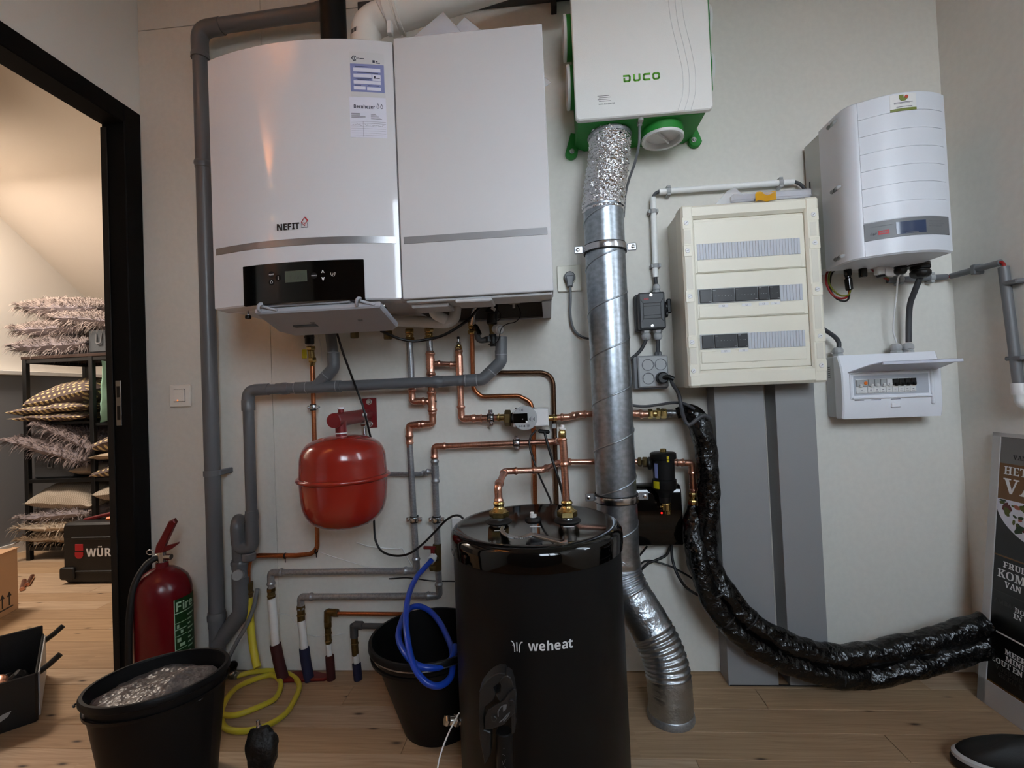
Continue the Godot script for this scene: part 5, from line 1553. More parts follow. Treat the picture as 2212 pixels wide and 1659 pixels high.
	solo("corner_wire", rw, M.wire_red, "red wire showing at the bends between the grey conduits", "wire")
	o = thing("wall_pipe_end", "white elbow of pipe below the upright conduit on the right wall", "pipe", Vector3(1.305, 0.87, 0.225))
	part("socket", G().lathe([Vector2(0.013, 0), Vector2(0.0175, 0.0), Vector2(0.018, 0.03), Vector2(0.0165, 0.032), Vector2(0.013, 0.032)], along(Vector3(1.305, 0.898, 0.224), Vector3.UP), 20), M.white, o)
	part("elbow", G().tube(bend([Vector3(1.305, 0.9, 0.224), Vector3(1.306, 0.872, 0.225), Vector3(1.318, 0.858, 0.262)], 0.025), 0.0135, 16), M.white_dull, o)
	fuse_box()


func fuse_box() -> void:
	var x0 := 0.9105; var x1 := 1.204; var y0 := 0.836; var y1 := 1.037
	var o := thing("fuse_box", "white fuse box with its clear front flap raised, below the inverter", "fuse box", Vector3(1.057, y0, 0))
	part("housing", G().bx(Vector3(x0 + 0.003, y0 + 0.003, 0), Vector3(x1 - 0.004, y1 - 0.002, 0.06), 0.003), M.db_grey, o)
	# front: bulging side profile turned along x
	var g := G()
	var pr := PackedVector2Array([Vector2(0.05, y0), Vector2(0.086, y0), Vector2(0.093, y0 + 0.03), Vector2(0.0945, y0 + 0.055), Vector2(0.0945, 0.978), Vector2(0.090, 1.0), Vector2(0.076, y1), Vector2(0.05, y1)])
	g.prism(pr, x0, x1, Transform3D(Basis(Vector3.BACK, Vector3.UP, Vector3.RIGHT), Vector3.ZERO), 0.004, 0.9)
	var f := part("front", g, M.db_white, o)
	# raised rim round the window
	g = G()
	g.bx(Vector3(0.936, 0.897, 0.09), Vector3(1.172, 0.904, 0.1), 0.002)
	g.bx(Vector3(0.932, 0.976, 0.088), Vector3(1.176, 0.981, 0.1), 0.002)
	g.bx(Vector3(0.932, 0.897, 0.09), Vector3(0.939, 0.978, 0.0975), 0.002)
	g.bx(Vector3(1.168, 0.875, 0.09), Vector3(1.176, 0.978, 0.1015), 0.002)
	g.bx(Vector3(1.05, 0.868, 0.09), Vector3(1.078, 0.882, 0.0985), 0.002)
	part("window_rim", g, M.db_white, f)
	part("window_back", G().bx(Vector3(0.944, 0.909, 0.0935), Vector3(1.163, 0.9695, 0.0953), 0.0003), M.blank, f)
	# breakers
	var bx0 := 0.948
	var kinds := [[0.0, 0.034, 0], [0.0345, 0.018, 1], [0.0525, 0.018, 1], [0.0705, 0.018, 1], [0.0885, 0.018, 2], [0.1065, 0.0175, 3], [0.124, 0.0175, 3], [0.1415, 0.0175, 3], [0.159, 0.0175, 3]]
	for k in kinds:
		var a: float = bx0 + k[0]
		var b: float = a + k[1]
		var br := part("breaker", G().bx(Vector3(a + 0.0003, 0.915, 0.09), Vector3(b - 0.0003, 0.959, 0.099), 0.0008), M.white_dull, o, "wide breaker with yellow button" if k[2] == 0 else "")
		var m := (a + b) / 2.0
		var top: Material = M.black if k[2] == 3 else (M.white if k[2] == 2 else M.grey_light)
		part("toggle_housing", G().bx(Vector3(a + 0.0012, 0.9365, 0.098), Vector3(b - 0.0012, 0.957, 0.1035), 0.001), top, br)
		part("toggle", G().box(Vector3(m - (0.006 if k[2] == 0 else 0.0), 0.939, 0.105), Vector3(0.0085, 0.009, 0.008), 0.0015, Basis(Vector3.RIGHT, 0.4)), M.black if k[2] == 3 else M.white_dull, br)
		if k[2] == 0:
			part("test_button", G().cyl(Vector3(m + 0.009, 0.9465, 0.103), Vector3(m + 0.009, 0.9465, 0.1065), 0.0052, 14), M.orange, br, "yellow test button")
		g = G()
		g.box(Vector3(m, 0.9245, 0.099), Vector3(0.005, 0.0018, 0.0006), 0.0001)
		g.box(Vector3(m, 0.919, 0.099), Vector3((b - a) * 0.55, 0.0008, 0.0006), 0.0001)
		part("breaker_print", g, M.print_grey, br)
	g = G()
	for x in [0.958, 1.008, 1.065]:
		g.box(Vector3(x, 0.8935, 0.0948), Vector3(0.028, 0.0022, 0.0008), 0.0001)
	part("print", g, M.print_grey, f)
	# flap
	var hb := Vector3(0.0, 0.981, 0.092)
	var dir := Vector3(0, 0.0255, 0.108)
	g = G()
	g.prism(PackedVector2Array([Vector2(0.928, 0.0), Vector2(1.19, 0.0), Vector2(1.184, 0.109), Vector2(0.965, 0.112), Vector2(0.945, 0.085)]), -0.0015, 0.0015, Transform3D(Basis(Vector3.RIGHT, dir.normalized(), Vector3(0, 1, -0.236).normalized()), hb), 0.001)
	g.prism(PackedVector2Array([Vector2(0.964, 0.108), Vector2(1.184, 0.105), Vector2(1.184, 0.109), Vector2(0.965, 0.112)]), -0.008, 0.0015, Transform3D(Basis(Vector3.RIGHT, dir.normalized(), Vector3(0, 1, -0.236).normalized()), hb), 0.001)
	part("flap", g, M.clear_flap, o, "raised front flap")
	for p in [Vector3(1.108, 1.035, 0.045), Vector3(1.144, 1.035, 0.045)]:
		cable_gland(o, p, Vector3.UP, 0.0165, 0.033, M.grey_light)
	cable_gland(o, Vector3(0.931, 1.035, 0.045), Vector3.UP, 0.0155, 0.03, M.grey_light)
	g = G()
	g.bx(Vector3(0.9128, 0.965, 0.015), Vector3(0.9136, 1.008, 0.03), 0.0002)
	part("rating_label", g, M.grey_light, o)
	g = G()
	for i in 6: g.bx(Vector3(0.9124, 0.968 + i * 0.0065, 0.017), Vector3(0.9131, 0.9705 + i * 0.0065, 0.028), 0.0001)
	part("label_print", g, M.print_dark, o)


func drains() -> void:
	var x := -1.197; var z := 0.06; var r := 0.0252
	var o := thing("drain_stack", "tall grey plastic drain pipe left of the boiler, turning along the top", "drain pipe", Vector3(x, 0.0, z))
	var top := Vector3(x, 2.312, z)
	part("pipe", G().tube([Vector3(x, 0.02, z), Vector3(x, 2.22, z)], r, 22), M.pvc, o)
	part("pipe", G().tube([Vector3(x + 0.06, 2.318, z), Vector3(-0.70, 2.334, z)], r, 22), M.pvc, o)
	var g := G().tube(bend([Vector3(x, 2.215, z), top, Vector3(x + 0.085, 2.317, z)], 0.05, 10), r * 1.12, 22)
	g.lathe([Vector2(r, 0), Vector2(r * 1.2, 0.0), Vector2(r * 1.2, 0.014), Vector2(r * 1.1, 0.02)], along(Vector3(x, 2.205, z), Vector3.UP), 22)
	part("elbow", g, M.pvc, o)
	socket(o, Vector3(x, 1.822, z), Vector3.UP, r, 0.026, M.pvc)
	socket(o, Vector3(-0.752, 2.332, z), Vector3.RIGHT, r, 0.06, M.pvc)
	g = G().lathe([Vector2(r, -0.009), Vector2(r * 1.13, -0.009), Vector2(r * 1.13, 0.009), Vector2(r, 0.009)], along(Vector3(x, 0.725, z), Vector3.UP), 22)
	g.bx(Vector3(x + 0.02, 0.717, 0.0005), Vector3(x + 0.036, 0.735, z + 0.01), 0.002)
	part("bracket", g, M.grey, o)
	# branch at the foot with the trap joining from the right
	var bp := Vector3(-1.159, 0.158, 0.06)
	socket(o, Vector3(x, 0.215, z), Vector3.UP, r, 0.05, M.pvc)
	var vx := -1.105
	part("branch", G().tube(bend([Vector3(x, 0.13, z), Vector3(vx, 0.235, z), Vector3(vx, 0.30, z)], 0.03), r * 1.1, 20), M.pvc, o)
	part("pipe", G().tube([Vector3(vx, 0.28, z), Vector3(vx, 0.545, z)], r * 0.98, 20), M.pvc, o)
	socket(o, Vector3(vx, 0.405, z), Vector3.UP, r, 0.03, M.pvc)
	part("collar", G().lathe([Vector2(r, -0.05), Vector2(r * 1.12, -0.05), Vector2(r * 1.12, 0.05), Vector2(r, 0.05)], along(Vector3(vx, 0.31, z), Vector3.UP), 20), M.pvc, o)
	g = G().cyl(Vector3(vx + 0.0, 0.372, z), Vector3(vx + 0.012, 0.378, z + 0.036), 0.0185, 20, 0.002)
	part("stopper", g, M.pvc_edge, o, "pale round stopper")

	# condensate drain from both cabinets
	z = 0.085
	r = 0.0178
	var y := 1.010
	o = thing("condensate_drain", "grey plastic condensate pipe running level below the boilers to a trap", "drain pipe", Vector3(-0.6, y - 0.02, z))
	var xl := -1.041
	part("pipe", G().tube([Vector3(-0.99, y - 0.0005, z), Vector3(-0.25, y + 0.001, z)], r, 20), M.pvc, o)
	part("pipe", G().tube([Vector3(xl, 0.96, z), Vector3(xl, 0.50, z)], r, 20), M.pvc, o)
	g = G().tube(bend([Vector3(xl, 0.945, z), Vector3(xl, y, z), Vector3(-0.965, y, z)], 0.04, 10), r * 1.14, 20)
	g.lathe([Vector2(r, 0), Vector2(r * 1.2, 0), Vector2(r * 1.2, 0.035), Vector2(r * 1.12, 0.037)], along(Vector3(xl, 0.94, z), Vector3.UP), 20)
	part("elbow", g, M.pvc, o)
	socket(o, Vector3(-0.915, y, z), Vector3.RIGHT, r, 0.045, M.pvc)
	socket(o, Vector3(-0.372, y, z), Vector3.LEFT, r, 0.04, M.pvc)
	# oblique tee and the branch up to the left boiler
	var j := Vector3(-0.80, y, z)
	g = G().tube([Vector3(-0.868, y, z), Vector3(-0.708, y, z)], r * 1.13, 20)
	g.tube([j, Vector3(-0.762, 1.042, z), Vector3(-0.752, 1.050, z)], r * 1.1, 18)
	part("tee", g, M.pvc, o)
	for xx in [-0.868, -0.828, -0.722]: part("tee_rim", G().bead(Vector3(xx, y, z), Vector3.RIGHT, r * 1.12, 0.0018, 1.05), M.pvc_edge, o)
	part("elbow", G().tube(bend([Vector3(-0.772, 1.034, z), Vector3(-0.731, 1.073, z), Vector3(-0.731, 1.125, z)], 0.03, 10), r * 1.14, 20), M.pvc, o)
	part("pipe", G().tube([Vector3(-0.731, 1.11, z), Vector3(-0.742, 1.235, z)], r, 20), M.pvc, o)
	part("elbow_rim", G().bead(Vector3(-0.731, 1.125, z), Vector3.UP, r * 1.12, 0.002, 1.06), M.pvc_edge, o)
	part("elbow_rim", G().bead(Vector3(-0.757, 1.048, z), Vector3(1, 1, 0), r * 1.12, 0.002, 1.06), M.pvc_edge, o)
	# right end rising to the storage cabinet
	part("elbow", G().tube(bend([Vector3(-0.285, y, z), Vector3(-0.222, y + 0.001, z), Vector3(-0.156, 1.068, z), Vector3(-0.156, 1.105, z)], 0.03, 8), r * 1.14, 20), M.pvc, o)
	part("pipe", G().tube([Vector3(-0.156, 1.09, z), Vector3(-0.153, 1.15, z)], r * 1.1, 20), M.pvc, o)
	for q in [[Vector3(-0.278, y, z), Vector3.RIGHT], [Vector3(-0.24, y, z), Vector3.RIGHT], [Vector3(-0.19, 1.037, z), Vector3(1, 1, 0)], [Vector3(-0.156, 1.09, z), Vector3.UP]]:
		part("elbow_rim", G().bead(q[0], q[1], r * 1.12, 0.002, 1.06), M.pvc_edge, o)
	# trap: U bend beside the stack
	socket(o, Vector3(xl, 0.565, z), Vector3.UP, r * 1.05, 0.06, M.pvc)
	part("trap", G().tube(bend([Vector3(xl, 0.56, z), Vector3(xl, 0.468, z), Vector3(-1.091, 0.468, z + 0.004), Vector3(-1.091, 0.545, z + 0.008), Vector3(-1.105, 0.565, 0.06), Vector3(-1.112, 0.53, 0.05)], 0.024, 10), r * 1.16, 20), M.pvc, o)
	part("trap_cap", G().cyl(Vector3(-1.055, 0.452, z), Vector3(-1.055, 0.425, z), 0.022, 20, 0.003), M.pvc, o)

	# grey bent conduit at the lower left
	g = G().tube(curve([Vector3(-1.038, 0.322, 0.07), Vector3(-1.047, 0.266, 0.08), Vector3(-1.064, 0.215, 0.09), Vector3(-1.101, 0.15, 0.1), Vector3(-1.129, 0.093, 0.11), Vector3(-1.143, 0.049, 0.12)]), 0.0068, 12)
	solo("bent_conduit", g, mat(Color(0.40, 0.405, 0.41), 0.5), "pale grey bent conduit slanting down in front of the yellow pipe", "conduit")


func copper() -> void:
	var z := 0.045
	var R := 0.0108
	# --- gas pipe on the left
	var o := thing("gas_pipe", "copper gas pipe with a yellow handled valve running down behind the red vessel", "pipe", Vector3(-0.83, 0.33, z))
	var xg := -0.828
	part("pipe", G().tube(bend([Vector3(xg + 0.001, 1.12, z), Vector3(xg - 0.002, 0.50, z), Vector3(-0.832, 0.449, 0.045), Vector3(-0.852, 0.432, 0.05), Vector3(-0.906, 0.428, 0.05), Vector3(-1.041, 0.43, 0.05), Vector3(-1.072, 0.424, 0.05), Vector3(-1.083, 0.382, 0.05), Vector3(-1.085, 0.33, 0.05)], 0.03, 8), 0.0078, 14), M.copper_old, o)
	var g := G()
	g.cyl(Vector3(-0.811, 1.193, 0.09), Vector3(-0.814, 1.158, 0.085), 0.0155, 18, 0.003)
	g.bead(Vector3(-0.812, 1.182, 0.09), Vector3.UP, 0.0155, 0.004, 1.1)
	part("coupling", g, M.black, o)
	g = G()
	var vt := Vector3(-0.818, 1.153, 0.07)
	g.hexnut(vt, vt - Vector3(0, 0.014, 0), 0.0165)
	g.cyl(vt - Vector3(0, 0.014, 0), vt - Vector3(0, 0.04, 0.004), 0.011, 14)
	g.hexnut(vt - Vector3(0, 0.038, 0.006), vt - Vector3(0, 0.054, 0.01), 0.0145)
	g.cyl(vt - Vector3(-0.002, 0.05, 0.012), Vector3(xg, 1.09, z), 0.009, 14)
	var va := part("valve_body", g, M.brass, o)
	part("valve_handle", G().prism(rrect(0.016, 0.031, 0.003, 3), -0.003, 0.003, Transform3D(Basis.IDENTITY, vt + Vector3(-0.0165, -0.027, 0.013)), 0.001), M.yellow, va, "yellow valve handle")
	g = G()
	g.hexnut(Vector3(-1.083, 0.337, 0.05), Vector3(-1.084, 0.314, 0.05), 0.017)
	g.cyl(Vector3(-1.084, 0.314, 0.05), Vector3(-1.083, 0.285, 0.05), 0.0135, 16)
	g.bead(Vector3(-1.082, 0.301, 0.05), Vector3.UP, 0.0135, 0.003, 1.15)
	part("coupling", g, M.brass_dull, o)
	pipe_clip("steel clip with black rubber on the copper gas pipe above the red vessel", Vector3(xg - 0.001, 0.941, z), Vector3.UP, 0.0078, Vector3.LEFT)
	for p in [Vector3(-0.946, 0.427, 0.05), Vector3(-0.834, 0.442, 0.048)]:
		g = G()
		g.bead(p, Vector3.RIGHT, 0.0085, 0.003, 1.25)
		g.box(p - Vector3(-0.002, 0.015, -0.004), Vector3(0.003, 0.014, 0.002), 0.0005)
		part("cable_tie", g, M.black, o)
	g = G().tube(curve([Vector3(-1.083, 0.288, 0.05), Vector3(-1.078, 0.223, 0.055), Vector3(-1.067, 0.148, 0.065), Vector3(-1.047, 0.084, 0.08), Vector3(-1.034, 0.063, 0.09)]), 0.0122, 14)
	solo("gas_hose", g, M.yellow_hose, "straight yellow gas pipe rising from the floor beside the drain stack", "pipe")

	# --- flow from the boiler: galvanised then copper into the big tee
	o = thing("return_riser", "left galvanised riser under the boilers with a copper bend at its foot", "pipe", Vector3(-0.471, 0.94, z))
	var xa := -0.474
	var a0 := Vector3(xa, 1.17, 0.05)
	part("pipe", G().tube([a0, Vector3(xa, 1.0, z)], R, 14), M.galv, o)
	run(o, [Vector3(xa, 1.0, z), Vector3(xa, 0.948, z), Vector3(-0.423, 0.946, z)], R, M.copper, 0.022)
	union(o, a0 + Vector3(0, -0.016, 0), Vector3.UP, 0.0095, 0.045, M.brass)
	# big riser with tees
	var xb := -0.405
	o = thing("mixing_riser", "thick copper riser with tees under the boilers continuing as a long galvanised pipe", "pipe", Vector3(xb, 0.3, z))
	union(o, Vector3(xb, 1.154, 0.05), Vector3.UP, 0.0095, 0.045, M.brass)
	part("pipe", G().tube([Vector3(xb, 1.17, 0.05), Vector3(xb, 1.10, z)], R, 14), M.galv, o)
	tee(o, Vector3(xb, 1.074, z), Vector3.UP, 0.085, Vector3.RIGHT, 0.034, 0.0122, 0.0085, M.copper)
	part("pipe", G().tube([Vector3(xb, 1.04, z), Vector3(xb, 0.90, z)], 0.0122, 14), M.copper, o)
	tee(o, Vector3(xb, 0.945, z), Vector3.UP, 0.075, Vector3.LEFT, 0.02, 0.0125, 0.0085, M.copper)
	var xc := -0.489
	var yc := 0.868
	run(o, [Vector3(xb, 0.91, z), Vector3(xb, yc, z), Vector3(xc, yc - 0.002, z), Vector3(xc, 0.79, z)], R, M.copper, 0.02)
	var xe := -0.481
	var ye := 0.368
	var xf := -1.004
	run(o, [Vector3(xc, 0.80, z), Vector3(xe, ye, z), Vector3(xf, ye, z), Vector3(xf, 0.282, z)], R, M.galv, 0.022)
	coupling(o, Vector3(xc, 0.816, z), Vector3.UP, R, 0.03, M.copper)
	g = G()
	g.hexnut(Vector3(xf, 0.314, z), Vector3(xf, 0.302, z), 0.0155)
	g.cyl(Vector3(xf, 0.302, z), Vector3(xf, 0.274, z), 0.0125, 16)
	g.bead(Vector3(xf, 0.287, z), Vector3.UP, 0.0125, 0.003, 1.15)
	part("coupling", g, M.brass_dull, o)
	part("screw_plug", G().cyl(Vector3(-0.393, 0.944, 0.05), Vector3(-0.388, 0.943, 0.05), 0.0035, 10), M.black, o)
	pipe_clip("steel clip on the left of the two long galvanised pipes beside the red vessel", Vector3(lerpf(xc, xe, 0.72), 0.543, z), Vector3.UP, R, Vector3.RIGHT)

	# second riser with vent and bend to the pump
	var xd := -0.305
	o = thing("pump_riser", "copper riser with an air vent on top leading to the circulation pump", "pipe", Vector3(xd, 0.84, z))
	g = G()
	var yt := 1.115
	g.hexnut(Vector3(xd, yt, z), Vector3(xd, yt + 0.014, z), 0.0125)
	g.cyl(Vector3(xd, yt + 0.014, z), Vector3(xd, yt + 0.02, z), 0.010, 14)
	part("vent_body", g, M.brass, o)
	g = G()
	g.hexnut(Vector3(xd, yt + 0.02, z), Vector3(xd, yt + 0.03, z), 0.0085)
	g.cyl(Vector3(xd, yt + 0.03, z), Vector3(xd, yt + 0.045, z), 0.003, 10)
	part("vent_pin", g, M.chrome, o)
	part("vent_cap", G().cyl(Vector3(xd, yt + 0.04, z), Vector3(xd, yt + 0.048, z), 0.0045, 10), M.black, o)
	tee(o, Vector3(xd, 1.069, z), Vector3.UP, 0.1, Vector3.LEFT, 0.034, R, 0.0085, M.copper)
	part("pipe", G().tube([Vector3(xb + 0.03, 1.074, z), Vector3(xd - 0.02, 1.069, z)], 0.0085, 14), M.copper, o)
	var yp := 0.881
	run(o, [Vector3(xd, yt, z), Vector3(xd, yp, z), Vector3(-0.169, yp, 0.05)], R, M.copper, 0.024)
	coupling(o, Vector3(-0.248, yp, z), Vector3.RIGHT, R, 0.03, M.copper)
	g = G()
	g.cyl(Vector3(-0.183, yp, 0.05), Vector3(-0.153, yp, 0.05), 0.0115, 16)
	g.bead(Vector3(-0.176, yp, 0.05), Vector3.RIGHT, 0.0115, 0.003, 1.2)
	part("adapter", g, M.brass, o)
	pipe_clip("steel clip with black rubber on the copper pipe left of the circulation pump", Vector3(-0.204, yp, 0.048), Vector3.RIGHT, R, Vector3.UP)

	# thin hot water pipe with swan neck
	o = thing("hot_water_pipe", "thin copper pipe with a swan neck passing behind the pump down to the black tank", "pipe", Vector3(-0.07, 0.55, 0.03))
	var z2 := 0.028
	union(o, Vector3(-0.256, 1.168, 0.05), Vector3.UP, 0.0082, 0.045, M.brass)
	part("pipe", G().tube(bend([Vector3(-0.256, 1.168, 0.05), Vector3(-0.263, 0.982, 0.03), Vector3(-0.236, 0.954, 0.028), Vector3(-0.108, 0.952, 0.028), Vector3(-0.066, 0.929, 0.028), Vector3(-0.061, 0.886, 0.028), Vector3(-0.066, 0.564, 0.028)], 0.035, 8), 0.0075, 14), M.copper_old, o)
	o = thing("dark_copper_pipe", "tarnished brown copper pipe bending down between the pump and the spiral duct", "pipe", Vector3(0.007, 0.55, 0.02))
	part("pipe", G().tube(bend([Vector3(-0.185, 1.035, 0.02), Vector3(0.014, 1.027, 0.02), Vector3(0.006, 0.544, 0.02)], 0.05, 8), 0.0075, 14), M.copper_dark, o)
	part("pipe_tag", G().box(Vector3(0.009, 0.844, 0.03), Vector3(0.014, 0.016, 0.001), 0.0003), M.grey_light, o)

	# --- right part: from the tank up, left to the galvanised drop
	var tr := Vector3(0.028, 0.635, 0.465)
	var ux := 0.028
	o = thing("tank_flow_pipe", "thick upright copper pipe with an air vent on the right connection of the black tank", "pipe", Vector3(0.028, 0.70, 0.46))
	var zt := 0.455
	var pv := func(py: float) -> Vector3: return Vector3.ZERO
	part("pipe", G().tube([Vector3(0.029, 0.67, 0.455), Vector3(0.028, 0.781, 0.455), Vector3(0.027, 0.833, 0.455)], 0.0092, 16), M.copper, o)
	g = G()
	var d := (Vector3(0.026, 0.844, 0.455) - Vector3(0.029, 0.769, 0.455)).normalized()
	g.tube([Vector3(0.029, 0.777, 0.455), Vector3(0.027, 0.839, 0.455)], 0.0098, 16)
	sleeve(g, Vector3(0.028, 0.792, 0.455), -d, 0.0086, 0.02)
	sleeve(g, Vector3(0.027, 0.829, 0.455), d, 0.0086, 0.014)
	part("tee", g, M.copper, o)
	g = G()
	g.hexnut(Vector3(0.026, 0.844, 0.455), Vector3(0.027, 0.861, 0.455), 0.0098)
	g.cyl(Vector3(0.026, 0.841, 0.455), Vector3(0.027, 0.867, 0.455), 0.0078, 14)
	part("vent_body", g, M.brass, o)
	g = G()
	g.cyl(Vector3(0.027, 0.864, 0.455), Vector3(0.028, 0.869, 0.455), 0.0085, 14)
	g.hexnut(Vector3(0.027, 0.867, 0.455), Vector3(0.028, 0.876, 0.455), 0.0048)
	part("vent_cap", g, M.white, o, "white vent cap")
	tank_nut(o, Vector3(0.03, 0.632, 0.455), Vector3(0.03, 0.679, 0.455))
	# branch back to the wall
	o = thing("cylinder_return_pipe", "level copper pipe behind the pump cables turning down into a galvanised pipe", "pipe", Vector3(-0.3, 0.3, z))
	var yh := 0.793
	var xh := -0.404
	var ym := 0.402
	run(o, [Vector3(0.023, 0.833, 0.42), Vector3(0.021, yh, z), Vector3(xh, yh - 0.003, z), Vector3(xh, 0.746, z)], 0.0098, M.copper, 0.024)
	tee(o, Vector3(xh + 0.0005, 0.705, z), Vector3.UP, 0.08, Vector3.LEFT, 0.03, R, 0.0078, M.galv)
	var xi := -0.406
	var yi := 0.282
	var xj := -0.898
	run(o, [Vector3(xh, 0.749, z), Vector3(xi, yi, z), Vector3(xj, yi, z), Vector3(xj, 0.225, z)], R, M.galv, 0.022)
	part("pipe", G().tube([Vector3(-0.592, 0.698, 0.02), Vector3(-0.501, 0.694, 0.02), Vector3(-0.465, 0.695, 0.03), Vector3(xh - 0.02, 0.703, z)], 0.0078, 12), M.galv, o)
	coupling(o, Vector3(-0.441, 0.699, 0.038), Vector3(1, 0.1, 0.3), 0.0078, 0.02, M.galv)
	g = G()
	g.hexnut(Vector3(xj, 0.252, z), Vector3(xj, 0.24, z), 0.0155)
	g.cyl(Vector3(xj, 0.24, z), Vector3(xj, 0.198, z), 0.0125, 16)
	g.bead(Vector3(xj, 0.22, z), Vector3.UP, 0.0125, 0.003, 1.15)
	part("coupling", g, M.brass_dull, o)
	pipe_clip("steel clip with black rubber on the level copper pipe below the pump", Vector3(-0.12, yh, z), Vector3.RIGHT, 0.0098, Vector3.UP)
	pipe_clip("steel clip on the right of the two long galvanised pipes beside the red vessel", Vector3(lerpf(xh, xi, 0.5), 0.541, z), Vector3.UP, R, Vector3.RIGHT)
	# left tank connection
	o = thing("tank_return_pipe", "stepped copper pipe from the left connection of the black tank to the wall", "pipe", Vector3(-0.14, 0.70, 0.43))
	run(o, [Vector3(-0.143, 0.667, 0.44), Vector3(-0.143, 0.724, 0.44), Vector3(-0.149, 0.723, 0.2), Vector3(-0.033, 0.722, 0.19), Vector3(0.027, 0.726, 0.06), Vector3(0.289, 0.719, 0.06)], 0.0092, M.copper, 0.022)
	tank_nut(o, Vector3(-0.144, 0.632, 0.44), Vector3(-0.143, 0.677, 0.44))

	# pump outlet to the right fittings
	o = thing("pump_outlet_pipe", "copper pipe with brass adapter from the pump passing behind the spiral duct", "pipe", Vector3(0.1, 0.84, 0.05))
	g = G()
	var yq := 0.873
	g.cyl(Vector3(-0.01, 0.873, 0.06), Vector3(0.021, 0.874, 0.06), 0.0105, 16)
	g.bead(Vector3(0.01, 0.874, 0.06), Vector3.RIGHT, 0.0105, 0.003, 1.2)
	part("adapter", g, M.brass, o)
	run(o, [Vector3(0.015, 0.874, 0.06), Vector3(0.058, 0.874, 0.06), Vector3(0.093, 0.881, 0.04), Vector3(0.239, 0.88, 0.04), Vector3(0.32, 0.874, 0.05)], R * 0.95, M.copper, 0.02)
	g = G()
	sleeve(g, Vector3(0.279, 0.876, 0.045), Vector3.RIGHT, R, 0.025)
	sleeve(g, Vector3(0.317, 0.874, 0.05), Vector3.LEFT, R, 0.025)
	part("coupling", g, M.copper, o)
	g = G()
	g.hexnut(Vector3(0.32, 0.874, 0.05), Vector3(0.335, 0.874, 0.05), 0.0165)
	g.cyl(Vector3(0.335, 0.874, 0.05), Vector3(0.347, 0.873, 0.05), 0.012, 16)
	g.hexnut(Vector3(0.346, 0.875, 0.05), Vector3(0.359, 0.874, 0.05), 0.0175)
	g.hexnut(Vector3(0.361, 0.874, 0.05), Vector3(0.38, 0.873, 0.05), 0.0165)
	part("union_nut", g, M.brass, o)
	g = G().tube([Vector3(0.377, 0.874, 0.05), Vector3(0.41, 0.872, 0.05)], func(l: float, a: float) -> float: return 0.0115, 16)
	for i in 5: g.bead(Vector3(0.38, 0.873, 0.05) + Vector3(0.0045 * i, 0, 0), Vector3.RIGHT, 0.0115, 0.002, 1.12)
	part("ribbed_tail", g, M.steel, o)

	pump()
	expansion_vessel()
	boiler_valves()

	# hoses at the foot of the drops
	var feet := [[xf, 1292, 1395, 587, 594, M.red_sleeve, "red", 0.0138], [xj, 1340, 1400, 652, 657, M.blue_sleeve, "blue", 0.0125]]
	for f in feet:
		o = thing("floor_hose", "white pipe with a %s sleeve going into the floor below the galvanised pipes" % f[6], "pipe", Vector3(f[0], 0.0, 0.05), "white pipes going into the floor")
		var tp := Vector3(f[0], 0.279 if f[6] == "red" else 0.201, z)
		var mid := Vector3(-0.992, 0.121, 0.05) if f[6] == "red" else Vector3(-0.888, 0.108, 0.05)
		var bot := Vector3(-0.963, 0.047, 0.055) if f[6] == "red" else Vector3(-0.87, 0.034, 0.055)
		bot.y = 0.0
		part("pipe", G().tube(curve([tp, tp.lerp(mid, 0.5) + Vector3(0.001, 0, 0), mid, mid.lerp(bot, 0.3)]), f[7], 16), M.white_dull, o)
		part("sleeve", G().tube(curve([mid, mid.lerp(bot, 0.5) + Vector3(-0.002, 0, 0), bot]), f[7] * 1.35, 16), f[5], o, f[6] + " sleeve")
	# two more lower down
	o = thing("floor_pipe", "old copper pipe with brass elbow and red sleeve near the floor", "pipe", Vector3(-0.799, 0.0, z))
	part("pipe", G().tube([Vector3(-0.788, 0.224, 0.045), Vector3(-0.519, 0.221, 0.045)], 0.0065, 12), M.copper_old, o)
	g = G()
	g.cyl(Vector3(-0.805, 0.229, 0.045), Vector3(-0.77, 0.226, 0.045), 0.0125, 14, 0.003)
	g.hexnut(Vector3(-0.782, 0.226, 0.045), Vector3(-0.765, 0.226, 0.045), 0.0145)
	g.cyl(Vector3(-0.801, 0.236, 0.045), Vector3(-0.803, 0.193, 0.045), 0.0125, 14, 0.003)
	g.hexnut(Vector3(-0.803, 0.196, 0.045), Vector3(-0.803, 0.175, 0.045), 0.0135)
	g.cyl(Vector3(-0.803, 0.175, 0.045), Vector3(-0.802, 0.121, 0.045), 0.0105, 14)
	g.bead(Vector3(-0.802, 0.156, 0.045), Vector3.UP, 0.0105, 0.003, 1.2)
	g.bead(Vector3(-0.802, 0.131, 0.045), Vector3.UP, 0.0105, 0.003, 1.2)
	part("elbow", g, M.brass_dull, o)
	part("pipe", G().cyl(Vector3(-0.802, 0.124, 0.045), Vector3(-0.799, 0.075, 0.047), 0.0088, 14), M.white_dull, o)
	var b2 := Vector3(-0.795, 0.029, 0.05)
	b2.y = 0.0
	part("sleeve", G().cyl(Vector3(-0.799, 0.081, 0.047), b2, 0.0145, 16), M.red_sleeve, o)
	o = thing("floor_pipe", "dark grey pipe with elbow near the floor behind the black bucket", "pipe", Vector3(-0.707, 0.0, z))
	part("pipe", G().tube([Vector3(-0.692, 0.181, 0.045), Vector3(-0.553, 0.179, 0.045)], 0.0095, 14), M.grey_dark, o)
	g = G()
	g.cyl(Vector3(-0.71, 0.184, 0.045), Vector3(-0.677, 0.183, 0.045), 0.0135, 14, 0.003)
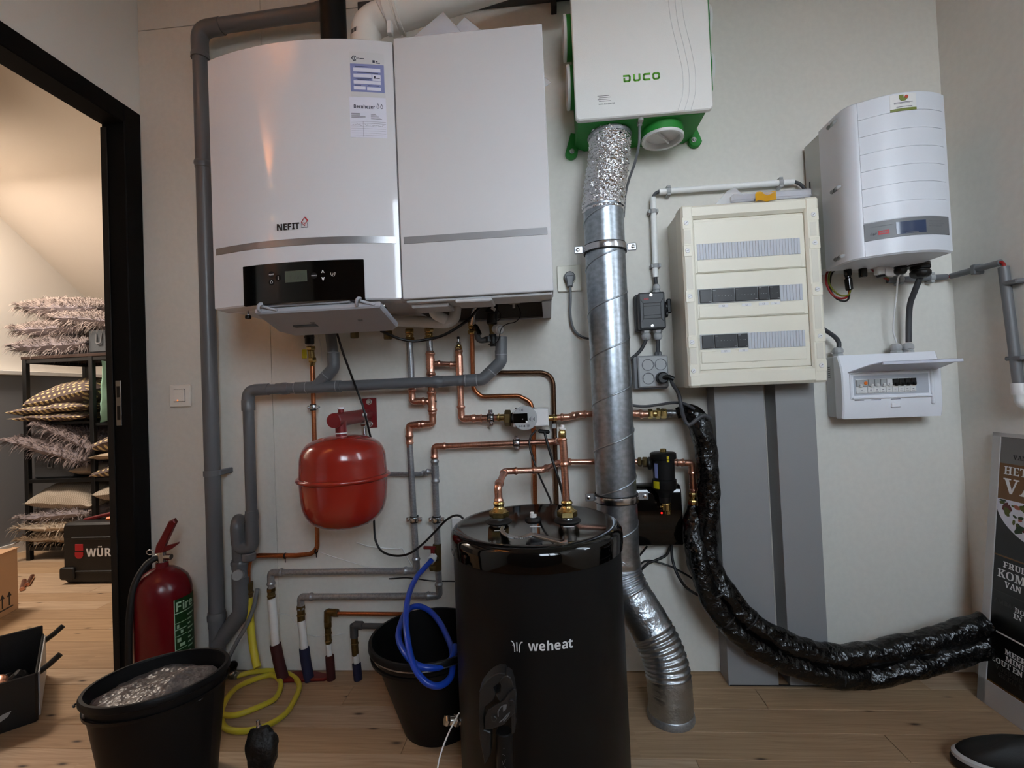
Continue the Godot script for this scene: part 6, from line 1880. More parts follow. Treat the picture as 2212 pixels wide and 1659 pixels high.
	g.cyl(Vector3(-0.71, 0.188, 0.045), Vector3(-0.71, 0.14, 0.045), 0.0135, 14, 0.003)
	part("elbow", g, M.grey_dark, o)
	g = G()
	g.cyl(Vector3(-0.71, 0.143, 0.045), Vector3(-0.708, 0.081, 0.045), 0.0115, 14)
	g.bead(Vector3(-0.709, 0.121, 0.045), Vector3.UP, 0.0115, 0.003, 1.15)
	part("coupling", g, M.brass_dull, o)
	b2 = Vector3(-0.699, 0.029, 0.05)
	b2.y = 0.0
	part("pipe", G().cyl(Vector3(-0.707, 0.086, 0.045), b2 + Vector3(0, 0.02, 0), 0.0105, 14), M.white_dull, o)
	part("sleeve", G().cyl(Vector3(-0.704, 0.056, 0.048), b2, 0.0145, 16), M.blue_sleeve, o)


func tank_nut(o: Node3D, a: Vector3, b: Vector3) -> void:
	var d := (b - a).normalized()
	var l := (b - a).length()
	part("socket", G().cyl(a - d * 0.004, a + d * l * 0.34, 0.0175, 24, 0.001), M.chrome, o)
	var g := G()
	g.hexnut(a + d * l * 0.30, a + d * l * 0.66, 0.0255)
	g.lathe([Vector2(0.021, 0), Vector2(0.016, 0.006), Vector2(0.0135, 0.008), Vector2(0.0125, 0.014), Vector2(0.0145, 0.017), Vector2(0.0145, 0.021), Vector2(0.011, 0.025)], along(a + d * l * 0.64, d), 20)
	part("union_nut", g, M.brass, o)


func pump() -> void:
	var c := Vector3(-0.082, 0.876, 0.06)
	var o := thing("circulation_pump", "round grey circulation pump with a black display and a white terminal box", "pump", Vector3(c.x, c.y - 0.05, 0.06))
	part("union_nut", G().hexnut(Vector3(-0.156, 0.879, 0.06), Vector3(-0.134, 0.878, 0.06), 0.0275), M.brass_dull, o)
	part("casing", G().cyl(Vector3(-0.134, 0.878, 0.06), Vector3(-0.01, 0.873, 0.06), 0.018, 20, 0.002).cyl(c - Vector3(0, 0, 0.045), c + Vector3(0, 0, 0.02), 0.034, 24, 0.004), M.black, o)
	var f := Vector3(-0.083, 0.88, 0.135)
	part("motor", G().cyl(Vector3(f.x, f.y, 0.075), Vector3(f.x, f.y, 0.128), 0.0385, 36, 0.004), M.galv, o)
	var fc := part("face", G().prism(circle(0.0395, 40), 0, 0.008, Transform3D(Basis.IDENTITY, Vector3(f.x, f.y, 0.127)), 0.002), M.grey_light, o, "round grey face plate")
	part("terminal_box", G().bx(Vector3(f.x + 0.004, f.y - 0.0285, 0.085), Vector3(-0.008, f.y + 0.0285, 0.131), 0.003), M.white, o)
	part("back_plate", G().bx(Vector3(f.x - 0.0395, f.y - 0.0285, 0.085), Vector3(f.x + 0.01, f.y + 0.0285, 0.128), 0.003), M.white, o)
	part("display", G().bx(Vector3(f.x - 0.038, f.y - 0.0155, 0.134), Vector3(f.x + 0.0085, f.y + 0.0155, 0.1365), 0.001), M.panel_black, fc)
	var g := G()
	g.box(Vector3(f.x - 0.0075, f.y - 0.003, 0.1366), Vector3(0.0035, 0.0035, 0.0004), 0.0001)
	g.box(Vector3(f.x + 0.005, f.y - 0.0115, 0.1366), Vector3(0.006, 0.006, 0.0004), 0.0001)
	part("symbol", g, M.print_white, fc)
	g = G()
	for i in 5:
		g.box(Vector3(f.x - 0.018 + 0.004 * i, f.y + 0.026, 0.1352), Vector3(0.0012, 0.007 + 0.002 * (i % 2), 0.0004), 0.0001)
		g.box(Vector3(f.x + 0.014 + 0.004 * i, f.y - 0.004, 0.1352), Vector3(0.0012, 0.006 + 0.006 * (i % 3), 0.0004), 0.0001)
		g.box(Vector3(f.x - 0.02 + 0.0045 * i, f.y - 0.0255, 0.1352), Vector3(0.0025, 0.003 + 0.003 * ((i + 1) % 2), 0.0004), 0.0001)
		g.box(Vector3(f.x + 0.006 + 0.002 * i, f.y - 0.025, 0.1352), Vector3(0.001, 0.009 - (i % 2) * 0.003, 0.0004), 0.0001)
	part("print", g, M.print_dark, fc)
	for s in [Vector2(-0.03, 0.032), Vector2(0.03, 0.032), Vector2(-0.03, -0.032), Vector2(0.026, -0.032)]:
		screw_head(o, Vector3(f.x + s.x * 0.95, f.y + s.y * 0.95, 0.118), Vector3.BACK, 0.0042, M.chrome)
	part("plug", G().box(Vector3(-0.025, 0.834, 0.12), Vector3(0.038, 0.012, 0.02), 0.004, Basis(Vector3.BACK, -0.15)), M.black, o)
	cable(o, [Vector3(-0.049, 0.84, 0.13), Vector3(-0.068, 0.819, 0.135), Vector3(-0.072, 0.796, 0.14), Vector3(-0.064, 0.761, 0.15), Vector3(-0.048, 0.712, 0.17), Vector3(-0.024, 0.66, 0.2), Vector3(-0.011, 0.632, 0.23), Vector3(-0.017, 0.622, 0.3), Vector3(-0.028, 0.612, 0.36), Vector3(-0.039, 0.61, 0.42)], 0.0032, M.black)
	cable(o, [Vector3(-0.023, 0.832, 0.13), Vector3(-0.016, 0.801, 0.135), Vector3(-0.003, 0.751, 0.15), Vector3(0.013, 0.696, 0.17), Vector3(0.022, 0.666, 0.2), Vector3(0.027, 0.64, 0.24)], 0.0042, M.black)


func expansion_vessel() -> void:
	# console: wall plate and tube that carries the vessel
	var bxx := -0.652; var by := 0.905
	var o := thing("vessel_console", "dark red steel console on the wall that carries the red expansion vessel", "bracket", Vector3(bxx, 0.85, 0.0))
	part("wall_plate", G().bx(Vector3(-0.668, 0.86, 0.0), Vector3(-0.617, 0.965, 0.006), 0.001), M.red_dark, o)
	part("tube", G().cyl(Vector3(bxx, by, 0.004), Vector3(bxx, by - 0.004, 0.272), 0.0225, 26, 0.002), M.red_dark, o)
	part("neck", G().cyl(Vector3(bxx + 0.006, by, 0.235), Vector3(bxx + 0.006, by - 0.055, 0.235), 0.0165, 20), M.red_dark, o)
	for y in [0.952, 0.873]:
		var g := G().cyl(Vector3(-0.642, y, 0.006), Vector3(-0.642, y, 0.0085), 0.011, 16)
		g.hexnut(Vector3(-0.642, y, 0.0085), Vector3(-0.642, y, 0.0145), 0.007)
		part("bolt", g, M.chrome, o)
	var g := G().cyl(Vector3(bxx + 0.008, by + 0.018, 0.235), Vector3(bxx + 0.008, by + 0.03, 0.235), 0.009, 14)
	part("stub", g, M.red_dark, o)
	part("vent_cap", G().cyl(Vector3(bxx + 0.008, by + 0.029, 0.235), Vector3(bxx + 0.008, by + 0.036, 0.235), 0.011, 16), M.white, o, "white cap")
	part("outlet_pipe", G().cyl(Vector3(-0.636, 0.895, 0.07), Vector3(-0.638, 0.808, 0.07), 0.0098, 14).hexnut(Vector3(-0.637, 0.893, 0.07), Vector3(-0.637, 0.871, 0.07), 0.0145), M.chrome, o)
	g = G().cyl(Vector3(-0.63, 0.909, 0.09), Vector3(-0.62, 0.91, 0.105), 0.0075, 12)
	g.box(Vector3(-0.62, 0.91, 0.105), Vector3(0.014, 0.008, 0.006), 0.001, Basis(Vector3.BACK, 0.8))
	part("tap", g, M.white, o)
	# vessel
	var c := Vector3(-0.676, 0.682, 0.225)
	o = thing("expansion_vessel", "red expansion vessel with a rolled seam hanging from the dark red console", "expansion vessel", Vector3(bxx + 0.006, 0.565, 0.225))
	var vx := bxx + 0.006
	var R := 0.131
	var hs := 0.725
	var prof := [Vector2(0, 0.572)]
	for p in [Vector2(0.03, 0.5725), Vector2(0.062, 0.577), Vector2(0.085, 0.586), Vector2(0.104, 0.602), Vector2(0.117, 0.622), Vector2(0.1245, 0.647), Vector2(R - 0.003, 0.68), Vector2(R - 0.001, hs - 0.01), Vector2(R - 0.001, hs + 0.01), Vector2(R - 0.003, 0.765), Vector2(0.1265, 0.79), Vector2(0.119, 0.812), Vector2(0.106, 0.829), Vector2(0.085, 0.841), Vector2(0.055, 0.850), Vector2(0.02, 0.8545), Vector2(0, 0.855)]:
		prof.append(p)
	var sm := []
	for i in prof.size() - 1:
		for s in 4:
			var p0: Vector2 = prof[maxi(i - 1, 0)]; var p1: Vector2 = prof[i]; var p2: Vector2 = prof[i + 1]; var p3: Vector2 = prof[mini(i + 2, prof.size() - 1)]
			var q := p1.cubic_interpolate(p2, p0, p3, s / 4.0)
			sm.append(Vector2(maxf(q.x, 0.0), q.y))
	sm.append(prof[-1])
	part("shell", G().lathe(sm, Transform3D(Basis.IDENTITY, Vector3(vx, 0, 0.225)), 64), M.red, o)
	g = G()
	var rim := []
	for i in 9:
		var a := PI * (i / 8.0) - PI / 2
		rim.append(Vector2(R - 0.001 + 0.0095 * cos(a), hs + 0.0075 * sin(a)))
	g.lathe(rim, Transform3D(Basis.IDENTITY, Vector3(vx, 0, 0.225)), 64)
	part("seam_ring", g, M.red, o)
	g = G().cyl(Vector3(vx, 0.852, 0.235), Vector3(vx, 0.862, 0.235), 0.0135, 18)
	part("neck", g, M.red_dark, o)
	part("gasket", G().lathe([Vector2(0.014, 0), Vector2(0.0185, 0.001), Vector2(0.018, 0.004), Vector2(0.014, 0.005)], along(Vector3(vx, 0.858, 0.235), Vector3.UP), 18), M.white_dull, o)
	# cable in front and behind
	g = G().tube(curve([Vector3(-0.672, 1.204, 0.2), Vector3(-0.66, 1.159, 0.2), Vector3(-0.654, 1.109, 0.18), Vector3(-0.646, 1.05, 0.15), Vector3(-0.64, 0.997, 0.12), Vector3(-0.625, 0.943, 0.11), Vector3(-0.616, 0.904, 0.11), Vector3(-0.614, 0.856, 0.09), Vector3(-0.615, 0.815, 0.07), Vector3(-0.622, 0.661, 0.05), Vector3(-0.623, 0.506, 0.05), Vector3(-0.615, 0.474, 0.06), Vector3(-0.593, 0.445, 0.07), Vector3(-0.549, 0.432, 0.08), Vector3(-0.497, 0.439, 0.09), Vector3(-0.449, 0.468, 0.09), Vector3(-0.4, 0.513, 0.09), Vector3(-0.357, 0.554, 0.1), Vector3(-0.322, 0.572, 0.12), Vector3(-0.296, 0.572, 0.15), Vector3(-0.283, 0.562, 0.18)]), 0.0036, 10)
	solo("sensor_cable", g, M.black, "long black cable falling from the boiler past the red vessel to the tank", "cable")
	# thin wires on the wall
	g = G().tube(curve([Vector3(-0.837, 0.429, 0.02), Vector3(-0.79, 0.408, 0.012), Vector3(-0.708, 0.382, 0.01), Vector3(-0.641, 0.361, 0.01), Vector3(-0.575, 0.335, 0.012)]), 0.0013, 6)
	solo("thin_wire", g, M.white_dull, "thin white wire sagging on the wall below the red vessel", "wire")
	g = G().tube(curve([Vector3(-0.706, 0.456, 0.008), Vector3(-0.657, 0.44, 0.006), Vector3(-0.556, 0.43, 0.006), Vector3(-0.543, 0.433, 0.006), Vector3(-0.524, 0.397, 0.006), Vector3(-0.509, 0.371, 0.006)]), 0.0022, 6)
	solo("thin_wire", g, M.white_dull, "pale wire along the wall right of the red vessel, above the level pipes", "wire")
	g = G().tube(curve([Vector3(-1.004, 0.21, 0.01), Vector3(-0.962, 0.201, 0.008), Vector3(-0.937, 0.168, 0.008), Vector3(-0.896, 0.135, 0.008), Vector3(-0.836, 0.126, 0.008), Vector3(-0.76, 0.138, 0.008)]), 0.0012, 6)
	solo("thin_wire", g, M.white_dull, "thin white wire low on the wall between the sleeved pipes", "wire")
	g = G().tube(curve([Vector3(-0.592, 0.328, 0.01), Vector3(-0.526, 0.33, 0.008), Vector3(-0.444, 0.319, 0.008), Vector3(-0.354, 0.316, 0.01)]), 0.0022, 6)
	solo("thin_wire", g, M.black, "black wire along the wall behind the red handled tap", "wire")


func boiler_valves() -> void:
	# parts hanging below the storage cabinet on the right
	var o := thing("safety_valve", "brass safety valve with a round grey cap and funnel above the condensate pipe", "valve", Vector3(-0.17, 1.13, 0.1))
	var g := G()
	g.hexnut(Vector3(-0.18, 1.206, 0.1), Vector3(-0.179, 1.189, 0.1), 0.016)
	g.cyl(Vector3(-0.179, 1.189, 0.1), Vector3(-0.177, 1.158, 0.1), 0.0125, 16)
	part("body", g, M.brass_dull, o)
	part("cap", G().cyl(Vector3(-0.17, 1.174, 0.1), Vector3(-0.151, 1.169, 0.125), 0.016, 20, 0.003).cyl(Vector3(-0.151, 1.169, 0.125), Vector3(-0.149, 1.168, 0.13), 0.011, 16), M.grey_light, o)
	g = G().cyl(Vector3(-0.181, 1.162, 0.09), Vector3(-0.18, 1.12, 0.085), 0.012, 16)
	g.cyl(Vector3(-0.183, 1.15, 0.09), Vector3(-0.21, 1.144, 0.09), 0.008, 14)
	g.cyl(Vector3(-0.197, 1.153, 0.09), Vector3(-0.195, 1.134, 0.09), 0.012, 14)
	part("funnel", g, M.black, o)
	o = thing("overflow_pipe", "small dark grey overflow elbow left of the safety valve", "pipe", Vector3(-0.219, 1.13, 0.09))
	part("elbow", G().tube(bend([Vector3(-0.233, 1.171, 0.09), Vector3(-0.23, 1.139, 0.09), Vector3(-0.191, 1.143, 0.09)], 0.02), 0.0095, 14), M.grey_dark, o)
	part("wrap", G().tube(curve([Vector3(-0.242, 1.193, 0.09), Vector3(-0.233, 1.181, 0.09), Vector3(-0.224, 1.161, 0.095)]), func(l: float, a: float) -> float: return 0.008 + 0.0015 * sin(l * 300.0 + a), 12), M.wrap, o)
	o = thing("hanging_wires", "looped thin black wires with a white plug hanging under the storage cabinet", "wires", Vector3(-0.14, 1.15, 0.16))
	cable(o, [Vector3(-0.099, 1.254, 0.15), Vector3(-0.085, 1.227, 0.15), Vector3(-0.083, 1.206, 0.15), Vector3(-0.099, 1.188, 0.15), Vector3(-0.123, 1.183, 0.15), Vector3(-0.142, 1.174, 0.15), Vector3(-0.15, 1.157, 0.15), Vector3(-0.158, 1.133, 0.14), Vector3(-0.178, 1.12, 0.13), Vector3(-0.194, 1.125, 0.12)], 0.0015, M.black)
	cable(o, [Vector3(-0.174, 1.235, 0.15), Vector3(-0.159, 1.231, 0.15), Vector3(-0.145, 1.213, 0.15), Vector3(-0.155, 1.194, 0.15), Vector3(-0.166, 1.205, 0.15), Vector3(-0.159, 1.225, 0.15)], 0.0013, M.black)
	part("plug", G().box(Vector3(-0.168, 1.233, 0.152), Vector3(0.016, 0.01, 0.006), 0.001, Basis(Vector3.BACK, -0.7)), M.white, o)
	g = G().tube(curve([Vector3(-0.522, 1.175, 0.2), Vector3(-0.496, 1.162, 0.2), Vector3(-0.463, 1.147, 0.19), Vector3(-0.424, 1.139, 0.18), Vector3(-0.379, 1.144, 0.17), Vector3(-0.333, 1.153, 0.17), Vector3(-0.288, 1.174, 0.17), Vector3(-0.247, 1.2, 0.17), Vector3(-0.222, 1.225, 0.17), Vector3(-0.196, 1.249, 0.17)]), 0.0046, 10)
	solo("boiler_cable", g, M.black, "thick black cable sagging under the boiler cabinets", "cable")
	g = G().tube(curve([Vector3(-0.78, 1.199, 0.1), Vector3(-0.786, 1.172, 0.07), Vector3(-0.79, 1.142, 0.05), Vector3(-0.8, 1.1, 0.03)]), 0.0012, 6)
	solo("thin_wire", g, M.white_dull, "thin white wire beside the yellow handled gas valve", "wire")
	for p in [Vector3(-0.648, 1.179, 0.1), Vector3(-0.533, 1.169, 0.1)]:
		g = G().hexnut(p + Vector3(0, -0.01, 0), p + Vector3(0, 0.02, 0), 0.015)
		g.cyl(p + Vector3(0, 0.015, 0), p + Vector3(0, 0.06, 0), 0.01, 14)
		solo("blank_nut", g, M.brass_dull, "blanked brass connection under the left boiler, " + ("nearer the gas valve" if p.x < -0.6 else "nearer the galvanised risers"), "fitting", "blanked connections")


func tank() -> void:
	var c := Vector3(-0.05, 0.0, 0.465)
	var R := 0.206
	var o := thing("buffer_tank", "black cylindrical buffer tank with a glossy lid and white lettering", "tank", c)
	var X := Transform3D(Basis.IDENTITY, c)
	part("body", G().lathe([Vector2(0, 0.0), Vector2(R - 0.02, 0.0), Vector2(R - 0.006, 0.004), Vector2(R, 0.016), Vector2(R, 0.585), Vector2(0, 0.585)], X, 72), M.black_satin, o)
	var lid := part("lid", G().lathe([Vector2(R + 0.002, 0.583), Vector2(R + 0.0055, 0.585), Vector2(R + 0.006, 0.612), Vector2(R + 0.004, 0.625), Vector2(R - 0.002, 0.633), Vector2(R - 0.012, 0.6375), Vector2(R - 0.022, 0.6375), Vector2(R - 0.03, 0.635), Vector2(0, 0.635)], X, 72), M.black_gloss, o, "glossy black lid")
	# lettering wrapped round the body
	var t := G()
	lettering(t, "weheat", 0.094, Transform3D.IDENTITY, 0.0008, bold)
	var mk := G()
	for s in [-1.0, 1.0]:
		mk.tube([Vector3(0.0125 * s, 0.0105, 0), Vector3(0.009 * s, 0.0095, 0), Vector3(0.0065 * s, 0.005, 0), Vector3(0.0052 * s, -0.001, 0), Vector3(0.005 * s, -0.011, 0)], 0.0013, 6)
	mk.tube([Vector3(0, 0.009, 0), Vector3(0, -0.009, 0)], 0.0013, 6)
	mk.tube([Vector3(-0.009, 0.0025, 0), Vector3(-0.009, 0.002, 0)], 0.0013, 6)
	var w := G()
	var wrap := func(src: Geo, x0: float, y0: float) -> void:
		for i in src.v.size():
			var p := src.v[i]
			var a := (p.x + x0) / R
			var n := Vector3(sin(a), 0, cos(a))
			w.v.append(c + n * (R + p.z * 0.6 + 0.0002) + Vector3(0, p.y + y0, 0))
			w.n.append((n * src.n[i].z + Vector3(cos(a), 0, -sin(a)) * src.n[i].x + Vector3.UP * src.n[i].y).normalized())
			w.u.append(Vector2.ZERO)
	var X0 := c.x
	var ax := func(p: Vector3) -> float: return R * atan2(p.x - c.x, p.z - c.z)
	var cw: Vector3 = Vector3(-0.021, 0.438, 0.668)
	var cm: Vector3 = Vector3(-0.091, 0.434, 0.665)
	wrap.call(t, ax.call(cw), cw.y)
	wrap.call(mk, ax.call(cm), cm.y)
	part("lettering", w, M.print_white, o, "white lettering with a heat wave mark")
	# fittings on the lid
	var g := G()
	for p in [Vector3(-0.144, 0.635, 0.443), Vector3(0.03, 0.635, 0.448)]:
		part("grommet", G().lathe([Vector2(0.0, 0.006), Vector2(0.026, 0.006), Vector2(0.032, 0.003), Vector2(0.034, 0.0)], Transform3D(Basis.IDENTITY, p), 28), M.rubber, lid)
	var sp: Vector3 = Vector3(-0.057, 0.635, 0.436)
	part("sensor_pad", G().lathe([Vector2(0.0, 0.007), Vector2(0.018, 0.006), Vector2(0.022, 0.0)], Transform3D(Basis.IDENTITY, sp), 24), M.rubber, lid)
	g = G().cyl(sp + Vector3(0, 0.006, 0), sp + Vector3(0, 0.013, 0), 0.008, 14)
	g.cyl(sp + Vector3(-0.002, 0.013, 0), sp + Vector3(-0.002, 0.02, 0), 0.0055, 10)
	g.box(sp + Vector3(0.006, 0.012, 0.005), Vector3(0.007, 0.008, 0.006), 0.001)
	part("sensor_plug", g, M.white, lid, "white sensor plug")
	g = G()
	for p in [Vector3(-0.133, 0.635, 0.526), Vector3(-0.05, 0.635, 0.5), Vector3(0.031, 0.635, 0.506)]:
		g.box(p + Vector3(0, 0.0003, 0), Vector3(0.026, 0.0008, 0.0018), 0.0001)
	part("print", g, M.print_white, lid)
	# drain tap at the left foot
	var d: Vector3 = Vector3(-0.259, 0.183, 0.52)
	g = G().cyl(Vector3(-0.242, 0.183, 0.52), Vector3(-0.279, 0.189, 0.53), 0.010, 18, 0.001)
	g.hexnut(Vector3(-0.253, 0.183, 0.52), Vector3(-0.261, 0.186, 0.525), 0.0145)
	g.hexnut(Vector3(-0.273, 0.189, 0.53), Vector3(-0.282, 0.192, 0.535), 0.0125)
	part("drain_tap", g, M.chrome, o)

	# hook spanner lying on the lid
	o = thing("hook_spanner", "steel hook spanner lying on the glossy tank lid", "spanner", Vector3(-0.054, 0.635, 0.582))
	var h := curve([Vector3(-0.127, 0.639, 0.509), Vector3(-0.127, 0.639, 0.537), Vector3(-0.115, 0.639, 0.574), Vector3(-0.092, 0.639, 0.597), Vector3(-0.066, 0.639, 0.592), Vector3(-0.052, 0.639, 0.571)], 0.004)
	var rr := []
	g = G()
	for i in h.size() - 1:
		var a: Vector3 = h[i]; var b: Vector3 = h[i + 1]
		var dd := (b - a).normalized()
		var wd := lerpf(0.008, 0.0155, float(i) / h.size())
		g.box((a + b) / 2.0, Vector3((b - a).length() * 1.25, 0.005, wd), 0.0012, Basis(dd, Vector3.UP, dd.cross(Vector3.UP)))
	part("hook", g, M.steel, o)
	var ha: Vector3 = Vector3(-0.054, 0.639, 0.578)
	var hb: Vector3 = Vector3(0.014, 0.639, 0.639)
	var dd2 := (hb - ha).normalized()
	g = G().box((ha + hb) / 2.0, Vector3((hb - ha).length(), 0.006, 0.017), 0.0015, Basis(dd2, Vector3.UP, dd2.cross(Vector3.UP)))
	g.cyl(hb + Vector3(0, -0.003, 0), hb + Vector3(0, 0.003, 0), 0.0105, 18, 0.001)
	part("handle", g, M.steel, o)

	# white cord hanging at the tank foot
	g = G().tube(curve([Vector3(-0.241, 0.227, 0.56), Vector3(-0.251, 0.217, 0.58), Vector3(-0.26, 0.207, 0.61), Vector3(-0.271, 0.183, 0.63), Vector3(-0.275, 0.161, 0.65), Vector3(-0.282, 0.118, 0.66)]), 0.0018, 8)
	solo("white_cord", g, M.white_dull, "thin white cord hanging by the drain tap at the foot of the black tank", "cord")
	press_tool()


func press_tool() -> void:
	var z := 0.735
	var o := thing("press_tool", "black pressing tool with open jaws standing in front of the black tank", "tool", Vector3(-0.13, 0.0, z))
	var px := func(X: float, Y: float, zz: float) -> Vector2:
		return Vector2.ZERO
	var poly := func(pts: Array) -> PackedVector2Array:
		var r := PackedVector2Array()
		for p in pts: r.append(Vector2(p.x, p.y))
		return r
	# outlines at the tool's own distance
	var jaw1: Array = [Vector3(-0.163, 0.379, 0.73), Vector3(-0.158, 0.389, 0.73), Vector3(-0.147, 0.403, 0.73), Vector3(-0.136, 0.412, 0.73), Vector3(-0.123, 0.418, 0.73), Vector3(-0.112, 0.417, 0.73), Vector3(-0.108, 0.41, 0.73), Vector3(-0.123, 0.398, 0.73), Vector3(-0.135, 0.389, 0.73), Vector3(-0.13, 0.378, 0.73), Vector3(-0.136, 0.364, 0.73), Vector3(-0.151, 0.353, 0.73), Vector3(-0.157, 0.334, 0.73), Vector3(-0.156, 0.308, 0.73), Vector3(-0.144, 0.303, 0.73), Vector3(-0.145, 0.261, 0.73), Vector3(-0.158, 0.241, 0.73), Vector3(-0.16, 0.255, 0.73), Vector3(-0.166, 0.29, 0.73), Vector3(-0.166, 0.339, 0.73)]
	var jaw2: Array = [Vector3(-0.122, 0.404, 0.738), Vector3(-0.115, 0.413, 0.738), Vector3(-0.106, 0.416, 0.738), Vector3(-0.099, 0.411, 0.738), Vector3(-0.094, 0.393, 0.738), Vector3(-0.092, 0.362, 0.738), Vector3(-0.095, 0.318, 0.738), Vector3(-0.094, 0.313, 0.738), Vector3(-0.096, 0.307, 0.738), Vector3(-0.103, 0.301, 0.738), Vector3(-0.102, 0.345, 0.738), Vector3(-0.113, 0.362, 0.738), Vector3(-0.126, 0.369, 0.738), Vector3(-0.129, 0.38, 0.738), Vector3(-0.121, 0.385, 0.738), Vector3(-0.119, 0.396, 0.738)]
	var plate: Array = [Vector3(-0.152, 0.316, 0.745), Vector3(-0.152, 0.337, 0.745), Vector3(-0.146, 0.351, 0.745), Vector3(-0.132, 0.362, 0.745), Vector3(-0.123, 0.366, 0.745), Vector3(-0.112, 0.374, 0.745), Vector3(-0.105, 0.385, 0.745), Vector3(-0.094, 0.394, 0.745), Vector3(-0.09, 0.392, 0.745), Vector3(-0.09, 0.378, 0.745), Vector3(-0.093, 0.349, 0.745), Vector3(-0.101, 0.342, 0.745), Vector3(-0.116, 0.326, 0.745), Vector3(-0.129, 0.321, 0.745), Vector3(-0.14, 0.317, 0.745)]
	part("jaw", G().prism(poly.call(jaw1), z - 0.035, z - 0.002, Transform3D.IDENTITY, 0.0015), M.tool_black, o)
	part("jaw", G().prism(poly.call(jaw2), z - 0.028, z + 0.003, Transform3D.IDENTITY, 0.0015), M.tool_black, o)
	var pl := part("link_plate", G().prism(poly.call(plate), z + 0.003, z + 0.009, Transform3D.IDENTITY, 0.001), M.tool_black, o)
	for p in [Vector3(-0.134, 0.339, 0.745), Vector3(-0.099, 0.37, 0.745)]:
		part("pin", G().cyl(Vector3(p.x, p.y, z + 0.008), Vector3(p.x, p.y, z + 0.0125), 0.0052, 18, 0.001), M.tool_black, pl)
	var b0: Vector3 = Vector3(-0.118, 0.301, 0.72)
	part("body", G().cyl(Vector3(b0.x, b0.y, z - 0.012), Vector3(b0.x - 0.006, 0.0, z - 0.012), 0.0165, 24, 0.002), M.black_satin, o)
	var g := G()
	var s1: Array = [Vector3(-0.126, 0.342, 0.755), Vector3(-0.126, 0.351, 0.755), Vector3(-0.121, 0.359, 0.755), Vector3(-0.117, 0.362, 0.755)]
	for i in s1.size(): s1[i] = Vector3(s1[i].x, s1[i].y, z + 0.0092)
	g.tube(s1, 0.0012, 6)
	var s2: Array = [Vector3(-0.116, 0.364, 0.755), Vector3(-0.111, 0.365, 0.755), Vector3(-0.108, 0.365, 0.755), Vector3(-0.11, 0.356, 0.755), Vector3(-0.116, 0.351, 0.755)]
	var q2 := PackedVector2Array()
	for p in s2: q2.append(Vector2(p.x, p.y))
	g.prism(q2, z + 0.009, z + 0.0097)
	var s3: Array = [Vector3(-0.124, 0.331, 0.755), Vector3(-0.116, 0.337, 0.755), Vector3(-0.109, 0.345, 0.755), Vector3(-0.103, 0.351, 0.755), Vector3(-0.108, 0.342, 0.755), Vector3(-0.116, 0.333, 0.755)]
	for i in s3.size(): s3[i] = Vector3(s3[i].x, s3[i].y, z + 0.0092)
	g.tube(s3, 0.0011, 6)
	var r := RandomNumberGenerator.new(); r.seed = 5
	for k in 4:
		var st := []
		for i in 6:
			var a := r.randf_range(-0.2, 0.9)
			st.append(Vector3(b0.x - 0.003 + 0.0166 * sin(a), b0.y - 0.012 - k * 0.015 - r.randf() * 0.012, z - 0.012 + 0.0166 * cos(a)))
		g.tube(st, 0.0006, 5)
	part("paint_mark", g, M.cable_light, o, "worn white paint marks")


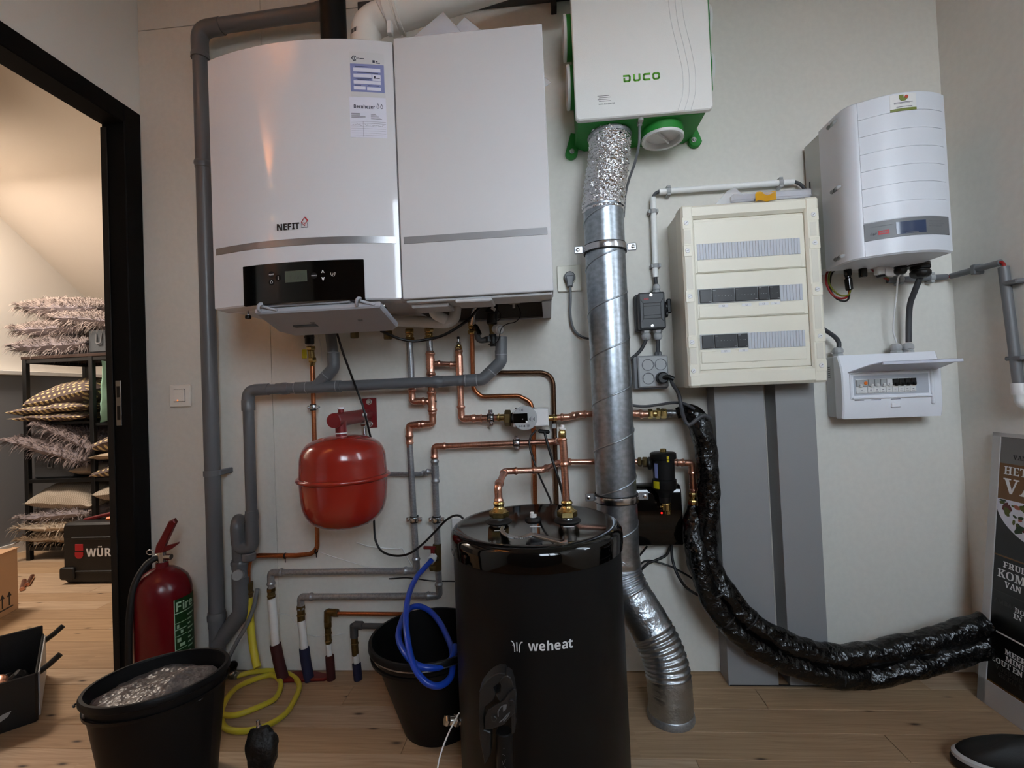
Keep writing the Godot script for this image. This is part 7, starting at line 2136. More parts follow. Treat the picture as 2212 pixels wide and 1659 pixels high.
func hoses_right() -> void:
	# two wrapped hoses
	var fn := FastNoiseLite.new(); fn.seed = 8; fn.frequency = 9.0; fn.fractal_octaves = 3
	var paths := [
		[Vector3(0.413, 0.872, 0.05), Vector3(0.439, 0.877, 0.055), Vector3(0.466, 0.856, 0.07), Vector3(0.483, 0.804, 0.085), Vector3(0.49, 0.713, 0.09), Vector3(0.488, 0.566, 0.09), Vector3(0.473, 0.45, 0.095), Vector3(0.484, 0.378, 0.105), Vector3(0.515, 0.315, 0.12), Vector3(0.563, 0.252, 0.125), Vector3(0.628, 0.198, 0.13), Vector3(0.707, 0.158, 0.132), Vector3(0.8, 0.13, 0.132), Vector3(0.898, 0.13, 0.134), Vector3(1.003, 0.152, 0.136), Vector3(1.118, 0.186, 0.142), Vector3(1.241, 0.23, 0.15)],
		[Vector3(0.449, 0.569, 0.055), Vector3(0.445, 0.517, 0.07), Vector3(0.439, 0.432, 0.105), Vector3(0.451, 0.353, 0.125), Vector3(0.481, 0.274, 0.13), Vector3(0.537, 0.201, 0.135), Vector3(0.618, 0.142, 0.138), Vector3(0.713, 0.099, 0.14), Vector3(0.812, 0.073, 0.14), Vector3(0.904, 0.067, 0.14), Vector3(1.007, 0.093, 0.145), Vector3(1.121, 0.131, 0.15), Vector3(1.23, 0.173, 0.16)]]
	for k in 2:
		var o := thing("insulated_hose", ["black wrapped hose starting at the brass union under the four way socket, longer of two", "black wrapped hose starting at the pipe elbow beside the magnetic filter, lower of two"][k], "hose", Vector3(0.6, 0.0, 0.13), "black wrapped hoses in the corner")
		var cl := curve(paths[k], 0.006)
		var total := cl.size() * 0.006
		var g := G().tube(cl, func(l: float, a: float) -> float:
			var s := 0.0335 + 0.006 * fn.get_noise_3d(cos(a) * 0.10 + k, l * 1.6, sin(a) * 0.10)
			s += 0.0022 * sin(l * 46.0 + 3.0 * sin(a + l * 9.0)) * sin(l * 13.0 + k)
			return s * (0.55 + 0.45 * smoothstep(0.0, 0.05, l)), 28)
		part("wrap", g, M.wrap, o)
		for f in ([0.33, 0.47] if k == 0 else [0.25, 0.42, 0.62]):
			g = G()
			var i := int(cl.size() * f)
			g.bead(cl[i], (cl[i + 1] - cl[i - 1]).normalized(), 0.0315, 0.004, 1.1)
			part("tie", g, M.black, o)

	# magnetic filter
	var c := Vector3(0.353, 0.717, 0.09)
	var o := thing("magnetic_filter", "black magnetic dirt filter with brass cap hanging right of the spiral duct", "filter", Vector3(c.x, 0.56, 0.09))
	var cx := c.x
	var Y := func(py: float) -> float: return 0.0
	var X := Transform3D(Basis.IDENTITY, Vector3(cx, 0, 0.09))
	var y0 := 0.751; var y1 := 0.731; var y2 := 0.667; var y3 := 0.633; var y4 := 0.606; var y5 := 0.591; var y6 := 0.566
	part("body", G().lathe([Vector2(0, y4), Vector2(0.018, y4), Vector2(0.0225, y4 + 0.014), Vector2(0.029, y3 - 0.004), Vector2(0.036, y3 + 0.002), Vector2(0.038, y3 + 0.006), Vector2(0.038, y2 - 0.002), Vector2(0.034, y2), Vector2(0.0345, y1), Vector2(0.04, y1), Vector2(0.041, y1 + 0.002), Vector2(0.041, y0 - 0.004), Vector2(0.037, y0), Vector2(0, y0 + 0.001)], X, 40), M.black_satin, o)
	part("collar", G().lathe([Vector2(0.017, y5), Vector2(0.019, y4 - 0.004), Vector2(0.019, y4 + 0.006)], X, 28), M.black, o)
	part("cap", G().cyl(Vector3(cx + 0.001, y0, 0.09), Vector3(cx + 0.001, y0 + 0.012, 0.09), 0.0105, 20, 0.002), M.brass, o, "brass cap")
	var g := G().cyl(Vector3(cx + 0.003, y5 + 0.002, 0.09), Vector3(cx + 0.003, y6, 0.09), 0.0135, 20, 0.001)
	g.bead(Vector3(cx + 0.003, y5 - 0.004, 0.09), Vector3.UP, 0.0135, 0.003, 1.15)
	g.cyl(Vector3(cx + 0.006, y6, 0.09), Vector3(cx + 0.006, y6 - 0.012, 0.09), 0.011, 14, 0.001)
	g.cyl(Vector3(cx - 0.01, (y5 + y6) / 2, 0.095), Vector3(cx - 0.018, (y5 + y6) / 2 + 0.001, 0.1), 0.0035, 10)
	part("drain_valve", g, M.brass, o)
	g = G()
	var la: float = Vector3(0.351, 0.736, 0.13).x
	for i in 2:
		var a := 0.13 - i * 0.0
		g.box(Vector3(cx + 0.0415 * sin(0.14), y0 - 0.012 - i * 0.010, 0.09 + 0.0415 * cos(0.14)), Vector3(0.0075, 0.0085, 0.0012), 0.0003, Basis(Vector3.UP, 0.14))
	part("mark", g, M.yellow, o, "yellow mark")
	var patch := func(a0: float, a1: float, ya: float, yb: float, r: float) -> Geo:
		return G().sheet(func(u: float, v: float) -> Vector3:
			var a := lerpf(a0, a1, u)
			return Vector3(cx + r * sin(a), lerpf(ya, yb, v), 0.09 + r * cos(a)), 8, 2, Vector3.BACK)
	part("warning_label", patch.call(-1.25, -0.62, y3 + 0.007, y2 - 0.004, 0.0386), M.yellow, o, "yellow warning label")
	part("side_label", patch.call(-1.15, -0.75, y2 + 0.006, y1 - 0.012, 0.0349), M.label_blue, o, "pale blue label")
	g = G().cyl(Vector3(0.318, 0.716, 0.085), Vector3(0.305, 0.716, 0.082), 0.021, 24, 0.004)
	part("inlet", g, M.black, o)
	g = G()
	g.hexnut(Vector3(0.291, 0.719, 0.07), Vector3(0.307, 0.719, 0.075), 0.0165)
	g.hexnut(Vector3(0.277, 0.719, 0.065), Vector3(0.289, 0.719, 0.068), 0.0155)
	part("union_nut", g, M.brass_dull, o)
	o = thing("filter_pipe", "short copper pipe with elbow from the magnetic filter down to the lower hose", "pipe", Vector3(0.451, 0.58, 0.06))
	run(o, [Vector3(0.383, 0.716, 0.08), Vector3(0.447, 0.711, 0.07), Vector3(0.451, 0.612, 0.06)], 0.0095, M.copper, 0.02)
	coupling(o, Vector3(0.409, 0.715, 0.078), Vector3.RIGHT, 0.0095, 0.026, M.copper)
	coupling(o, Vector3(0.451, 0.632, 0.06), Vector3.UP, 0.0095, 0.024, M.copper)
	g = G()
	g.hexnut(Vector3(0.45, 0.614, 0.06), Vector3(0.449, 0.599, 0.06), 0.0135)
	g.cyl(Vector3(0.449, 0.599, 0.06), Vector3(0.449, 0.59, 0.06), 0.011, 14)
	g.hexnut(Vector3(0.449, 0.591, 0.06), Vector3(0.448, 0.573, 0.06), 0.0155)
	g.cyl(Vector3(0.448, 0.573, 0.06), Vector3(0.448, 0.558, 0.058), 0.0115, 14)
	part("union_nut", g, M.brass, o)

	# control box with red lamp
	o = thing("control_box", "glossy black control box with a small red lamp behind the magnetic filter", "control box", Vector3(0.34, 0.44, 0.0))
	g = G()
	var pr := PackedVector2Array([Vector2(0.0, 0.441), Vector2(0.05, 0.441), Vector2(0.056, 0.446), Vector2(0.05, 0.622), Vector2(0.043, 0.634), Vector2(0.03, 0.638), Vector2(0.0, 0.638)])
	g.prism(pr, 0.2635, 0.4155, Transform3D(Basis(Vector3.BACK, Vector3.UP, Vector3.RIGHT), Vector3.ZERO), 0.004, 0.9)
	part("housing", g, M.black_gloss, o)
	var lp := Vector3(0.348, 0.548, 0.06)
	part("red_lamp", G().ball(Vector3(lp.x, lp.y, 0.0545), Vector3(0.0028, 0.0028, 0.0015), 10), M.glow_red, o, "small red lamp")
	o = thing("control_cables", "black cables looping out of the bottom of the control box", "cables", Vector3(0.36, 0.33, 0.04))
	cable(o, [Vector3(0.379, 0.438, 0.03), Vector3(0.379, 0.389, 0.04), Vector3(0.387, 0.351, 0.06), Vector3(0.405, 0.321, 0.09), Vector3(0.433, 0.311, 0.13), Vector3(0.468, 0.312, 0.15), Vector3(0.499, 0.323, 0.15), Vector3(0.519, 0.344, 0.14)], 0.0046, M.black)
	cable(o, [Vector3(0.375, 0.431, 0.03), Vector3(0.363, 0.404, 0.03), Vector3(0.332, 0.388, 0.03), Vector3(0.301, 0.376, 0.03), Vector3(0.276, 0.353, 0.03), Vector3(0.263, 0.334, 0.03)], 0.0046, M.black)
	cable(o, [Vector3(0.269, 0.361, 0.02), Vector3(0.291, 0.38, 0.02), Vector3(0.318, 0.38, 0.02), Vector3(0.376, 0.364, 0.03), Vector3(0.417, 0.343, 0.04), Vector3(0.443, 0.328, 0.05)], 0.0032, M.black)
	cable(o, [Vector3(0.301, 0.434, 0.03), Vector3(0.285, 0.415, 0.03), Vector3(0.269, 0.396, 0.03)], 0.0036, M.black)
	g = G().tube(curve([Vector3(0.25, 0.913, 0.03), Vector3(0.276, 0.903, 0.035), Vector3(0.316, 0.899, 0.04), Vector3(0.36, 0.903, 0.045), Vector3(0.402, 0.908, 0.06), Vector3(0.432, 0.903, 0.085), Vector3(0.456, 0.886, 0.1)]), 0.0046, 10)
	solo("signal_cable", g, M.cable_grey, "dark grey cable lying on top of the brass union under the four way socket", "cable")


func pail(o: Node3D, top: Vector3, base: Vector3, R: float, r: float, m: Material, S := Basis.IDENTITY) -> void:
	var g := G()
	var f := func(out: float, u: float, v: float) -> Vector3:
		return base.lerp(top, v) + S * Vector3(cos(u * TAU), 0, sin(u * TAU)) * (lerpf(r, R, v) - out)
	g.sheet(func(u: float, v: float) -> Vector3: return f.call(0.0, u, v), 48, 6, Vector3.ZERO)
	g.sheet(func(u: float, v: float) -> Vector3: return f.call(0.003, u, maxf(v, 0.03)), 48, 6, Vector3.ZERO, true)
	g.lathe([Vector2(0, 0.004), Vector2(r, 0.004), Vector2(r, 0.0), Vector2(0, 0)], Transform3D(S, base), 48)
	part("pail", g, m, o)
	g = G().lathe([Vector2(R - 0.004, -0.001), Vector2(R - 0.003, 0.003), Vector2(R + 0.004, 0.003), Vector2(R + 0.007, -0.002), Vector2(R + 0.007, -0.012), Vector2(R + 0.004, -0.014), Vector2(R - 0.002, -0.014)], Transform3D(S, top), 56)
	g.lathe([Vector2(R - 0.006, -0.035), Vector2(R + 0.002, -0.034), Vector2(R + 0.001, -0.042)], Transform3D(S, top), 56)
	part("rim", g, m, o)


func floor_things() -> void:
	# bucket behind the tank
	var top := Vector3(-0.382, 0.272, 0.285)
	var o := thing("bucket", "black builder's bucket with a wire handle holding the blue hose, left of the tank", "bucket", Vector3(-0.37, 0, 0.26))
	pail(o, top, Vector3(-0.365, 0.0, 0.255), 0.163, 0.105, M.black_satin)
	var hp := []
	for i in 21:
		var a := lerpf(PI * 1.02, PI * 0.02, i / 20.0)
		hp.append(top + Vector3(cos(a) * 0.168, -0.004 - 0.012 * sin(a), sin(a) * 0.168))
	part("handle", G().tube(hp, 0.0022, 8), M.steel, o)
	# blue hose from the red handled tap
	o = thing("blue_hose", "blue hose curling from the red handled tap over the rim of the black bucket", "hose", Vector3(-0.38, 0.2, 0.3))
	var bh: Array = []
	var src := [Vector3(-0.418, 0.415, 0.085), Vector3(-0.448, 0.389, 0.16), Vector3(-0.446, 0.369, 0.26), Vector3(-0.433, 0.344, 0.33), Vector3(-0.409, 0.32, 0.4), Vector3(-0.382, 0.283, 0.45), Vector3(-0.358, 0.259, 0.47), Vector3(-0.333, 0.241, 0.475), Vector3(-0.307, 0.232, 0.465), Vector3(-0.287, 0.237, 0.44), Vector3(-0.286, 0.253, 0.41), Vector3(-0.298, 0.265, 0.36), Vector3(-0.326, 0.264, 0.29), Vector3(-0.367, 0.278, 0.22), Vector3(-0.411, 0.295, 0.18), Vector3(-0.449, 0.302, 0.17), Vector3(-0.465, 0.308, 0.22), Vector3(-0.461, 0.302, 0.3), Vector3(-0.446, 0.296, 0.36), Vector3(-0.41, 0.289, 0.42), Vector3(-0.371, 0.275, 0.45), Vector3(-0.339, 0.267, 0.45), Vector3(-0.31, 0.261, 0.43), Vector3(-0.29, 0.264, 0.4), Vector3(-0.288, 0.277, 0.36)]
	part("hose", G().tube(curve(src, 0.008), 0.0085, 14), M.blue_hose, o)
	part("ferrule", G().lathe([Vector2(0.010, -0.012), Vector2(0.0145, -0.01), Vector2(0.0155, 0.0), Vector2(0.0145, 0.01), Vector2(0.010, 0.012)], along(Vector3(-0.417, 0.421, 0.08), Vector3(-0.414, 0.425, 0.06) - Vector3(-0.418, 0.415, 0.09)), 10), M.white, o, "white hose ferrule")
	o = thing("fill_tap", "small tap with a red lever on the right galvanised pipe above the bucket", "tap", Vector3(-0.409, 0.4, 0.06))
	var g := G()
	g.cyl(Vector3(-0.407, 0.458, 0.046), Vector3(-0.409, 0.368, 0.046), 0.0145, 16, 0.002)
	g.cyl(Vector3(-0.407, 0.406, 0.046), Vector3(-0.413, 0.423, 0.078), 0.0105, 14)
	g.hexnut(Vector3(-0.422, 0.389, 0.06), Vector3(-0.423, 0.374, 0.06), 0.011)
	part("body", g, M.brass_dull, o)
	g = G().box(Vector3(-0.424, 0.456, 0.08), Vector3(0.042, 0.011, 0.006), 0.002, Basis(Vector3.BACK, -0.03))
	g.box(Vector3(-0.415, 0.442, 0.075), Vector3(0.013, 0.02, 0.008), 0.002)
	part("lever", g, M.red_plastic, o, "red lever")
	g = G().bx(Vector3(-0.361, 0.402, 0.0), Vector3(-0.324, 0.536, 0.012), 0.002)
	solo("cover_plate", g, M.white_dull, "small pale plate on the wall half hidden behind the black tank", "plate")

	# front bucket with a plastic bag in it
	top = Vector3(-1.022, 0.28, 0.512)
	o = thing("bucket", "black builder's bucket with a plastic bag inside, at the foot of the doorway", "bucket", Vector3(-1.02, 0, 0.51))
	var sq := Basis(Vector3.UP, 0.56) * Basis.from_scale(Vector3(1.03, 1, 0.80)) * Basis(Vector3.UP, -0.56)
	pail(o, top, Vector3(-1.015, 0.0, 0.51), 0.146, 0.112, M.black_satin, sq)
	hp = []
	for i in 17:
		var a := lerpf(2.3, 3.7, i / 16.0)
		hp.append(top + sq * Vector3(cos(a) * (0.157 + 0.004 * sin(i * 0.7)), -0.006 - 0.02 * sin(PI * i / 16.0), sin(a) * 0.157))
	part("handle", G().tube(hp, 0.0025, 8), M.black, o)
	var nz := FastNoiseLite.new(); nz.seed = 2; nz.frequency = 11.0
	g = G().sheet(func(u: float, v: float) -> Vector3:
		var a := u * TAU
		var r := v * (0.135 + 0.012 * sin(a * 3.0 + 1.0) + 0.014 * nz.get_noise_2d(cos(a) * 0.2, sin(a) * 0.2))
		var x := cos(a) * r; var z := sin(a) * r
		return top + sq * Vector3(x, -0.022 + 0.018 * nz.get_noise_2d(x * 0.7, z * 0.7) + 0.012 * (1.0 - v * v) - 0.012 * v * v, z), 56, 18, Vector3.UP)
	solo("plastic_bag", g, M.bag_dusty, "dusty crumpled plastic bag lying in the front bucket", "bag")

	# fire extinguisher
	var e := Vector3(-1.318, 0.0, 0.15)
	var R := 0.084
	o = thing("fire_extinguisher", "red fire extinguisher with a green label in the corner by the doorway", "fire extinguisher", e)
	var X := Transform3D(Basis.IDENTITY, e)
	part("cylinder", G().lathe([Vector2(0, 0.0), Vector2(R - 0.006, 0.0), Vector2(R, 0.01), Vector2(R, 0.345), Vector2(R - 0.003, 0.368), Vector2(R - 0.012, 0.392), Vector2(R - 0.03, 0.412), Vector2(0.035, 0.425), Vector2(0.02, 0.43), Vector2(0.018, 0.447), Vector2(0, 0.447)], X, 48), M.red_ext, o)
	g = G().cyl(e + Vector3(0, 0.445, 0), e + Vector3(0, 0.48, 0), 0.014, 18)
	g.cyl(e + Vector3(-0.02, 0.463, 0.0), e + Vector3(0.034, 0.463, 0.0), 0.0095, 16)
	part("valve", g, M.chrome, o)
	g = G().prism(PackedVector2Array([Vector2(-0.018, 0.478), Vector2(0.006, 0.478), Vector2(0.018, 0.512), Vector2(0.048, 0.575), Vector2(0.042, 0.588), Vector2(0.028, 0.582), Vector2(0.002, 0.53), Vector2(-0.012, 0.505)]), -0.011, 0.011, Transform3D(Basis(Vector3.UP, 0.25), Vector3(e.x, 0, e.z)), 0.003)
	g.prism(PackedVector2Array([Vector2(-0.012, 0.476), Vector2(0.03, 0.486), Vector2(0.05, 0.5), Vector2(0.052, 0.507), Vector2(0.02, 0.5), Vector2(-0.012, 0.49)]), -0.009, 0.009, Transform3D(Basis(Vector3.UP, 0.25), Vector3(e.x, 0, e.z)), 0.002)
	part("lever", g, M.red_plastic, o)
	var rg := []
	for i in 17: rg.append(e + Vector3(-0.03 + 0.012 * cos(TAU * i / 16.0), 0.483 + 0.008 * sin(TAU * i / 16.0), 0.014))
	part("pin_ring", G().tube(rg, 0.0014, 6), M.chrome, o)
	part("hose", G().tube(curve([e + Vector3(-0.012, 0.463, 0.005), e + Vector3(-0.028, 0.45, 0.03), e + Vector3(-0.038, 0.40, 0.065), e + Vector3(-0.04, 0.33, 0.082), e + Vector3(-0.047, 0.24, 0.083), e + Vector3(-0.05, 0.13, 0.082), e + Vector3(-0.05, 0.07, 0.08)]), 0.0098, 14), M.rubber, o)
	var fw := 0.714
	var patch := func(a0: float, a1: float, ya: float, yb: float, off: float) -> Geo:
		return G().sheet(func(u: float, v: float) -> Vector3:
			var a := lerpf(a0, a1, u) + fw
			return e + Vector3((R + off) * sin(a), lerpf(ya, yb, v), (R + off) * cos(a)), 16, 2, Vector3(0.7, 0, 0.7))
	var lb := part("label", patch.call(0.33, 1.75, 0.06, 0.335, 0.0004), M.ext_green, o, "green instruction label")
	g = G()
	for q in [[0.33, 0.36, 0.06, 0.335], [0.33, 1.7, 0.288, 0.291], [0.36, 0.8, 0.257, 0.259], [0.36, 0.8, 0.215, 0.217], [0.36, 0.8, 0.172, 0.174], [0.36, 0.8, 0.235, 0.238], [0.42, 0.5, 0.24, 0.252], [0.55, 0.65, 0.222, 0.232], [0.42, 0.56, 0.196, 0.208], [0.5, 0.72, 0.18, 0.19]]:
		var s: Geo = patch.call(q[0], q[1], q[2], q[3], 0.0009)
		g.v.append_array(s.v); g.n.append_array(s.n); g.u.append_array(s.u)
	for i in 9:
		var s: Geo = patch.call(0.86, 1.25 - 0.12 * (i % 3), 0.27 - i * 0.015, 0.275 - i * 0.015, 0.0009)
		g.v.append_array(s.v); g.n.append_array(s.n); g.u.append_array(s.u)
	for i in 5:
		var s: Geo = patch.call(0.42, 1.3 - 0.1 * (i % 2), 0.12 - i * 0.011, 0.1225 - i * 0.011, 0.0009)
		g.v.append_array(s.v); g.n.append_array(s.n); g.u.append_array(s.u)
	var word := "Fire"
	var aa := [0.50, 0.69, 0.84, 1.06]
	var ww := [0.0165, 0.0062, 0.0125, 0.0185]
	for i in 4:
		var a: float = aa[i] + fw
		lettering(g, word[i], ww[i], at(e + Vector3((R + 0.0006) * sin(a), 0.310 + (0.001 if i < 2 else -0.003), (R + 0.0006) * cos(a)), a), 0.0006, bold)
	part("print", g, mat(Color(0.62, 0.72, 0.62), 0.5), lb)

	# yellow hose on the floor
	o = thing("yellow_hose", "yellow hose lying in loops on the wooden floor with a metal coupling", "hose", Vector3(-0.98, 0, 0.16))
	var yh: Array = []
	for p in [Vector2(-1.145, 0.05), Vector2(-1.094, 0.02), Vector2(-1.004, 0.015), Vector2(-0.931, 0.049), Vector2(-0.882, 0.1), Vector2(-0.859, 0.172), Vector2(-0.852, 0.245), Vector2(-0.885, 0.30), Vector2(-0.943, 0.318), Vector2(-1.006, 0.3), Vector2(-1.05, 0.247), Vector2(-1.076, 0.145), Vector2(-1.057, 0.06), Vector2(-1.015, 0.04), Vector2(-0.957, 0.084), Vector2(-0.928, 0.165), Vector2(-0.943, 0.24), Vector2(-0.992, 0.275), Vector2(-1.056, 0.264), Vector2(-1.09, 0.24)]:
		yh.append(Vector3(p.x, 0.0085 + (0.017 if yh.size() > 15 or yh.size() in [10, 11] else 0.0), p.y))
	part("hose", G().tube(curve(yh, 0.008), 0.0085, 12), M.yellow_hose, o)
	part("hose", G().tube(curve([Vector3(-1.156, 0.02, 0.113), Vector3(-1.171, 0.02, 0.07), Vector3(-1.169, 0.02, 0.04)]), 0.0085, 12), M.yellow_hose, o)
	g = G().cyl(Vector3(-1.171, 0.018, 0.039), Vector3(-1.134, 0.012, 0.053), 0.0115, 16, 0.001)
	g.hexnut(Vector3(-1.162, 0.016, 0.047), Vector3(-1.147, 0.014, 0.054), 0.0145)
	part("coupling", g, M.steel, o)
	g = G().cyl(Vector3(-1.171, 0.02, 0.028), Vector3(-1.15, 0.05, 0.05), 0.016, 18, 0.004)
	solo("valve_knob", g, M.black_gloss, "glossy black knob on the metal coupling of the yellow hose", "knob")
	# red plastic piece
	var rp: Array = [Vector3(-0.984, 0.002, 0.038), Vector3(-0.938, 0.002, 0.018), Vector3(-0.894, 0.002, 0.01), Vector3(-0.819, 0.002, 0.031), Vector3(-0.799, 0.002, 0.05), Vector3(-0.814, 0.002, 0.064), Vector3(-0.893, 0.002, 0.07), Vector3(-0.953, 0.002, 0.075)]
	var poly := PackedVector2Array()
	for p in rp: poly.append(Vector2(p.x, p.z))
	g = G().prism(poly, 0.001, 0.012, Transform3D(Basis(Vector3.RIGHT, Vector3.BACK, Vector3.UP), Vector3.ZERO), 0.003)
	solo("plastic_piece", g, M.red_plastic, "flat red plastic piece on the floor behind the yellow hose", "piece")
	# pouch with a nozzle
	var pc := Vector3(-0.787, 0.05, 0.459)
	o = thing("tool_pouch", "crumpled dark pouch with a metal nozzle standing on the floor by the yellow hose", "pouch", Vector3(pc.x, 0, pc.z))
	g = G().sheet(func(u: float, v: float) -> Vector3:
		var a := u * TAU; var b := PI * v
		var d := Vector3(sin(b) * cos(a) * 0.038, -cos(b) * 0.058, sin(b) * sin(a) * 0.03)
		d *= 1.0 + 0.28 * nz.get_noise_3d(d.x * 2.2, d.y * 2.2, d.z * 2.2)
		d.x = signf(d.x) * pow(absf(d.x) / 0.04, 0.6) * 0.04
		return pc + Vector3(0, 0.012, 0) + d, 28, 18, Vector3.ZERO)
	part("pouch", g, bumped(mat(Color(0.045, 0.05, 0.055), 0.55), M.wrap.normal_texture, 5.0, 0.5), o)
	g = G().cyl(pc + Vector3(-0.004, 0.055, 0), pc + Vector3(-0.008, 0.073, 0), 0.0065, 14)
	g.cyl(pc + Vector3(-0.0075, 0.071, 0), pc + Vector3(-0.01, 0.086, 0), 0.0045, 12)
	g.hexnut(pc + Vector3(-0.005, 0.058, 0), pc + Vector3(-0.006, 0.064, 0), 0.0085)
	part("nozzle", g, M.chrome, o)

	crate()
	shoe()
	poster()


func crate() -> void:
	# open dark crate in the doorway
	var near := Vector3(-1.640, 0, 0.275)
	var dz := (Vector3(-1.982, 0, -0.054) - Vector3(-1.661, 0, 0.254)).normalized()
	var dx := Vector3(-dz.z, 0, dz.x)
	if dx.x > 0: dx = -dx
	dx = (dx + Vector3(0, 0, 0.35)).normalized()
	dx = (dx - dz * dx.dot(dz)).normalized()
	var o := thing("tool_crate", "open dark tool crate with two black latches in the doorway", "crate", near)
	var B := Basis(dx, Vector3.UP, -dz)
	var L := 0.40; var W := 0.36; var H := 0.15
	var P := func(a: float, y: float, b: float) -> Vector3: return near + dx * a + dz * b + Vector3(0, y, 0)
	var wall := func(a: Vector3, b: Vector3, h: float, t: float, m: Material, nm: String) -> void:
		var d := (b - a).normalized()
		part(nm, G().box((a + b) / 2.0 + Vector3(0, h / 2.0, 0), Vector3((b - a).length(), h, t), 0.003, Basis(d, Vector3.UP, d.cross(Vector3.UP))), m, o)
	wall.call(P.call(0, 0.0, 0), P.call(L, 0.0, 0), H, 0.006, M.crate, "front")
	wall.call(P.call(0, 0.0, W), P.call(L, 0.0, W), H + 0.03, 0.006, M.crate, "back")
	wall.call(P.call(0, 0.0, 0), P.call(0, 0.0, W), H, 0.006, M.crate, "side")
	wall.call(P.call(L, 0.0, 0), P.call(L, 0.0, W), H, 0.006, M.crate, "side")
	part("bottom", G().box(P.call(L / 2, 0.006, W / 2), Vector3(L, 0.008, W), 0.001, B), M.crate, o)
	var g := G()
	g.box(P.call(-0.006, H * 0.52, W / 2), Vector3(0.004, H * 0.9, W * 0.93), 0.001, B)
	part("side_panel", g, M.grey_light, o, "pale side panel")
	for b in [0.05, W - 0.03]:
		g = G().tube([P.call(0.0, H * 0.85, b), P.call(-0.03, H * 0.98, b), P.call(-0.055, H * 1.12, b)], 0.009, 10)
		part("latch", g, M.black, o)
	# things inside
	var kinds := ["copper press elbow among dark fittings in the open crate, nearest the latch", "copper press coupling lying behind the elbow in the open crate", "dark pipe fitting in the middle of the open crate"]
	for i in 3:
		var p: Vector3 = P.call([0.09, 0.13, 0.2][i], 0.085 + 0.012 * i, [0.12, 0.2, 0.12][i])
		var f := thing("pipe_fitting", kinds[i], "fitting", p, "fittings in the crate")
		run(f, [p, p + dz * 0.05 + Vector3(0, 0.012, 0), p + dz * 0.07 + dx * 0.05], 0.016, M.copper if i < 2 else M.steel, 0.02)
	var rr := RandomNumberGenerator.new(); rr.seed = 31
	g = G()
	for i in 26:
		g.box(P.call(rr.randf_range(0.04, L - 0.04), rr.randf_range(0.02, 0.085), rr.randf_range(0.04, W - 0.04)), Vector3(rr.randf_range(0.03, 0.09), rr.randf_range(0.02, 0.05), rr.randf_range(0.03, 0.08)), 0.006, Basis(Vector3(rr.randf(), rr.randf(), rr.randf()).normalized(), rr.randf() * 3.0))
	var st := solo("crate_contents", g, M.case_black, "dark jumble of parts filling the open crate", "parts")
	st.set_meta("kind", "stuff")
	# pale scuff at the front of the crate
	g = G()
	g.prism(PackedVector2Array([Vector2(-0.02, 0), Vector2(0.0, 0.012), Vector2(0.018, 0.014), Vector2(0.01, 0.0), Vector2(-0.012, -0.012)]), 0, 0.0008, Transform3D(Basis(-dx, Vector3.UP, -dz), P.call(0.072, 0.045, -0.0033)))
	part("sticker", g, M.grey_light, o, "pale scuffed sticker")


func shoe() -> void:
	# toe of a shoe at the lower right
	var tip := Vector3(0.948, 0.0, 0.385)
	var d := Vector3(1, 0, 0.40).normalized()
	var s := Vector3(-d.z, 0, d.x)
	var X := Transform3D(Basis(d, s, Vector3.UP), tip)
	var line := func(k: float) -> PackedVector2Array:
		var p := PackedVector2Array()
		for i in 25:
			var t := i / 24.0
			var a := lerpf(-PI / 2, -PI * 1.5, t)
			p.append(Vector2(0.07 + 0.07 * cos(a) * k, 0.048 * sin(a) * k))
		p.append(Vector2(0.16, 0.047 * k)); p.append(Vector2(0.24, 0.036 * k)); p.append(Vector2(0.285, 0.02 * k)); p.append(Vector2(0.285, -0.02 * k)); p.append(Vector2(0.24, -0.036 * k)); p.append(Vector2(0.16, -0.044 * k))
		return p
	var o := thing("shoe", "black sports shoe with a white stripe round its toe, at the right edge", "shoe", tip + d * 0.14)
	part("sole", G().prism(line.call(1.0), 0.0, 0.024, X, 0.006), M.black, o, "black sole")
	part("stripe", G().prism(line.call(0.95), 0.02, 0.040, X, 0.006), M.shoe_white, o, "white stripe")
	var up := G().sheet(func(u: float, v: float) -> Vector3:
		var a := u * TAU
		var L := line.call(0.86) as PackedVector2Array
		var f := u * L.size()
		var i := int(f) % L.size()
		var p := L[i].lerp(L[(i + 1) % L.size()], f - int(f))
		var c := Vector2(0.14, 0.0)
		var q := c.lerp(p, cos(v * PI / 2.0))
		var h := 0.034 + sin(v * PI / 2.0) * lerpf(0.035, 0.085, clampf(q.x / 0.2, 0.0, 1.0))
		return X * Vector3(q.x, q.y, h), 62, 10, Vector3.ZERO)
	part("upper", up, M.shoe, o)


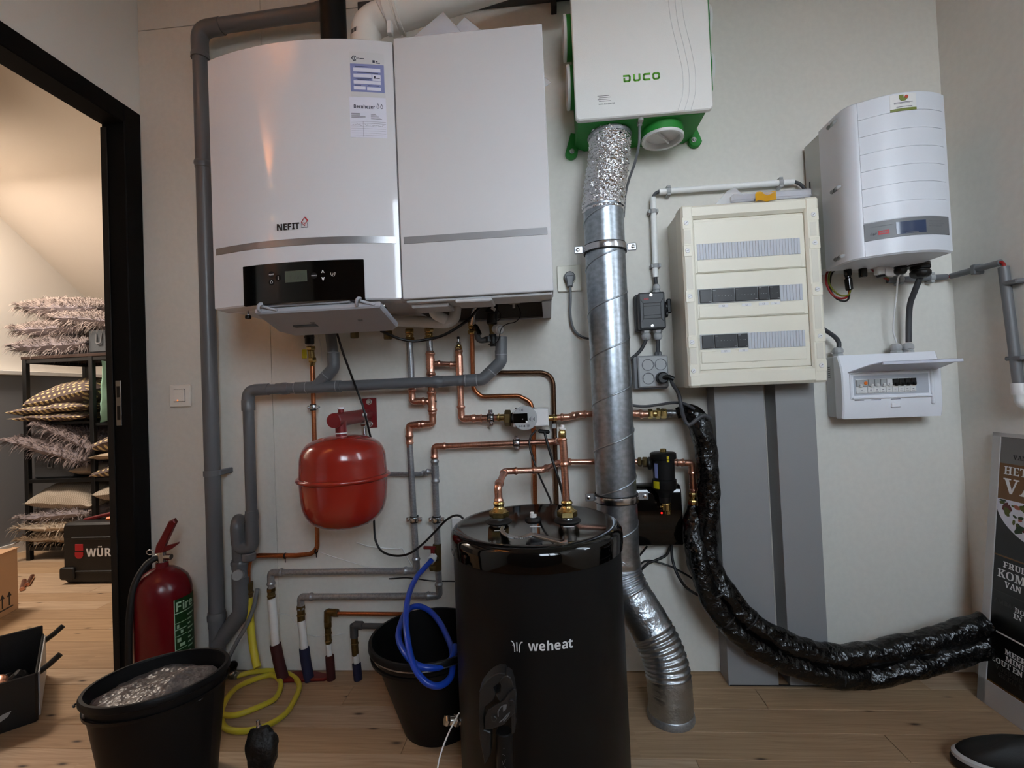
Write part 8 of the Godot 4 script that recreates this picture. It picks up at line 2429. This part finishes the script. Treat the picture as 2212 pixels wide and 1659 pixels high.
func poster() -> void:
	var A := Vector3(1.2255, 0.0, 0.125)
	var V := Vector3(0.090, 0.787, 0).normalized()
	var U := Vector3.BACK
	var N := Vector3(-V.y, V.x, 0)
	var X := Transform3D(Basis(U, V, N), A)
	var W := 0.56; var H := 0.79
	var o := thing("poster_board", "tall framed poster board leaning against the right wall", "poster", A)
	var box := func(u0: float, u1: float, v0: float, v1: float, w0: float, w1: float) -> Geo:
		return G().prism(PackedVector2Array([Vector2(u0, v0), Vector2(u1, v0), Vector2(u1, v1), Vector2(u0, v1)]), w0, w1, X, 0.0)
	part("board", box.call(0.003, W - 0.003, 0.003, H - 0.003, -0.012, -0.001), M.frame_white, o)
	var g := G()
	for q in [[0.0, 0.0265, 0.0, H], [W - 0.0265, W, 0.0, H], [0.0, W, 0.0, 0.07], [0.0, W, H - 0.0115, H]]:
		g.prism(PackedVector2Array([Vector2(q[0], q[2]), Vector2(q[1], q[2]), Vector2(q[1], q[3]), Vector2(q[0], q[3])]), -0.012, 0.003, X, 0.0008)
	part("frame", g, M.frame_white, o)
	var s := part("print", box.call(0.02, W - 0.02, 0.065, H - 0.01, -0.001, 0.0004), M.poster_black, o, "printed sheet")
	part("grey_field", box.call(0.0265, W - 0.0265, 0.703, H - 0.0115, 0.0002, 0.0007), M.poster_grey, s)
	part("gold_field", box.call(0.0265, W - 0.0265, 0.599, 0.703, 0.0002, 0.0008), M.poster_gold, s)
	g = G()
	for q in [[0.4355, 0.4395], [0.0705, 0.0745]]:
		g.prism(PackedVector2Array([Vector2(0.0265, q[0]), Vector2(W - 0.0265, q[0]), Vector2(W - 0.0265, q[1]), Vector2(0.0265, q[1])]), 0.0002, 0.0008, X)
	part("gold_line", g, M.poster_gold, s)
	part("white_line", box.call(0.0265, W - 0.0265, 0.2185, 0.2225, 0.0002, 0.0008), M.print_white, s)
	part("dim_line", box.call(0.0265, W - 0.0265, 0.3345, 0.336, 0.0002, 0.0008), M.poster_dim, s)
	# plate of salad
	var pc := Vector2(0.21, 0.60)
	var pp := PackedVector2Array()
	for i in 41:
		var a := lerpf(PI, TAU, i / 40.0)
		pp.append(pc + Vector2(cos(a) * 0.19, sin(a) * 0.122))
	part("plate", G().prism(pp, 0.0003, 0.0009, X), M.label_white, s)
	var r := RandomNumberGenerator.new(); r.seed = 77
	var leaf := [G(), G(), G(), G()]
	for i in 150:
		var c := Vector2(r.randf_range(0.028, 0.37), r.randf_range(0.50, 0.598))
		if ((c - pc) / Vector2(0.182, 0.105)).length() > 0.97 or c.x < 0.038: continue
		var q := PackedVector2Array()
		var n := 7; var a0 := r.randf() * TAU; var ra := r.randf_range(0.006, 0.016)
		for k in n:
			var a := TAU * k / n
			var t := Vector2(cos(a) * ra, sin(a) * ra * 0.5).rotated(a0) * r.randf_range(0.8, 1.2)
			q.append(Vector2(maxf(c.x + t.x, 0.0268), minf(c.y + t.y, 0.5985)))
		var k2 := r.randi() % 7
		if Geometry2D.triangulate_polygon(q).size(): (leaf[0] if k2 < 3 else leaf[1] if k2 < 5 else leaf[2 + k2 % 2]).prism(q, 0.0009, 0.0011 + 0.0003 * r.randf(), X)
	for k in 4:
		if leaf[k].v.size(): part("salad", leaf[k], [M.leaf, M.leaf2, M.food_red, M.food_pink][k], s)
	var T := func(txt: String, u: float, v: float, h: float, w: float, m: Material) -> void:
		var q := G()
		lettering(q, txt, w, Transform3D(X.basis, X * Vector3(u + w / 2.0, v + h / 2.0, 0.0006)), 0.0005, serif, h)
		part("lettering", q, m, s)
	T.call("VAN", 0.066, 0.717, 0.0125, 0.040, M.poster_black)
	T.call("HET", 0.041, 0.672, 0.023, 0.068, M.print_white)
	T.call("VA", 0.041, 0.618, 0.043, 0.102, M.print_white)
	T.call("FRUIT", 0.056, 0.408, 0.0165, 0.078, M.print_white)
	T.call("KOM", 0.040, 0.377, 0.023, 0.082, M.print_white)
	T.call("VAN", 0.063, 0.354, 0.0165, 0.049, M.print_white)
	T.call("AMBACHT", 0.035, 0.302, 0.0125, 0.092, M.poster_dim)
	T.call("DOO", 0.097, 0.297, 0.0135, 0.042, M.print_white)
	T.call("IN E", 0.094, 0.280, 0.0135, 0.044, M.print_white)
	T.call("MEER", 0.076, 0.171, 0.014, 0.060, M.print_white)
	T.call("MIND", 0.079, 0.153, 0.014, 0.060, M.print_white)
	T.call("ZOUT EN V", 0.037, 0.134, 0.0145, 0.112, M.print_white)
	T.call("VOEDING", 0.050, 0.1165, 0.0125, 0.082, M.poster_dim)
	T.call("GEEN S", 0.060, 0.1, 0.0125, 0.070, M.poster_dim)


# soft pillow lying flat: w wide, d deep, t thick
func cushion(called: String, label: String, c: Vector3, w: float, d: float, t: float, m: Material, B: Basis, fur: Material = null, n := 0, sd := 1, group := "") -> Node3D:
	var r := RandomNumberGenerator.new(); r.seed = sd
	var f := FastNoiseLite.new(); f.seed = sd; f.frequency = 5.0
	var o := thing(called, label, "cushion", c - Vector3(0, t / 2.0, 0), group)
	var P := func(u: float, v: float, s: float) -> Vector3:
		var a := u * 2.0 - 1.0; var b := v * 2.0 - 1.0
		var e := pow(maxf((1.0 - pow(absf(a), 2.6)) * (1.0 - pow(absf(b), 2.6)), 0.0), 0.55)
		var x := w / 2.0 * a * (1.0 - 0.07 * (1.0 - b * b)); var z := d / 2.0 * b * (1.0 - 0.07 * (1.0 - a * a))
		return c + B * Vector3(x, s * t / 2.0 * e + 0.012 * f.get_noise_2d(x * 1.3 + sd, z * 1.3), z)
	var g := G()
	g.sheet(func(u: float, v: float) -> Vector3: return P.call(u, v, 1.0), 20, 20, B.y)
	g.sheet(func(u: float, v: float) -> Vector3: return P.call(u, v, -1.0), 20, 20, -B.y)
	if m == M.dots:
		for i in g.v.size():
			var p: Vector3 = B.inverse() * (g.v[i] - c)
			g.u[i] = Vector2(p.x / 0.45, (p.z * 0.8 - p.y) / 0.45)
	part("cover", g, m, o)
	if n > 0:
		g = G()
		for i in n:
			var u := r.randf(); var v := 1.0 - pow(r.randf(), 1.5) if r.randf() < 0.7 else r.randf()
			if r.randf() < 0.25: u = 0.02 if r.randf() < 0.6 else 0.98
			var s := 1.0 if r.randf() < 0.85 else -1.0
			var p: Vector3 = P.call(u, v, s)
			var lock := Vector3(f.get_noise_2d(p.x * 4.0, p.z * 4.0 + 9.0), 0, f.get_noise_2d(p.x * 4.0 + 31.0, p.z * 4.0)) * 1.6
			var out := (Vector3(p.x - c.x, 0, p.z - c.z).normalized() * 0.8 + Vector3(0, 0.45 * s, 0) + lock + Vector3(r.randf_range(-0.3, 0.3), r.randf_range(-0.15, 0.25), r.randf_range(-0.2, 0.3))).normalized()
			var l := r.randf_range(0.03, 0.07)
			var sw := Vector3(r.randf_range(-1, 1), r.randf_range(-1, 1), r.randf_range(-1, 1)).cross(out).normalized() * r.randf_range(0.0009, 0.0019)
			var q := p + out * l * 0.55
			var e := p + out * l * 0.85 + Vector3(r.randf_range(-0.008, 0.008), -l * 0.45, 0.006)
			var nn := (Vector3(out.x, 0, out.z) * 0.3 + Vector3(0, 0.7, 0.6)).normalized()
			g.t(p - sw, p + sw, q + sw * 0.8, nn, nn, nn); g.t(p - sw, q + sw * 0.8, q - sw * 0.8, nn, nn, nn); g.t(q - sw * 0.8, q + sw * 0.8, e, nn, nn, nn)
		part("fur", g, fur, o).set_meta("kind", "stuff")
	return o


func storage_room() -> void:
	# rack
	var o := thing("shelf_rack", "black steel shelf rack with a brown top, full of cushions, in the storage room", "rack", Vector3(-3.0, 0, -1.45))
	var g: Geo
	for x in [-3.45, -2.979, -2.50]:
		for z in [-1.25, -1.66]:
			part("post", G().box(Vector3(x, 0.66, z), Vector3(0.028, 1.32, 0.028), 0.002), M.rack, o)
	part("top_board", G().bx(Vector3(-3.47, 1.318, -1.68), Vector3(-2.48, 1.338, -1.235), 0.002), M.rack_wood, o)
	for y in [1.305, 0.515, 0.075]:
		part("rail", G().bx(Vector3(-3.46, y - 0.012, -1.265), Vector3(-2.49, y + 0.012, -1.24), 0.001), M.rack, o)
		part("rail", G().bx(Vector3(-3.46, y - 0.012, -1.672), Vector3(-2.49, y + 0.012, -1.648), 0.001), M.rack, o)
		part("rail", G().bx(Vector3(-3.46, y - 0.012, -1.66), Vector3(-3.44, y + 0.012, -1.25), 0.001), M.rack, o)
	for y in [0.52, 0.08]:
		part("shelf", G().bx(Vector3(-3.45, y - 0.008, -1.66), Vector3(-2.49, y + 0.008, -1.25), 0.001), M.rack, o)
	part("shelf", G().bx(Vector3(-3.45, 0.882, -1.66), Vector3(-2.979, 0.898, -1.25), 0.001), M.rack, o)
	part("shelf", G().bx(Vector3(-2.979, 0.865, -1.66), Vector3(-2.5, 0.881, -1.25), 0.001), M.rack, o)
	# stack on top
	var I := Basis.IDENTITY
	var ga := "shaggy cushions on top of the rack"
	cushion("shaggy_cushion", "grey shaggy cushion lowest in the stack on top of the rack", Vector3(-3.275, 1.405, -1.44), 0.53, 0.42, 0.14, M.cushion_back, I, M.fur_grey, 5200, 11, ga)
	cushion("shaggy_cushion", "grey shaggy cushion second from below in the stack on top of the rack", Vector3(-3.29, 1.52, -1.44), 0.50, 0.42, 0.12, M.cushion_back, I, M.fur_light, 5200, 12, ga)
	cushion("shaggy_cushion", "broad shaggy cushion topmost on the rack", Vector3(-3.22, 1.655, -1.46), 0.58, 0.42, 0.15, M.cushion_back, Basis(Vector3.BACK, -0.08), M.fur_light, 6000, 13, ga)
	cushion("shaggy_cushion", "pale shaggy cushion on the dark bin at the right of the rack top", Vector3(-2.97, 1.555, -1.40), 0.48, 0.42, 0.12, M.cushion_back, Basis(Vector3.BACK, -0.12), M.fur_light, 5200, 14, ga)
	o = thing("fabric_bin", "dark grey fabric bin on top of the rack under a pale cushion", "bin", Vector3(-2.83, 1.34, -1.42))
	part("bin", G().bx(Vector3(-3.0, 1.339, -1.62), Vector3(-2.66, 1.49, -1.245), 0.01), M.bin, o)
	part("handle", G().tube(bend([Vector3(-2.935, 1.465, -1.243), Vector3(-2.932, 1.40, -1.236), Vector3(-2.90, 1.40, -1.236), Vector3(-2.897, 1.465, -1.243)], 0.01), 0.004, 8), M.grey, o)
	# left bay, upper
	ga = "dotted cushions on the rack"
	cushion("dotted_cushion", "plump brown cushion with pale dots, topmost in the left bay of the rack", Vector3(-3.225, 1.085, -1.42), 0.47, 0.44, 0.19, M.dots, Basis(Vector3.BACK, 0.18) * Basis(Vector3.RIGHT, 0.16), null, 0, 21, ga)
	cushion("dotted_cushion", "flat brown dotted cushion second in the left bay of the rack", Vector3(-3.28, 0.985, -1.40), 0.55, 0.44, 0.09, M.dots, Basis(Vector3.BACK, 0.05), null, 0, 22, ga)
	cushion("dotted_cushion", "flat brown dotted cushion lowest in the left bay of the rack", Vector3(-3.265, 0.93, -1.40), 0.52, 0.44, 0.07, M.dots, I, null, 0, 23, ga)
	ga = "dark shaggy cushions in the rack"
	cushion("shaggy_cushion", "dark shaggy cushion drooping below the dotted cushions, right one", Vector3(-3.16, 0.80, -1.42), 0.42, 0.42, 0.10, M.cushion_back, Basis(Vector3.BACK, -0.42), M.fur_dark, 4800, 31, ga)
	cushion("shaggy_cushion", "dark shaggy cushion sloping over the blue grey bin", Vector3(-3.27, 0.715, -1.39), 0.54, 0.42, 0.10, M.cushion_back, Basis(Vector3.BACK, -0.30), M.fur_dark, 4800, 32, ga)
	o = thing("fabric_bin", "blue grey fabric bin standing on the middle shelf of the rack", "bin", Vector3(-3.29, 0.528, -1.45))
	part("bin", G().bx(Vector3(-3.43, 0.5285, -1.64), Vector3(-3.15, 0.675, -1.262), 0.012), M.bin, o)
	part("handle", G().tube(bend([Vector3(-3.315, 0.65, -1.26), Vector3(-3.313, 0.60, -1.254), Vector3(-3.285, 0.60, -1.254), Vector3(-3.283, 0.65, -1.26)], 0.01), 0.004, 8), M.grey, o)
	cushion("small_cushion", "small beige cushion on the middle shelf right of the blue grey bin", Vector3(-3.08, 0.570, -1.40), 0.19, 0.3, 0.075, M.beige_cloth, I, null, 0, 41)
	# left bay, lower
	cushion("knitted_cushion", "plump beige knitted cushion in the lower left bay of the rack", Vector3(-3.22, 0.405, -1.42), 0.48, 0.42, 0.19, M.knit, Basis(Vector3.BACK, -0.06) * Basis(Vector3.RIGHT, 0.2), null, 0, 51)
	cushion("shaggy_cushion", "brown grey shaggy cushion under the knitted cushion", Vector3(-3.25, 0.29, -1.42), 0.50, 0.42, 0.10, M.cushion_back, Basis(Vector3.BACK, 0.07), M.fur_grey, 2000, 33)
	cushion("woolly_cushion", "cream woolly cushion second from below in the rack", Vector3(-3.27, 0.21, -1.42), 0.48, 0.42, 0.09, M.fur_cream, I, M.fur_cream, 2000, 34)
	cushion("woolly_cushion", "brown woolly cushion lowest in the rack", Vector3(-3.27, 0.135, -1.42), 0.46, 0.42, 0.08, M.fur_brown, I, M.fur_brown, 1800, 35)
	# right bay
	cushion("mint_cushion", "mint green cushion standing upright in the right bay of the rack", Vector3(-2.885, 1.085, -1.42), 0.40, 0.42, 0.13, M.mint, Basis(Vector3.BACK, PI / 2 - 0.06), null, 0, 61)
	cushion("dotted_cushion", "brown dotted cushion topmost in the right bay behind the door jamb", Vector3(-2.80, 0.775, -1.42), 0.44, 0.42, 0.14, M.dots, Basis(Vector3.BACK, 0.3), null, 0, 24)
	cushion("plain_cushion", "beige dotted cushion in the middle of the right bay stack", Vector3(-2.79, 0.67, -1.42), 0.44, 0.42, 0.07, M.beige_cloth, Basis(Vector3.BACK, 0.05), null, 0, 42)
	cushion("dotted_cushion", "brown dotted cushion lowest in the right bay on the middle shelf", Vector3(-2.79, 0.585, -1.42), 0.44, 0.42, 0.11, M.dots, Basis(Vector3.BACK, 0.22), null, 0, 25)
	cushion("knitted_cushion", "beige knitted cushion in the lower right bay behind the door jamb", Vector3(-2.76, 0.42, -1.42), 0.44, 0.42, 0.16, M.knit, I, null, 0, 52)

	# tool case
	var z := -0.83
	o = thing("tool_case", "large black plastic tool case with white lettering on the storage room floor", "case", Vector3(-2.5, 0, z - 0.15))
	part("case", G().prism(rrect(0.56, 0.335, 0.03, 5, -2.478, 0.171), z - 0.30, z, Transform3D.IDENTITY, 0.012), M.case_black, o)
	g = G()
	g.prism(rrect(0.09, 0.07, 0.015, 4, -2.725, 0.06), z - 0.02, z + 0.012, Transform3D.IDENTITY, 0.006)
	g.bx(Vector3(-2.70, 0.245, z - 0.01), Vector3(-2.24, 0.262, z + 0.006), 0.004)
	g.bx(Vector3(-2.70, 0.06, z - 0.01), Vector3(-2.24, 0.075, z + 0.005), 0.004)
	part("moulding", g, M.case_black, o)
	g = G()
	g.bx(Vector3(-2.68, 0.183, z - 0.002), Vector3(-2.631, 0.222, z + 0.002), 0.002)
	g.prism(PackedVector2Array([Vector2(-2.68, 0.177), Vector2(-2.631, 0.177), Vector2(-2.631, 0.155), Vector2(-2.645, 0.142), Vector2(-2.666, 0.142), Vector2(-2.68, 0.155)]), z - 0.002, z + 0.002)
	part("emblem", g, M.print_red, o, "red split shield")
	g = G()
	lettering(g, "WÜRTH", 0.225, Transform3D(Basis.IDENTITY, Vector3(-2.500, 0.181, z)), 0.002, bold, 0.058)
	part("lettering", g, M.print_white, o, "white lettering")
	g = G().box(Vector3(-2.62, 0.352, z - 0.09), Vector3(0.18, 0.02, 0.035), 0.006, Basis(Vector3.BACK, 0.2))
	solo("red_tool", g, M.red_plastic, "red handled tool lying on the black tool case", "tool")
	g = G().box(Vector3(-2.45, 0.347, z - 0.10), Vector3(0.2, 0.016, 0.06), 0.005, Basis(Vector3.UP, 0.3))
	solo("orange_tool", g, M.orange, "orange tool lying on the black tool case nearer the jamb", "tool")
	g = G()
	for i in 4: g.box(Vector3(-2.40, 0.372 + 0.012 * i, z - 0.14), Vector3(0.17, 0.008, 0.2), 0.002, Basis(Vector3.UP, 0.2 * i) * Basis(Vector3.BACK, 0.45))
	solo("paper_stack", g, M.paper, "tilted white papers on the black tool case against the jamb", "papers")

	# cardboard box at the left
	var a := Vector3(-2.625, 0, -0.40); var b := Vector3(-2.665, 0, -0.525)
	var d := (b - a).normalized()
	var n := Vector3(-d.z, 0, d.x)
	if n.x < 0: n = -n
	o = thing("cardboard_box", "brown cardboard box with two black arrows at the left edge", "box", a - n * 0.1)
	var B := Basis(d, Vector3.UP, d.cross(Vector3.UP))
	part("box", G().box((a + b) / 2.0 - n * 0.15 - d * 0.12 + Vector3(0, 0.15, 0), Vector3(0.38, 0.30, 0.30), 0.003, B), M.card, o)
	part("flap", G().box((a + b) / 2.0 - n * 0.002 - d * 0.12 + Vector3(0, 0.302, 0), Vector3(0.37, 0.004, 0.03), 0.001, B), M.card, o)
	g = G()
	var q := Transform3D(Basis(d, Vector3.UP, n), a)
	for k in 2:
		var u := 0.035 + k * 0.042
		g.prism(PackedVector2Array([Vector2(u - 0.0035, 0.04), Vector2(u + 0.0035, 0.04), Vector2(u + 0.0035, 0.085), Vector2(u - 0.0035, 0.085)]), 0, 0.001, q)
		g.prism(PackedVector2Array([Vector2(u - 0.014, 0.083), Vector2(u + 0.014, 0.083), Vector2(u, 0.105)]), 0, 0.001, q)
	g.prism(PackedVector2Array([Vector2(0.01, 0.028), Vector2(0.1, 0.028), Vector2(0.1, 0.034), Vector2(0.01, 0.034)]), 0, 0.001, q)
	part("arrow_print", g, M.print_dark, o)
	g = G().cyl(Vector3(-2.90, 0.012, -0.74), Vector3(-3.03, 0.012, -0.86), 0.011, 14)
	solo("copper_offcut", g, M.copper, "copper pipe offcut on the storage room floor, nearer the cardboard box", "pipe", "copper offcuts on the floor")
	g = G().cyl(Vector3(-2.94, 0.012, -0.80), Vector3(-3.06, 0.012, -0.93), 0.011, 14)
	solo("copper_offcut", g, M.copper, "copper pipe offcut on the storage room floor, farther from the cardboard box", "pipe", "copper offcuts on the floor")
